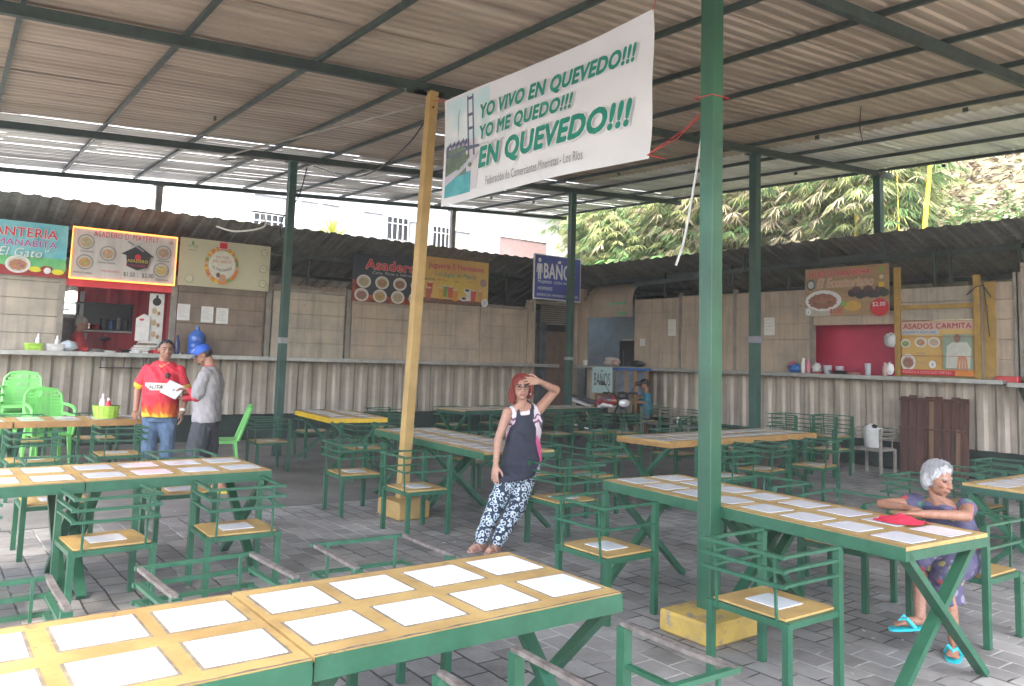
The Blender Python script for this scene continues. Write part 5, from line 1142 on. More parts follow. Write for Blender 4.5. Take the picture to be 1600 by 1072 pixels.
def head_prims(mb, c, f, s=1.0, jaw=1.0, nose=1.0, fat=1.0, ears=True, lean=(0, 0, 1)):
    f, l, u = basis(f, lean); c = V(c); R = Matrix((l, f, u)).transposed()
    mb.ell(c+u*.022*s-f*.008*s, (.074*s*fat, .094*s, .088*s), R, 24, 16)
    mb.ell(c-u*.035*s+f*.018*s, (.060*s*fat, .070*s, .070*s*jaw), R, 20, 14)
    mb.ell(c-u*.088*s*jaw+f*.055*s, (.026*s*fat, .024*s, .018*s), R, 12, 8)          # chin
    mb.ell(c+u*.028*s+f*.070*s, (.052*s, .016*s, .012*s), R, 12, 8)                   # brow
    mb.chain([c+u*.018*s+f*.084*s, c-u*.012*s+f*.100*s*nose, c-u*.024*s+f*.106*s*nose], [.007*s, .010*s, .0125*s])
    for g in (-1, 1):
        mb.ell(c-u*.027*s+f*.092*s+l*g*.013*s, (.008*s, .010*s, .007*s), R, 8, 6)
        mb.ell(c-u*.018*s+f*.062*s+l*g*.038*s, (.020*s, .020*s, .018*s), R, 10, 8)    # cheek
        if ears: mb.ell(c-u*.004*s-f*.004*s+l*g*.078*s*fat, (.009*s, .018*s, .030*s), R, 10, 8)
    mb.ell(c-u*.052*s+f*.086*s, (.024*s, .011*s, .006*s), R, 12, 6); mb.ell(c-u*.061*s+f*.084*s, (.021*s, .011*s, .006*s), R, 12, 6)
    return f, l, u
def face_color(c, f, l, u, s, base=0, lip=1, dark=2, brow=2):
    c = V(c)
    def fn(p):
        q = p-c; x = q.dot(l); y = q.dot(f); z = q.dot(u)
        if y > .045*s:
            ax = abs(x)
            if ((ax-.030*s)/(.0125*s))**2+((z-.010*s)/(.0065*s))**2 < 1: return dark
            if abs(ax-.031*s) < .020*s and abs(z-(.031*s-.003*abs(ax-.03*s)*10)) < .0045*s: return brow
            if ax < .024*s and abs(z+.0565*s) < .009*s and y > .075*s: return lip
        return base
    return fn
def eyes(parent, org, c, f, l, u, s=1.0):
    c = V(c)
    b = MB()
    for g in (-1, 1): b.ell(c+u*.010*s+f*.0815*s+l*g*.030*s, (.0115*s, .006*s, .006*s), Matrix((l, f, u)).transposed(), 10, 8)
    return b
M_lip = mat('lips', (.30, .10, .09), .5); M_eye = mat('dark eye', (.03, .02, .018), .3)
M_hairW = mat('white hair', (.46, .46, .46), .6, c2=(.30, .30, .31), sc=70, bump=.6, bsc=160); M_hairR = mat('red dyed hair', (.28, .045, .028), .55, c2=(.16, .025, .018), sc=60, bump=.6, bsc=150); M_hairB = mat('black hair', (.012, .010, .010), .45, c2=(.03, .028, .028), sc=60, bump=.5, bsc=150)
def locks(mb, c, f, l, u, s, n, r0, r1, length, zlim, seed, sweep=(0, 0, 0), front=.35):
    """short strands lying over the skull, so the hair outline is uneven"""
    rd = random.Random(seed); c = V(c)
    for i in range(n):
        a = rd.uniform(0, 2*pi); e = rd.uniform(zlim, 1.35)
        d = l*cos(a)*cos(e)+f*sin(a)*cos(e)+u*sin(e)
        if d.dot(f) > front and d.dot(u) < .72: continue
        p = c+u*.020*s+l*d.dot(l)*.083*s+f*d.dot(f)*.104*s+u*d.dot(u)*.100*s
        tdir = (V(sweep)-d*V(sweep).dot(d)-u*.9+d*.18+V((rd.uniform(-.4, .4),)*3)*.5).normalized()
        mb.chain([p, p+tdir*length*.5*s+d*.004, p+tdir*length*s-d*.004], [r0*s, r0*.8*s, r1*s])

def strands(c, f, l, u, n, length, seed, m, parent, org, R3=(.088, .108, .100), lift=.01, zmin=-.5, hang=False, thick=.0017, front=.5):
    rd = random.Random(seed); b = MB(); c = V(c)
    for i in range(n):
        a = rd.uniform(0, 2*pi); e = rd.uniform(zmin, 1.5)
        d = l*cos(a)*cos(e)+f*sin(a)*cos(e)+u*sin(e)
        if d.dot(f) > front: continue
        pts = []; L_ = length*rd.uniform(.6, 1.1); k = 5; out = d.copy(); wob = V((rd.uniform(-1, 1), rd.uniform(-1, 1), rd.uniform(-1, 1)))*.35
        p = c+u*.03+l*out.dot(l)*R3[0]+f*out.dot(f)*R3[1]+u*out.dot(u)*R3[2]
        for j in range(k):
            pts.append(p+out*rd.uniform(0, lift)*(j/k))
            t = -u-f*.35*max(0, out.dot(f))+wob; t = (t-out*t.dot(out)).normalized() if (not hang or out.dot(u) > -.15) else (-u+wob*.3)
            p = p+t*L_/k; q = p-(c+u*.03)
            if not hang or q.dot(u) > -.01:
                out = (l*(q.dot(l)/R3[0])+f*(q.dot(f)/R3[1])+u*(q.dot(u)/R3[2])).normalized(); p = c+u*.03+l*out.dot(l)*R3[0]+f*out.dot(f)*R3[1]+u*out.dot(u)*R3[2]
        b.tube(pts, [thick, thick*1.1, thick, thick*.8, thick*.4], 4)
    return b.build('hair_strands', m, parent, org=org, smooth='all')
# ---- woman leaning on the table
W = thing('person', 'red haired woman in navy apron and leopard trousers leaning on a table, hand at forehead', 'person', (4.0, 5.62, 0)); org = (4.0, 5.62, 0)
hc = V((4.415, 5.70, 1.352)); ff = V((-.52, -.85, -.04))
tf, tl, tu = basis((-.22, -.97, .05), (-.1, .06, 1))
pel = V((4.545, 5.83, .685)); wst = V((4.535, 5.81, .84)); che = V((4.520, 5.78, 1.03)); shc = V((4.49, 5.77, 1.15)); nk = V((4.455, 5.745, 1.215))
shR = V((4.335, 5.79, 1.125)); shL = V((4.645, 5.74, 1.145))
elR = V((4.245, 5.80, .885)); wrR = V((4.17, 5.72, .675)); elL = V((4.73, 5.60, 1.335)); wrL = V((4.505, 5.565, 1.412))
hipR = V((4.45, 5.81, .66)); hipL = V((4.60, 5.80, .66)); knR = V((4.23, 5.72, .36)); knL = V((4.37, 5.68, .34)); anR = V((3.99, 5.64, .06)); anL = V((4.06, 5.53, .06))
b = MB(); F, Lf, Uu = head_prims(b, hc, ff, 1.0, .98)
b.cap(hc-Uu*.05-F*.02, nk-V((0, 0, .03)), .046, .052)
b.loft([(pel-tu*.10, tl*.14, tf*.095), (pel, tl*.165, tf*.115), (wst, tl*.145, tf*.11), (che, tl*.145, tf*.105), (shc-tu*.02, tl*.15, tf*.075), (nk, tl*.06, tf*.05)])
b.chain([shR, elR, wrR], [.046, .036, .024]); b.chain([shL, elL, wrL], [.050, .040, .025]); b.cap(elL, elL, .041, .041)
b.chain([hipR, knR+V((-.02, .02, 0)), anR], [.072, .048, .034]); b.chain([hipL, knL+V((.02, -.01, 0)), anL], [.072, .048, .034])
for a_, toe in ((anR, V((-.95, -.25, 0))), (anL, V((-.9, -.42, 0)))):
    toe.normalize(); q = V((a_.x, a_.y, .03)); b.cap(q-toe*.035, q+toe*.10, .028, .030)
    sd_ = toe.cross(V((0, 0, 1)))
    for k in range(5): b.cap(q+toe*.10+sd_*(-.024+.012*k), q+toe*(.155-.008*k)+sd_*(-.030+.015*k)-V((0, 0, .008)), .011, .0085-.0006*k)
hand(b, wrR, (-.15, -.12, -.98), (.8, .3, .1), 1, .18, .98, .2)
hand(b, wrL, (-.97, .02, .02), (-.15, .95, -.2), -1, .40, .98, .25)
voxel(b, 'body', [M_skin2, M_lip, M_eye], W, org, .005, 2, face_color(hc, F, Lf, Uu, 1.0))
b = MB(); R_ = Matrix((Lf, F, Uu)).transposed()
b.ell(hc+Uu*.038-F*.02, (.087, .102, .088), R_, 24, 16); b.ell(hc-F*.062-Uu*.03, (.085, .055, .105), R_, 20, 14); b.ell(hc-Lf*.072-F*.025-Uu*.045, (.030, .048, .11), R_); b.ell(hc+Lf*.074-F*.03-Uu*.015, (.022, .045, .09), R_); b.ell(hc-Lf*.095-F*.02-Uu*.09, (.018, .03, .05), R_)
locks(b, hc, F, Lf, Uu, 1.0, 90, .012, .005, .09, -.3, 4, sweep=(0, 0, 0), front=.25)
voxel(b, 'hair', [M_hairR], W, org, .005, 2, cut=[(hc+F*.068, F)])
strands(hc, F, Lf, Uu, 900, .17, 5, M_hairR, W, org, R3=(.086, .104, .098), lift=.014, zmin=-.2, hang=True, front=.18)
b = MB()   # glasses
for g in (-1, 1):
    o_ = hc+Uu*.006+F*.106+Lf*g*.032; b.tube([o_+Lf*.023*cos(2*pi*k/14)+Uu*.018*sin(2*pi*k/14)-F*.10*abs(cos(2*pi*k/14)*.1) for k in range(15)], .0026, 5); b.tube([o_+Lf*g*.024, hc+Lf*g*.077+F*.01+Uu*.004], .0022, 5)
b.tube([hc+Uu*.008+F*.108-Lf*.01, hc+Uu*.008+F*.108+Lf*.01], .0026, 5); b.build('glasses', mat('tortoise frames', (.06, .02, .015), .3), W, org=org)
b = MB()
for g in (-1, 1): b.ell(hc+Lf*g*.083-Uu*.055, (.010, .010, .013))
b.build('earrings', K_white, W, org=org, smooth=True)
m = bpy.data.materials.new('pink and white blouse'); m.use_nodes = True; MT[m.name] = m; n = m.node_tree.nodes; l_ = m.node_tree.links; g_ = n.new('ShaderNodeNewGeometry'); sp = n.new('ShaderNodeSeparateXYZ'); l_.new(g_.outputs['Position'], sp.inputs[0])
nz = n.new('ShaderNodeTexNoise'); nz.inputs['Scale'].default_value = 9; l_.new(g_.outputs['Position'], nz.inputs['Vector']); ma = n.new('ShaderNodeMath'); ma.operation = 'MULTIPLY_ADD'; l_.new(nz.outputs[0], ma.inputs[0]); ma.inputs[1].default_value = .22; l_.new(sp.outputs[2], ma.inputs[2])
cr = n.new('ShaderNodeValToRGB'); mr = n.new('ShaderNodeMapRange'); mr.inputs[1].default_value = .70; mr.inputs[2].default_value = 1.30; l_.new(ma.outputs[0], mr.inputs[0]); l_.new(mr.outputs[0], cr.inputs[0])
e = cr.color_ramp.elements; e[0].position = .0; e[0].color = (.58, .07, .20, 1); e[1].position = 1; e[1].color = (.70, .62, .64, 1)
for pos, c in ((.50, (.60, .10, .24)), (.56, (.66, .50, .56)), (.70, (.68, .62, .64)), (.72, (.14, .03, .10)), (.75, (.14, .03, .10)), (.765, (.66, .52, .58)), (.81, (.66, .52, .58)), (.82, (.14, .03, .10)), (.84, (.14, .03, .10)), (.855, (.68, .62, .64))):
    q = cr.color_ramp.elements.new(pos); q.color = (*c, 1)
l_.new(cr.outputs[0], n['Principled BSDF'].inputs['Base Color']); M_blouse = m
b = MB(); b.loft([(pel-tu*.02, tl*.178, tf*.128), (wst, tl*.162, tf*.123), (che, tl*.160, tf*.118), (shc-tu*.035, tl*.155, tf*.088), (shc+tu*.012, tl*.105, tf*.066)])
for g in (-1, 1): b.chain([che+tl*g*.115+tf*.07, shc+tl*g*.105+tf*.035+tu*.008, shc+tl*g*.10-tf*.02+tu*.02], [.030, .026, .026])
voxel(b, 'blouse', [M_blouse], W, org, .006, 3)
M_navy = mat('navy apron cloth', (.016, .018, .032), .8, c2=(.028, .030, .048), sc=4, bump=.3, bsc=30)
b = MB(); fo = tf*.02
b.loft([(V((4.335, 5.665, .545)), tl*.165, tf*.040), (V((4.40, 5.705, .60)), tl*.185, tf*.075), (pel-tu*.0+tf*.070-tl*.045, tl*.185, tf*.092), (wst+tf*.060-tl*.055, tl*.145, tf*.094), (che-tu*.05+tf*.064-tl*.055, tl*.122, tf*.085), (che+tu*.03+tf*.062-tl*.045, tl*.088, tf*.078), (shc-tu*.045+tf*.055-tl*.03, tl*.075, tf*.052)])
for g, sh_ in ((-1, shR), (1, shL)): b.chain([shc-tu*.07+tf*.088+tl*(g*.062-.025), shc-tu*.02+tf*.080+tl*(g*.066-.016), shc+tu*.025+tf*.052+tl*g*.068, nk-tf*.03+tl*g*.060+tu*.008], [.019, .017, .016, .014])
b.chain([nk-tf*.035+tl*.058, nk-tf*.06+tu*.01, nk-tf*.035-tl*.058], [.013, .012, .013])
b.chain([wst+tf*.09+tl*.09, wst+tf*.03+tl*.155-tu*.02, wst-tf*.05+tl*.15-tu*.03], [.018, .014, .012])
voxel(b, 'apron', [M_navy], W, org, .006, 3)
m = bpy.data.materials.new('leopard print cloth'); m.use_nodes = True; MT[m.name] = m; n = m.node_tree.nodes; l_ = m.node_tree.links; g_ = n.new('ShaderNodeNewGeometry')
vo = n.new('ShaderNodeTexVoronoi'); vo.inputs['Scale'].default_value = 26; vo.inputs['Randomness'].default_value = .8; nz = n.new('ShaderNodeTexNoise'); nz.inputs['Scale'].default_value = 30
mx = n.new('ShaderNodeVectorMath'); mx.operation = 'MULTIPLY_ADD'; l_.new(g_.outputs['Position'], nz.inputs['Vector']); l_.new(nz.outputs['Color'], mx.inputs[0]); mx.inputs[1].default_value = (.02, .02, .02); l_.new(g_.outputs['Position'], mx.inputs[2]); l_.new(mx.outputs[0], vo.inputs['Vector'])
cr = n.new('ShaderNodeValToRGB'); cr.color_ramp.interpolation = 'CONSTANT'; l_.new(vo.outputs['Distance'], cr.inputs[0]); e = cr.color_ramp.elements; e[0].color = (.03, .045, .07, 1); e[1].position = .31; e[1].color = (.52, .60, .66, 1); q = cr.color_ramp.elements.new(.52); q.color = (.02, .035, .06, 1)
l_.new(cr.outputs[0], n['Principled BSDF'].inputs['Base Color']); n['Principled BSDF'].inputs['Roughness'].default_value = .8; M_leo = m
b = MB(); b.loft([(pel-tu*.09, tl*.165, tf*.12), (pel+tu*.01, tl*.172, tf*.122), (pel+tu*.05, tl*.16, tf*.118)])
b.chain([hipR, knR+V((-.02, .02, 0)), anR+V((0, 0, .035))], [.104, .078, .058]); b.chain([hipL, knL+V((.02, -.01, 0)), anL+V((.02, -.01, .035))], [.104, .078, .058])
voxel(b, 'trousers', [M_leo], W, org, .007, 3, cut=[((4, 5.6, .05), (0, 0, -1))])
for a_, toe in ((anR, V((-.95, -.25, 0))), (anL, V((-.9, -.42, 0)))):
    toe.normalize(); q = V((a_.x, a_.y, 0)); sd_ = toe.cross(V((0, 0, 1))); b = MB()
    b.loft([(q+toe*.05+V((0, 0, .001)), toe*.115, sd_*.042), (q+toe*.05+V((0, 0, .015)), toe*.118, sd_*.044)]); b.tube([q+toe*.05+sd_*.042+V((0, 0, .012)), q+toe*.07+sd_*.02+V((0, 0, .062)), q+toe*.10+V((0, 0, .05)), q+toe*.07-sd_*.02+V((0, 0, .062)), q+toe*.05-sd_*.042+V((0, 0, .012))], .008, 6)
    b.build('sandal', mat('pinkish sandal', (.45, .28, .24), .5), W, org=org, smooth=True)

# ---- man in the red flame shirt
def stand_legs(b, hips, knees, ankles, r=(.095, .065, .045)):
    for h_, k_, a_ in zip(hips, knees, ankles): b.chain([h_, k_, a_], list(r))
Mn = thing('person', 'smiling man in a red shirt with flames at the hem and blue jeans', 'person', (2.47, 10.17, 0)); org = (2.47, 10.17, 0)
tf, tl, tu = basis((-.52, -.85, 0)); B0 = V((2.47, 10.17, 0))
def at_(s, f_, z): return B0+tl*s+tf*f_+V((0, 0, z))
hc = at_(.02, .03, 1.585); ff = V((-.05, -1.0, -.06))
b = MB(); F, Lf, Uu = head_prims(b, hc, ff, 1.03, .95, 1, 1.05); b.cap(hc-Uu*.05-F*.02, at_(0, 0, 1.43), .056, .066)
b.loft([(at_(0, 0, .78), tl*.15, tf*.11), (at_(0, .03, .95), tl*.18, tf*.16), (at_(0, .04, 1.08), tl*.18, tf*.165), (at_(0, .01, 1.28), tl*.18, tf*.13), (at_(0, 0, 1.40), tl*.15, tf*.08), (at_(0, 0, 1.46), tl*.06, tf*.05)])
shR, shL = at_(-.20, 0, 1.36), at_(.20, 0, 1.36); elR = at_(-.29, -.03, 1.10); wrR = at_(-.27, .05, .87); elL = at_(.27, -.02, 1.08); wrL = at_(.27, .07, .86)
b.chain([shR, elR, wrR], [.046, .043, .030]); b.chain([shL, elL, wrL], [.046, .043, .030])
hand(b, wrR, (-.05, .25, -.75), (0, 0, -1) if False else (.5, .5, -.2), 1, .6, 1.05); hand(b, wrL, (-.1, -.2, -.95), (-.7, .3, 0), -1, .45, 1.05)
b.chain([at_(-.09, 0, .80), at_(-.10, .02, .44), at_(-.11, 0, .09)], [.085, .06, .045]); b.chain([at_(.09, 0, .80), at_(.10, .02, .44), at_(.11, 0, .09)], [.085, .06, .045])
voxel(b, 'body', [M_skin, M_lip, M_eye], Mn, org, .006, 2, face_color(hc, F, Lf, Uu, 1.03))
b = MB()   # smile teeth
b.ell(hc-Uu*.0575+F*.0975, (.013, .003, .003), Matrix((Lf, F, Uu)).transposed(), 10, 6); b.build('teeth', K_white, Mn, org=org, smooth=True)
b = MB(); R_ = Matrix((Lf, F, Uu)).transposed(); b.ell(hc+Uu*.044-F*.020, (.080, .094, .076), R_, 24, 16); b.ell(hc-F*.055+Uu*.0, (.076, .048, .08), R_, 20, 14); locks(b, hc, F, Lf, Uu, 1.0, 80, .010, .004, .03, .2, 9, front=.45)
voxel(b, 'hair', [M_hairB], Mn, org, .006, 1, cut=[(hc+Uu*.060+F*.072, (F-Uu*.55))]); strands(hc, F, Lf, Uu, 500, .035, 8, M_hairB, Mn, org, R3=(.083, .096, .092), lift=.01, zmin=0, front=.35)
m = bpy.data.materials.new('red flame shirt'); m.use_nodes = True; MT[m.name] = m; n = m.node_tree.nodes; l_ = m.node_tree.links; g_ = n.new('ShaderNodeNewGeometry'); sp = n.new('ShaderNodeSeparateXYZ'); l_.new(g_.outputs['Position'], sp.inputs[0])
mp = n.new('ShaderNodeMapping'); mp.inputs['Scale'].default_value = (16, 16, 4.5); l_.new(g_.outputs['Position'], mp.inputs[0]); nz = n.new('ShaderNodeTexNoise'); nz.inputs['Scale'].default_value = 1; nz.inputs['Detail'].default_value = 3; l_.new(mp.outputs[0], nz.inputs['Vector'])
ma = n.new('ShaderNodeMath'); ma.operation = 'MULTIPLY_ADD'; l_.new(nz.outputs[0], ma.inputs[0]); ma.inputs[1].default_value = -.42; l_.new(sp.outputs[2], ma.inputs[2]); mr = n.new('ShaderNodeMapRange'); mr.inputs[1].default_value = .58; mr.inputs[2].default_value = 1.15; l_.new(ma.outputs[0], mr.inputs[0])
cr = n.new('ShaderNodeValToRGB'); l_.new(mr.outputs[0], cr.inputs[0]); e = cr.color_ramp.elements; e[0].color = (.75, .55, .04, 1); e[1].position = 1; e[1].color = (.58, .018, .04, 1)
for pos, c in ((.06, (.72, .34, .03)), (.10, (.66, .12, .02)), (.26, (.60, .06, .02)), (.32, (.56, .018, .04))): q = cr.color_ramp.elements.new(pos); q.color = (*c, 1)
l_.new(cr.outputs[0], n['Principled BSDF'].inputs['Base Color']); n['Principled BSDF'].inputs['Roughness'].default_value = .6; M_flame = m
M_yc = mat('yellow cuff', (.72, .50, .05), .7)
b = MB(); b.loft([(at_(0, .02, .80), tl*.195, tf*.16), (at_(0, .035, .93), tl*.20, tf*.18), (at_(0, .045, 1.07), tl*.197, tf*.183), (at_(0, .015, 1.25), tl*.205, tf*.148), (at_(0, 0, 1.345), tl*.205, tf*.115), (at_(0, 0, 1.405), tl*.155, tf*.085), (at_(0, 0, 1.45), tl*.085, tf*.07)])
b.cap(shR+V((0,0,-.01))+tl*.015, shR+(elR-shR)*.72, .062, .070); b.cap(shL+V((0,0,-.01))-tl*.015, shL+(elL-shL)*.72, .062, .070); 
dR = (elR-shR).normalized(); dL = (elL-shL).normalized()
def shirt_col(p):
    for s_, d_, in ((shR, dR), (shL, dL)):
        q = (p-s_); t_ = q.dot(d_)
        if .19 < t_ < .3 and (q-d_*t_).length < .1: return 1
    return 0
voxel(b, 'shirt', [M_flame, M_yc], Mn, org, .007, 7, shirt_col)
b = MB(); b.cap(at_(-.07, .055, 1.43), at_(.0, .095, 1.385), .014, .012); b.cap(at_(.07, .055, 1.43), at_(.0, .095, 1.385), .014, .012); b.build('collar', mat('yellow and red collar', (.62, .30, .12), .7), Mn, org=org, smooth=True)
def curve_patch(name, s0, s1, z0, z1, mtl, lift=.006, bulge=.190, fc=.035, hw=.205):
    b = MB(); n = 12; vs = []; fs = []
    for i in range(n+1):
        s_ = s0+(s1-s0)*i/n; dep = bulge*sqrt(max(.02, 1-(s_/hw)**2))
        for z_ in (z0, z1): vs.append(at_(s_, fc+dep+lift+.010*(1-abs(z_-1.08)*3), z_))
    for i in range(n): fs.append((2*i, 2*i+2, 2*i+3, 2*i+1))
    b.add(vs, fs); return b.build(name, mtl, Mn, org=org, smooth=True)
curve_patch('chest_print', -.14, .13, 1.115, 1.20, flat((.70, .66, .58)), bulge=.170)
pr = Print(lambda u, v, k: at_(-.12+u, .030+.172*sqrt(max(.02, 1-((-.12+u)/.205)**2))+.030+.0006*k, 1.12+v)-V((2.47, 10.17, 0))); pr.text('ALITA', .03, .015, .16, .04, K_black, shear=.25, bold=.03); pr.done(Mn)
b = MB(); b.ell(at_(.10, .165, 1.285), (.035, .02, .035)); b.build('emblem', flat((.10, .03, .03)), Mn, org=org, smooth=True)
M_jean = mat('blue denim', (.075, .13, .22), .8, c2=(.13, .20, .30), sc=5, bump=.3, bsc=60)
b = MB(); b.loft([(at_(0, 0, .74), tl*.165, tf*.125), (at_(0, 0, .86), tl*.17, tf*.13)]); b.chain([at_(-.09, 0, .76), at_(-.10, .02, .44), at_(-.11, 0, .06)], [.105, .08, .072]); b.chain([at_(.09, 0, .76), at_(.10, .02, .44), at_(.11, 0, .06)], [.105, .08, .072]); voxel(b, 'jeans', [M_jean], Mn, org, .008, 2, cut=[((0, 0, .03), (0, 0, -1))])
for s_ in (-.11, .11): b = MB(); b.cap(at_(s_, -.05, .045), at_(s_, .15, .04), .045, .042); b.build('shoe', M_black, Mn, org=org, smooth=True)
b = MB(); dd = (wrL-elL).normalized(); b.tube([wrL-dd*.035, wrL-dd*.01], .037, 16); b.build('watch', M_white, Mn, org=org, smooth=True)

# ---- man in the grey jersey with a cap, holding a tablet
G = thing('person', 'man in grey jersey, blue cap, dark shorts and yellow slippers, holding a tablet', 'person', (2.80, 9.45, 0)); org = (2.80, 9.45, 0)
tf, tl, tu = basis((-.86, .50, 0)); B0 = V((2.80, 9.47, 0))
hc = at_(0, .085, 1.54); ff = V((-.80, .22, -.42)).normalized()
b = MB(); F, Lf, Uu = head_prims(b, hc, ff, 1.0, .98); b.cap(hc-Uu*.05-F*.03, at_(0, -.01, 1.40), .052, .060)
b.loft([(at_(0, 0, .80), tl*.15, tf*.10), (at_(0, 0, .98), tl*.155, tf*.11), (at_(0, -.01, 1.25), tl*.175, tf*.12), (at_(0, -.01, 1.36), tl*.15, tf*.08), (at_(0, 0, 1.42), tl*.06, tf*.05)])
shR, shL = at_(-.19, 0, 1.33), at_(.19, 0, 1.33)
TC = V((2.50, 9.83, 1.13))
elR = at_(-.215, .06, 1.08); wrR = V((2.555, 9.80, 1.05))+V((.06, -.02, -.02)); elL = at_(.19, .08, 1.07); wrL = V((2.66, 9.70, 1.135))
shn, far = (shL, elL)
b.chain([shR, elR, wrR], [.042, .040, .028]); b.chain([shL, elL, wrL], [.042, .040, .028])
hand(b, wrR, (-.9, .42, .1), (0, .1, .9), 1, .5, 1.0); hand(b, wrL, (-.85, .50, .1), (-.35, -.3, -.8), -1, .35, 1.0, .3)
an1, an2 = V((2.64, 9.52, .085)), V((2.96, 9.30, .085))
b.chain([at_(.06, .02, .80), at_(.09, .08, .45), an1], [.085, .058, .040]); b.chain([at_(-.06, 0, .80), at_(-.10, -.01, .45), an2], [.085, .058, .040])
for a_ in (an1, an2):
    q = V((a_.x, a_.y, .045)); b.cap(q-tf*.03, q+tf*.12, .034, .030)
    for k in range(5): b.cap(q+tf*.12+tl*(-.026+.013*k), q+tf*(.165-.004*abs(k-1))+tl*(-.028+.014*k)-V((0, 0, .01)), .012, .010)
voxel(b, 'body', [M_skin, M_lip, M_eye], G, org, .006, 2, face_color(hc, F, Lf, Uu, 1.0))
b = MB(); R_ = Matrix((Lf, F, Uu)).transposed(); b.ell(hc+Uu*.012-F*.035, (.078, .075, .07), R_, 20, 14); voxel(b, 'hair', [M_hairB], G, org, .006, 1)
b = MB(); b.ell(hc-Uu*.075+F*.065, (.03, .03, .022), R_); b.ell(hc-Uu*.06+F*.03, (.058, .035, .025), R_); voxel(b, 'beard', [mat('dark stubble', (.06, .035, .03), .7)], G, org, .005, 1)
cp = MB(); vs = []; fs = []
M_cap = mat('blue cap cloth', (.03, .12, .55), .6, c2=(.02, .08, .42), sc=8)
cp.lathe(hc+Uu*.032-F*.008, [(.096, 0), (.097, .03), (.088, .058), (.06, .082), (.02, .094), (0, .095)], 24, axis=Uu); cap_o = cp.build('cap', M_cap, G, org=org, smooth=True)
b = MB(); n = 12
top = [hc+Uu*.036+F*(.07+.0)+Lf*(.082*cos(pi*k/n))+F*(.0) for k in range(n+1)]; out_ = [hc+Uu*.022+F*(.075+.085*sin(pi*k/n))+Lf*(.080*cos(pi*k/n)) for k in range(n+1)]
vs = top+out_+[p-Uu*.006 for p in top]+[p-Uu*.006 for p in out_]; m2 = n+1
b.add(vs, [(k, k+1, m2+k+1, m2+k) for k in range(n)]+[(2*m2+k, 3*m2+k, 3*m2+k+1, 2*m2+k+1) for k in range(n)]+[(m2+k, m2+k+1, 3*m2+k+1, 3*m2+k) for k in range(n)]); b.build('brim', mat('navy brim', (.02, .025, .06), .6), G, org=org, smooth=True)
b = MB(); b.ell(hc+Uu*.085+F*.065+Lf*.025, (.012, .008, .02), R_); b.build('cap_badge', K_white, G, org=org, smooth=True)
M_jer = mat('grey jersey', (.33, .31, .31), .8, c2=(.27, .255, .26), sc=4, bump=.35, bsc=22); M_rs = mat('red undersleeve', (.50, .02, .04), .6)
b = MB(); b.loft([(at_(0, 0, .79), tl*.20, tf*.145), (at_(0, 0, 1.0), tl*.195, tf*.145), (at_(0, -.01, 1.22), tl*.205, tf*.145), (at_(0, -.01, 1.32), tl*.20, tf*.115), (at_(0, -.01, 1.37), tl*.155, tf*.085), (at_(0, 0, 1.41), tl*.09, tf*.07)])
b.cap(shR+tl*.015, shR+(elR-shR)*.80, .064, .082); b.cap(shL-tl*.015, shL+(elL-shL)*.80, .064, .082); voxel(b, 'jersey', [M_jer], G, org, .007, 7)
b = MB(); b.chain([shR+(elR-shR)*.7, elR, wrR-(wrR-elR).normalized()*.02], [.054, .050, .036]); b.chain([shL+(elL-shL)*.7, elL, wrL-(wrL-elL).normalized()*.02], [.054, .050, .036]); voxel(b, 'undersleeve', [M_rs], G, org, .006, 2)
b = MB(); b.loft([(at_(0, 0, 1.38), tl*.075, tf*.065), (at_(0, .005, 1.425), tl*.062, tf*.06)]); b.build('collar', M_rs, G, org=org, smooth=True)
M_sh = mat('black shorts cloth', (.022, .024, .03), .7, c2=(.035, .038, .045), sc=5, bump=.3, bsc=25)
b = MB(); b.loft([(at_(0, 0, .70), tl*.17, tf*.13), (at_(0, 0, .86), tl*.17, tf*.13)]); b.chain([at_(.07, .02, .76), at_(.10, .07, .40)], [.12, .115]); b.chain([at_(-.07, 0, .76), at_(-.11, -.01, .40)], [.12, .115]); voxel(b, 'shorts', [M_sh], G, org, .008, 2, cut=[((0, 0, .33), (0, 0, -1))])
for a_ in (an1, an2):
    q = V((a_.x, a_.y, 0)); b = MB(); b.loft([(q+tf*.05+V((0, 0, .001)), tf*.14, tl*.050), (q+tf*.05+V((0, 0, .025)), tf*.142, tl*.052)]); b.tube([q+tf*.08+tl*.05+V((0, 0, .02)), q+tf*.08+tl*.03+V((0, 0, .085)), q+tf*.08-tl*.03+V((0, 0, .085)), q+tf*.08-tl*.05+V((0, 0, .02))], .022, 8); b.build('slipper', mat('yellow rubber', (.70, .60, .03), .45), G, org=org, smooth=True)
tb = thing('tablet', 'pale grey tablet case held by the capped man', 'tablet', TC)
un = V((-.55, -.62, .55)).normalized(); ux = V((.62, -.55, -.42)); ux = (ux-un*ux.dot(un)).normalized(); uy = un.cross(ux); b = MB(); b.box((0, 0, 0), (.24, .012, .18), Matrix((ux, un, uy)).transposed() @ Matrix.Rotation(.0, 3, 'Y')); b.build('case', flat((.52, .52, .52)), tb, bevel=.004)
b = MB(); b.box(un*.0065+ux*.02, (.03, .002, .03), Matrix((ux, un, uy)).transposed()); b.build('emblem', K_grey, tb)

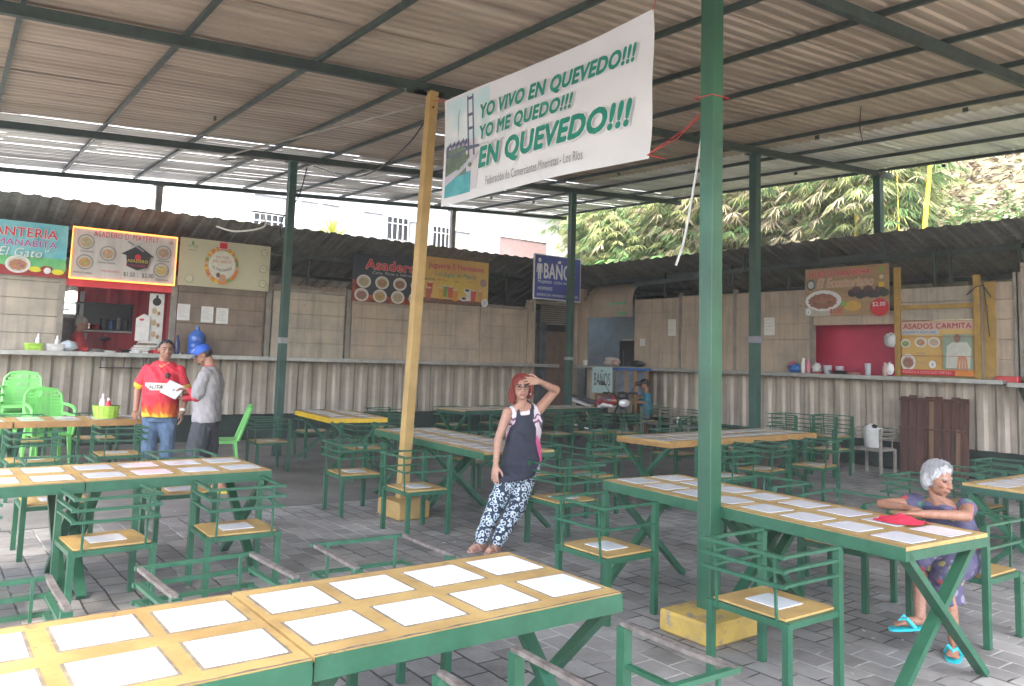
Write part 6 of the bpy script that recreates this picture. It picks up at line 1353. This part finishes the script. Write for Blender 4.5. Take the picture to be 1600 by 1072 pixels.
# ---- elderly woman
O = thing('person', 'elderly white haired woman in purple floral dress, arms crossed on the tiled table', 'person', (5.2, 2.35, 0)); org = (5.2, 2.35, 0)
tf, tl, tu = basis((-.95, .05, .0), (-.35, 0, 1)); hc = V((5.03, 2.37, .955)); ff = V((-.20, -.97, -.16))
pel = V((5.26, 2.37, .50)); wst = V((5.22, 2.37, .62)); che = V((5.15, 2.375, .735)); shc = V((5.09, 2.375, .80)); nk = V((5.06, 2.375, .845))
shR, shL = V((5.085, 2.525, .785)), V((5.09, 2.235, .805)); elR, wrR = V((4.86, 2.63, .785)), V((4.79, 2.44, .80)); elL, wrL = V((4.93, 2.165, .785)), V((4.745, 2.335, .785))
b = MB(); F, Lf, Uu = head_prims(b, hc, ff, .89, .88, .95, .95); b.cap(hc-Uu*.05-F*.02, nk-V((0, 0, .03)), .038, .045)
b.loft([(pel-V((0, 0, .08)), tl*.13, tf*.10), (pel, tl*.14, tf*.11), (wst, tl*.13, tf*.10), (che, tl*.13, tf*.09), (shc, tl*.125, tf*.06), (nk, tl*.05, tf*.045)])
b.chain([shR, elR, wrR], [.042, .031, .021]); b.chain([shL, elL, wrL], [.042, .033, .022])
hand(b, wrR, (-.35, -.93, .02), (0, 0, -1), 1, .35, .9, .3); hand(b, wrL, (-.62, .78, .0), (0, 0, -1), -1, .25, .9, .3)
kn1, a1, t1 = V((4.90, 2.42, .50)), V((4.765, 2.36, .205)), V((4.655, 2.46, .155)); kn2, a2, t2 = V((4.93, 2.28, .44)), V((4.93, 2.25, .07)), V((4.80, 2.20, .03))
b.chain([pel+V((0, .06, -.02)), kn1, a1], [.075, .047, .030]); b.chain([pel+V((0, -.06, -.02)), kn2, a2], [.075, .047, .030])
for a_, t_ in ((a1, t1), (a2, t2)):
    d_ = (t_-a_); d_.z *= .4; d_.normalize(); s_ = d_.cross(V((0, 0, 1))).normalized(); q = a_+V((0, 0, -.025)); b.cap(q-d_*.02, q+d_*.09, .026, .026)
    for k in range(5): b.cap(q+d_*.09+s_*(-.02+.01*k), q+d_*(.145-.004*abs(k-1))+s_*(-.026+.013*k)-V((0, 0, .006)), .010, .008)
voxel(b, 'body', [M_skin3, mat('thin lips', (.27, .12, .09), .55), M_eye, mat('grey brow', (.30, .24, .21), .7)], O, org, .0048, 1, face_color(hc, F, Lf, Uu, .89, brow=3))
b = MB(); R_ = Matrix((Lf, F, Uu)).transposed(); b.ell(hc+Uu*.034-F*.020, (.074, .084, .072), R_, 24, 16); b.ell(hc-F*.048-Uu*.010, (.070, .045, .076), R_, 20, 14); b.ell(hc-Lf*.070-F*.02-Uu*.0, (.018, .035, .05), R_); b.ell(hc+Lf*.070-F*.02-Uu*.0, (.018, .03, .05), R_)
locks(b, hc, F, Lf, Uu, .86, 170, .009, .004, .05, -.15, 12, sweep=(0, 0, 0), front=.32)
voxel(b, 'hair', [M_hairW], O, org, .004, 1, cut=[(hc+Uu*.05+F*.066, F-Uu*.35)])
strands(hc, F, Lf, Uu, 1100, .06, 6, M_hairW, O, org, R3=(.077, .091, .086), lift=.02, zmin=-.45, front=.28)
m = bpy.data.materials.new('purple floral cloth'); m.use_nodes = True; MT[m.name] = m; n = m.node_tree.nodes; l_ = m.node_tree.links; g_ = n.new('ShaderNodeNewGeometry'); vo = n.new('ShaderNodeTexVoronoi'); vo.inputs['Scale'].default_value = 17; l_.new(g_.outputs['Position'], vo.inputs['Vector'])
cr = n.new('ShaderNodeValToRGB'); cr.color_ramp.interpolation = 'CONSTANT'; sx = n.new('ShaderNodeSeparateColor'); l_.new(vo.outputs['Color'], sx.inputs[0]); l_.new(sx.outputs[0], cr.inputs[0]); e = cr.color_ramp.elements; e[0].color = (.06, .055, .115, 1); e[1].position = .86; e[1].color = (.33, .06, .06, 1)
for pos, c in ((.30, (.12, .10, .18)), (.50, (.07, .20, .14)), (.62, (.22, .19, .26)), (.78, (.32, .28, .10))): q = cr.color_ramp.elements.new(pos); q.color = (*c, 1)
mr = n.new('ShaderNodeMapRange'); mr.inputs[1].default_value = .34; mr.inputs[2].default_value = .42; l_.new(vo.outputs['Distance'], mr.inputs[0]); mx = n.new('ShaderNodeMix'); mx.data_type = 'RGBA'; l_.new(mr.outputs[0], mx.inputs[0]); l_.new(cr.outputs[0], mx.inputs[6]); mx.inputs[7].default_value = (.075, .068, .13, 1); l_.new(mx.outputs[2], n['Principled BSDF'].inputs['Base Color']); n['Principled BSDF'].inputs['Roughness'].default_value = .8; M_flor = m
b = MB(); b.loft([(pel-V((0, 0, .09)), tl*.15, tf*.12), (pel, tl*.158, tf*.125), (wst, tl*.15, tf*.115), (che, tl*.145, tf*.105), (shc-tu*.005, tl*.128, tf*.072), (shc+tu*.02, tl*.09, tf*.06)])
b.cap(shR, shR+(elR-shR)*.22, .058, .056); b.cap(shL, shL+(elL-shL)*.10, .055, .05)
b.chain([pel+V((0, .06, -.02)), kn1+V((-.02, 0, -.01))], [.10, .082]); b.chain([pel+V((0, -.06, -.02)), kn2+V((-.02, 0, 0))], [.10, .082])
b.loft([(V((4.97, 2.35, .27)), V((.11, 0, 0)), V((0, .13, 0))), (V((4.98, 2.35, .42)), V((.10, 0, 0)), V((0, .125, 0)))]); voxel(b, 'dress', [M_flor], O, org, .006, 2)
M_turq = mat('turquoise rubber', (.03, .50, .55), .45)
for a_, t_ in ((a1, t1), (a2, t2)):
    d_ = (t_-a_); d_.z *= .4; d_.normalize(); s_ = d_.cross(V((0, 0, 1))).normalized(); up_ = s_.cross(d_); q = a_-V((0, 0, .052)); q.z = max(q.z, .016); b = MB()
    b.loft([(q+d_*.05-up_*.014, d_*.125, s_*.043), (q+d_*.05, d_*.127, s_*.045)]); b.tube([q+d_*.04+s_*.042, q+d_*.075+s_*.022+up_*.05, q+d_*.105+up_*.035, q+d_*.075-s_*.022+up_*.05, q+d_*.04-s_*.042], .012, 8); b.build('sandal', M_turq, O, org=org, smooth=True)

# ---- seated child
Cn = thing('person', 'small boy in teal shirt and grey shorts seated by the wooden cart', 'person', (12.4, 11.8, 0)); org = (12.4, 11.8, 0)
tf, tl, tu = basis((-.85, .4, 0)); B0 = V((12.42, 11.78, 0)); hc = at_(0, .04, 1.16); b = MB(); F, Lf, Uu = head_prims(b, hc, (-.8, .35, -.35), .93, .85); b.cap(hc-Uu*.05-F*.02, at_(0, 0, 1.02), .04, .045)
b.loft([(at_(0, 0, .50), tl*.12, tf*.09), (at_(0, 0, .75), tl*.12, tf*.09), (at_(0, 0, .97), tl*.12, tf*.06), (at_(0, 0, 1.02), tl*.05, tf*.04)])
e1, w1, e2, w2 = at_(-.16, .03, .80), at_(-.05, .22, .78), at_(.16, .03, .80), at_(.05, .22, .78)
b.chain([at_(-.13, 0, .95), e1, w1], [.038, .03, .022]); b.chain([at_(.13, 0, .95), e2, w2], [.038, .03, .022]); hand(b, w1, tf, (0, 0, -1), 1, .6, .8); hand(b, w2, tf, (0, 0, -1), -1, .6, .8)
for s_ in (-1, 1): b.chain([at_(s_*.07, 0, .50), at_(s_*.09, .30, .50), at_(s_*.09, .30, .10)], [.07, .05, .035]); b.cap(at_(s_*.09, .28, .04), at_(s_*.09, .40, .035), .032, .028)
voxel(b, 'body', [M_skin, M_lip, M_eye], Cn, org, .008, 1, face_color(hc, F, Lf, Uu, .93))
b = MB(); R_ = Matrix((Lf, F, Uu)).transposed(); b.ell(hc+Uu*.045-F*.015, (.082, .095, .072), R_); b.ell(hc-F*.05, (.076, .05, .075), R_); voxel(b, 'hair', [M_hairB], Cn, org, .008, 1)
b = MB(); b.loft([(at_(0, 0, .54), tl*.14, tf*.11), (at_(0, 0, .75), tl*.14, tf*.11), (at_(0, 0, .95), tl*.135, tf*.075), (at_(0, 0, 1.0), tl*.06, tf*.05)]); b.cap(at_(-.13, 0, .94), at_(-.155, .02, .84), .052, .055); b.cap(at_(.13, 0, .94), at_(.155, .02, .84), .052, .055); voxel(b, 'shirt', [mat('teal shirt', (.03, .22, .33), .7)], Cn, org, .008, 2)
b = MB(); b.loft([(at_(0, 0, .44), tl*.13, tf*.10), (at_(0, 0, .58), tl*.13, tf*.105)]); b.cap(at_(-.07, 0, .50), at_(-.09, .28, .48), .085, .08); b.cap(at_(.07, 0, .50), at_(.09, .28, .48), .085, .08); voxel(b, 'shorts', [mat('grey shorts', (.10, .12, .13), .8)], Cn, org, .008, 2)
c = copy_tree(protos[(3, False)]); c.location = (12.44, 11.78, .02); c.rotation_euler = (0, 0, radians(64)); c['label'] = 'green chair the small boy sits on'

# ---- vendor in the red kitchen
Vn = thing('person', 'vendor in a red shirt and pale hair net seen behind the left counter', 'person', (2.30, 15.15, .5)); org = (2.30, 15.15, .5)
tf, tl, tu = basis((1, -.2, 0)); B0 = V((2.28, 15.15, .42)); hc = at_(0, .04, 1.56); b = MB(); F, Lf, Uu = head_prims(b, hc, (.98, -.12, -.15), 1.0); b.cap(hc-Uu*.05-F*.02, at_(0, 0, 1.42), .05, .055)
b.loft([(at_(0, 0, .85), tl*.16, tf*.12), (at_(0, 0, 1.1), tl*.17, tf*.13), (at_(0, 0, 1.36), tl*.16, tf*.08), (at_(0, 0, 1.43), tl*.06, tf*.05)]); b.chain([at_(-.19, 0, 1.34), at_(-.22, .05, 1.08), at_(-.12, .28, 1.10)], [.05, .04, .028]); b.chain([at_(.19, 0, 1.34), at_(.22, .05, 1.08), at_(.12, .28, 1.10)], [.05, .04, .028])
hand(b, at_(-.12, .28, 1.10), tf, (0, 0, -1), 1, .5); hand(b, at_(.12, .28, 1.10), tf, (0, 0, -1), -1, .5); b.chain([at_(-.09, 0, .85), at_(-.1, 0, .45), at_(-.1, 0, .10)], [.09, .06, .045]); b.chain([at_(.09, 0, .85), at_(.1, 0, .45), at_(.1, 0, .10)], [.09, .06, .045]); voxel(b, 'body', [M_skin2, M_lip, M_eye], Vn, org, .008, 1, face_color(hc, F, Lf, Uu, 1))
b = MB(); R_ = Matrix((Lf, F, Uu)).transposed(); b.ell(hc+Uu*.045-F*.02, (.090, .104, .080), R_); b.ell(hc-F*.06+Uu*.01, (.08, .055, .075), R_); voxel(b, 'hair_net', [mat('pale hair net', (.55, .54, .50), .7, c2=(.25, .23, .2), sc=22)], Vn, org, .007, 1)
b = MB(); b.loft([(at_(0, 0, .84), tl*.18, tf*.14), (at_(0, 0, 1.1), tl*.185, tf*.145), (at_(0, 0, 1.35), tl*.18, tf*.10), (at_(0, 0, 1.41), tl*.08, tf*.06)]); b.cap(at_(-.19, 0, 1.33), at_(-.215, .04, 1.15), .068, .066); b.cap(at_(.19, 0, 1.33), at_(.215, .04, 1.15), .068, .066); voxel(b, 'shirt', [mat('coral red shirt', (.60, .06, .08), .7)], Vn, org, .008, 2)
b = MB(); b.loft([(at_(0, 0, .5), tl*.19, tf*.15), (at_(0, 0, .9), tl*.185, tf*.145)]); b.build('skirt', M_sh, Vn, org=org, smooth=True)
# ------------------------------------------------------------------ outside: hillside, bamboo, houses
def hillz(x, y):
    t_ = x-16.4-max(0, (y-19.5)*1.3)
    return 3.0*max(0, min(1, t_/.5))+min(11, max(0, t_-.3)*.92)+.5*noise.noise(V((x*.25, y*.25, 1)))*max(0, min(1, t_/3))
mb = MB(); nx, ny = 50, 80; vs = []; fs = []
for j in range(ny+1):
    for i in range(nx+1): x = 16.2+28*i/nx; y = -22+72*j/ny; vs.append((x, y, hillz(x, y)+.18*noise.noise(V((x*1.3, y*1.3, 5)))*(1 if x > 17 else 0)-(0.02 if x < 16.5 else 0)))
for j in range(ny):
    for i in range(nx): a = j*(nx+1)+i; fs.append((a, a+1, a+nx+2, a+nx+1))
mb.add(vs, fs); structure(mb.build('hillside', mat('leaf litter earth', (.24, .21, .13), .9, c2=(.14, .14, .07), sc=2.5, bump=.8, bsc=10), smooth='all'))
# fallen leaves on the slope
rd = random.Random(11)
LG = [mat('yellow green bamboo leaf', (.40, .42, .19), .5, c2=(.28, .32, .12), sc=3), mat('green bamboo leaf', (.20, .31, .12), .5, c2=(.13, .22, .08), sc=3), mat('dry straw leaf', (.52, .46, .30), .6, c2=(.38, .33, .2), sc=3), mat('broad green leaf', (.18, .34, .12), .4, c2=(.12, .25, .08), sc=3)]
def leaf(mb, p, d, ln, wd, droop, rd_, fold=.25):
    d = V(d).normalized(); s = d.cross(V((0, 0, 1)))
    if s.length < .05: s = V((1, 0, 0))
    s.normalize(); s = (s+V((0, 0, rd_.uniform(-.6, .6)))).normalized(); p = V(p)
    p1 = p+d*ln*.45-V((0, 0, droop*ln*.15)); p2 = p+d*ln-V((0, 0, droop*ln*.6))
    mb.add([p, p1+s*wd, p2, p1-s*wd], [(0, 1, 2), (0, 2, 3)])
b = MB()
for i in range(9000):
    x = rd.uniform(17.0, 24); y = rd.uniform(-3, 12); z = hillz(x, y)+.06; b.m = rd.choice((0, 1, 1, 2)); b.k = 0
    leaf(b, (x, y, z+rd.uniform(0, .12)), (rd.uniform(-1, 1), rd.uniform(-1, 1), rd.uniform(-.2, .5)), rd.uniform(.18, .42), rd.uniform(.02, .05), .3, rd)
structure(b.build('fallen_leaves', [mat('brown fallen leaf', (.20, .13, .09), .8, c2=(.13, .08, .055), sc=5), mat('pale pinkish fallen leaf', (.30, .225, .18), .8, c2=(.2, .15, .115), sc=5), LG[2]]), 'stuff')
b = MB()
for i in range(9000):
    x = rd.uniform(16.6, 19.0); y = rd.uniform(-1, 20.5); z = hillz(x, y); b.m = rd.choice((0, 1, 1, 0)); leaf(b, (x, y, z+rd.uniform(.05, .25+1.0*max(0, min(1, (y-6.5)/3)))), (rd.uniform(-1, .4), rd.uniform(-1, 1), rd.uniform(-.2, .9)), rd.uniform(.15, .34), rd.uniform(.02, .05), .6, rd)
structure(b.build('undergrowth', [LG[3], LG[1]]), 'stuff')
def fan(mb, p, d, rd_, n=9, ln=.42, wd=.022):
    """bamboo leaf spray: blades fanning out and hanging from one twig tip"""
    d = V(d).normalized(); s = d.cross(V((0, 0, 1)))
    if s.length < .05: s = V((1, 0, 0))
    s.normalize()
    for k in range(n):
        a = (k/(n-1)-.5)*2.3; leaf(mb, V(p)+d*rd_.uniform(-.06, .06), d*cos(a)+s*sin(a)+V((0, 0, rd_.uniform(-.25, .15))), ln*rd_.uniform(.65, 1.15), wd, rd_.uniform(.5, 1.1), rd_)
def bamboo(x, y, hgt, seed, lean, label, dry=.3, spread=1.7, n_f=760):
    z0 = hillz(x, y)-.2; t = thing('bamboo_clump', label, 'bamboo', (x, y, z0), 0, 'bamboo clumps on the slope behind the right stalls'); rd_ = random.Random(seed)
    tips = []
    for k in range(9):
        a = rd_.uniform(0, 6.28); q = rd_.uniform(.1, .5); bx_, by_ = q*cos(a), q*sin(a); dx, dy = lean[0]+rd_.uniform(-.9, .9), lean[1]+rd_.uniform(-1.1, 1.1); h_ = hgt*rd_.uniform(.75, 1.1)
        pts = [V((bx_+dx*(u_**2.2), by_+dy*(u_**2.2), h_*(u_-.18*u_**3))) for u_ in (0, .2, .4, .6, .8, 1)]; tips.append(pts)
        b = MB(); b.tube(pts, [.045, .043, .038, .03, .02, .008], 7); b.build('culm', mat('green yellow culm', (.30, .30, .06), .4, c2=(.2, .24, .05), sc=6), t, smooth=True)
    b = MB()
    for i in range(n_f):
        pts = rd_.choice(tips); u_ = rd_.uniform(.12, 1)*5; k = min(4, int(u_)); p = pts[k].lerp(pts[k+1], u_-k); a = rd_.uniform(0, 6.28); r_ = rd_.uniform(.15, spread)*(.5+.5*u_/5)
        d = V((cos(a), sin(a), rd_.uniform(-.2, .5))); q = p+d*r_*.7-V((0, 0, .28*r_*r_*.5)); b.m = 2 if rd_.random() < dry*.6 else (0 if rd_.random() < .55 else 1)
        fan(b, q, d+V((0, 0, -.4)), rd_, 10, .34, .015)
    b.build('foliage', LG[:3], t)
BL = [(17.9, 19.3, 4.2, (-.5, -.2), 'bamboo clump above the corner, just right of the pale house', .15), (17.3, 17.6, 3.9, (-.6, -.1), 'bamboo clump above the kiosk, second from the left', .2), (17.2, 15.9, 4.2, (-.6, .1), 'bamboo clump behind the hanging hose', .2), (17.3, 14.4, 4.3, (-.6, 0), 'bamboo clump directly behind the thick green column', .3), (17.3, 13.0, 4.4, (-.7, 0), 'straw coloured bamboo clump right of the thick green column', .8), (17.4, 11.7, 4.2, (-.8, 0), 'straw and green bamboo clump in the middle of the slope', .75), (17.6, 10.5, 4.0, (-.7, .1), 'green bamboo clump left of the first yellow pole', .4), (17.7, 9.2, 3.8, (-.6, .2), 'green bamboo clump right behind the roof post', .2), (18.6, 9.9, 3.8, (-.5, .3), 'green bamboo clump left of the tall yellow pole', .15), (19.9, 10.6, 4.0, (-.4, .3), 'bamboo clump just up the slope from the tall yellow pole', .3), (20.5, 11.0, 5, (-.4, 0), 'higher bamboo clump up the slope behind the yellow poles', .3), (20, 12.6, 5.2, (-.5, 0), 'higher bamboo clump up the slope behind the straw one', .4), (20, 15.2, 5.2, (-.5, 0), 'higher bamboo clump up the slope behind the thick column', .2), (20.5, 18.2, 5.2, (-.5, 0), 'higher bamboo clump up the slope above the corner', .2), (23.5, 8.3, 3.0, (-.2, 0), 'small bamboo clump near the top right of the slope', .25)]
for i, (x, y, h_, ln_, lab, dr) in enumerate(BL): bamboo(x, y, h_, 50+i, ln_, lab, dr)
for i, (x, y, h_, dx, dy, lab) in enumerate(((16.9, 9.75, 4.6, .05, -.25, 'short bright yellow bamboo pole left of the roof post'), (17.0, 9.6, 4.2, -.1, .2, 'thin yellow bamboo pole crossing behind the short bright one'), (17.0, 8.35, 5.0, .2, -.45, 'tall bright yellow bamboo pole near the right edge of the slope'), (16.9, 8.65, 3.6, .0, .05, 'thin pale yellow stalk between the roof post and the tall pole'))):
    z0 = hillz(x, y)-.2; t = thing('yellow_pole', lab, 'bamboo pole', (x, y, z0), 0); r_ = (.045, .025, .055, .018)[i]; b = MB(); pts = []; rs = []
    for k in range(17): u_ = k/16; pts.append(V((dx*u_, dy*u_, h_*u_))); rs.append(r_*(1.12 if k % 2 == 0 else 1)*(1-.35*u_))
    b.tube(pts, rs, 10); b.build('culm', mat('yellow culm', (.62, .48, .04), .35, c2=(.5, .38, .03), sc=6), t, smooth=True)
def broad(x, y, z0, s, seed, label):
    t = thing('broadleaf_bush', label, 'bush', (x, y, z0), 0, 'broad leaved bushes at the corner of the slope'); rd_ = random.Random(seed); b = MB(); st = MB()
    for i in range(240):
        a = rd_.uniform(0, 6.28); e = rd_.uniform(-.1, 1.5); r_ = s*rd_.uniform(.45, 1.0); p = V((cos(a)*cos(e)*r_, sin(a)*cos(e)*r_, sin(e)*r_*.9)); b.m = 0 if rd_.random() < .7 else 1
        leaf(b, p, (cos(a), sin(a), rd_.uniform(-.5, .5)), rd_.uniform(.25, .55), rd_.uniform(.06, .13), .8, rd_)
        if i % 12 == 0: st.tube([V((0, 0, -.4)), p*.5, p], [.025, .015, .006], 5)
    b.build('leaves', [LG[3], LG[0]], t); st.build('stem', M_wood, t)
for i, (x, y, z0, s, lab) in enumerate(((16.3, 18.4, 3.9, 1.0, 'broad leaved bush just right of the green corner column'), (16.5, 16.6, 3.8, 1.1, 'broad leaved bush with drooping leaves above the kiosk'), (16.7, 15.0, 3.8, 1.0, 'bright leaved bush left of the thick green column'), (16.8, 12.3, 3.5, .7, 'small bright bush peeping right of the thick green column'))): broad(x, y, z0, s, 90+i, lab)
# pale house behind the left row
H = thing('pale_house', 'overexposed white house with barred windows behind the left stall row', 'house', (10, 22, 0)); ho = (10, 22, 0)
M_hw = mat('white render', (.75, .75, .73), .8, c2=(.66, .66, .64), sc=1)
b = MB(); b.bx(-14, 19.5, 22.1, 30, 0, 6.9); b.build('wall', M_hw, H, org=ho)
b = MB(); b.bx(-14.5, 19.9, 21.5, 30.5, 6.95, 7.15); b.build('roof', M_hw, H, org=ho)
def hwin(x0, x1, z0, z1, barred, m, arch=False):
    b = MB(); b.bx(x0, x1, 22.02, 22.09, z0, z1); w_ = b.build('window', m, H, org=ho)
    b = MB(); b.bx(x0-.06, x0, 21.98, 22.1, z0-.06, z1+.06); b.bx(x1, x1+.06, 21.98, 22.1, z0-.06, z1+.06); b.bx(x0, x1, 21.98, 22.1, z1, z1+.06); b.bx(x0, x1, 21.98, 22.1, z0-.06, z0); b.build('frame', M_white, w_, org=ho)
    if barred:
        b = MB(); n = max(3, int((x1-x0)/.16))
        for k in range(n+1): x = x0+(x1-x0)*k/n; b.bar((x, 21.95, z0), (x, 21.95, z1), .03, .02)
        for z in (z0+.25, z1-.2): b.bar((x0, 21.94, z), (x1, 21.94, z), .02, .02)
        for k in range(n): x = x0+(x1-x0)*(k+.5)/n; b.tube([(x+.05*cos(a_*pi/4), 21.94, (z0+z1)/2+.05*sin(a_*pi/4)) for a_ in range(9)], .008, 4)
        b.build('grille', M_white, w_, org=ho)
M_gl = mat('shaded window glass', (.02, .022, .026), .3); M_lg = mat('pale grey shutter', (.26, .26, .265), .6); M_pk = mat('pinkish shutter', (.26, .18, .17), .7)
hwin(7.4, 8.45, 4.6, 5.45, True, M_gl); hwin(7.4, 8.45, 5.52, 6.0, False, M_lg); hwin(8.75, 9.3, 5.1, 6.0, False, M_lg); hwin(8.75, 10.0, 4.4, 5.03, True, M_pk); hwin(9.42, 9.98, 5.1, 6.0, False, M_lg); hwin(10.75, 11.45, 4.4, 5.95, False, M_lg); hwin(11.55, 12.3, 4.4, 5.9, True, M_gl); hwin(12.36, 12.95, 4.4, 5.85, False, M_lg); hwin(13.2, 13.85, 4.3, 5.80, True, M_gl); hwin(13.92, 14.7, 4.3, 5.75, False, M_lg); hwin(15.9, 18.0, 4.3, 5.78, False, M_pk)
t = thing('potted_plant', 'spiky yellow green plant on the ledge of the pale house', 'plant', (9.62, 21.6, 4.75)); b = MB(); rd = random.Random(3)
for i in range(46): a = rd.uniform(0, 6.28); e = rd.uniform(.1, 1.4); leaf(b, (0, 0, .2), (cos(a)*cos(e), sin(a)*cos(e), sin(e)), rd.uniform(.6, .95), .028, .25, rd)
b.build('leaves', mat('yellow spiky leaf', (.36, .38, .05), .5), t); b = MB(); b.lathe((0, 0, -.1), [(.12, 0), (.17, .28), (.15, .3)], 14); b.build('pot', M_pk, t)
b = MB(); b.bx(6.5, 12.0, 21.3, 22.05, 4.38, 4.45); b.bx(6.5, 19.4, 21.5, 22.05, 4.1, 4.16); b.build('ledge', M_hw, H, org=ho)
b = MB(); b.bx(-14, -1, 18.6, 22.0, 0, 5.2)
L2 = thing('side_building', 'white rendered block beyond the far left of the stall row', 'building', (-6, 20, 0)); b.build('wall', M_hw, L2, org=(-6, 20, 0)); b = MB(); b.bx(-14.2, -.8, 18.4, 22.0, 5.2, 5.35); b.build('roof', M_hw, L2, org=(-6, 20, 0))

# ------------------------------------------------------------------ thin humid haze
me = bpy.data.meshes.new('haze'); bm = bmesh.new(); bmesh.ops.create_cube(bm, size=1); bm.to_mesh(me); bm.free(); hz = bpy.data.objects.new('haze', me); COL.objects.link(hz); hz.scale = (150, 150, 17.2); hz.location = (15, 35, 7.4); structure(hz, 'stuff')
mh = bpy.data.materials.new('humid haze'); mh.use_nodes = True; n = mh.node_tree.nodes; n.remove(n['Principled BSDF']); pv = n.new('ShaderNodeVolumePrincipled'); pv.inputs['Color'].default_value = (1, .965, .92, 1); pv.inputs['Density'].default_value = .0032; mh.node_tree.links.new(pv.outputs[0], n['Material Output'].inputs['Volume']); me.materials.append(mh)

b = MB(); rd = random.Random(77)
for i in range(150):
    x, y = rd.uniform(.2, 12), rd.uniform(1.5, 10); a = rd.uniform(0, 6.28); s_ = rd.uniform(.006, .022); z = .005+.003*(y > 8.2); b.m = rd.choice((0, 0, 1))
    b.add([(x+s_*cos(a+t_)*(1 if k_ % 2 else .5), y+s_*sin(a+t_)*(1 if k_ % 2 else .6), z+.004*(k_ % 2)) for k_, t_ in enumerate((0, 1.3, 2.6, 3.9, 5.2))], [(0, 1, 2, 3, 4)])
structure(b.build('floor_litter', [flat((.55, .54, .5)), mat('brown fallen leaf')]), 'stuff')
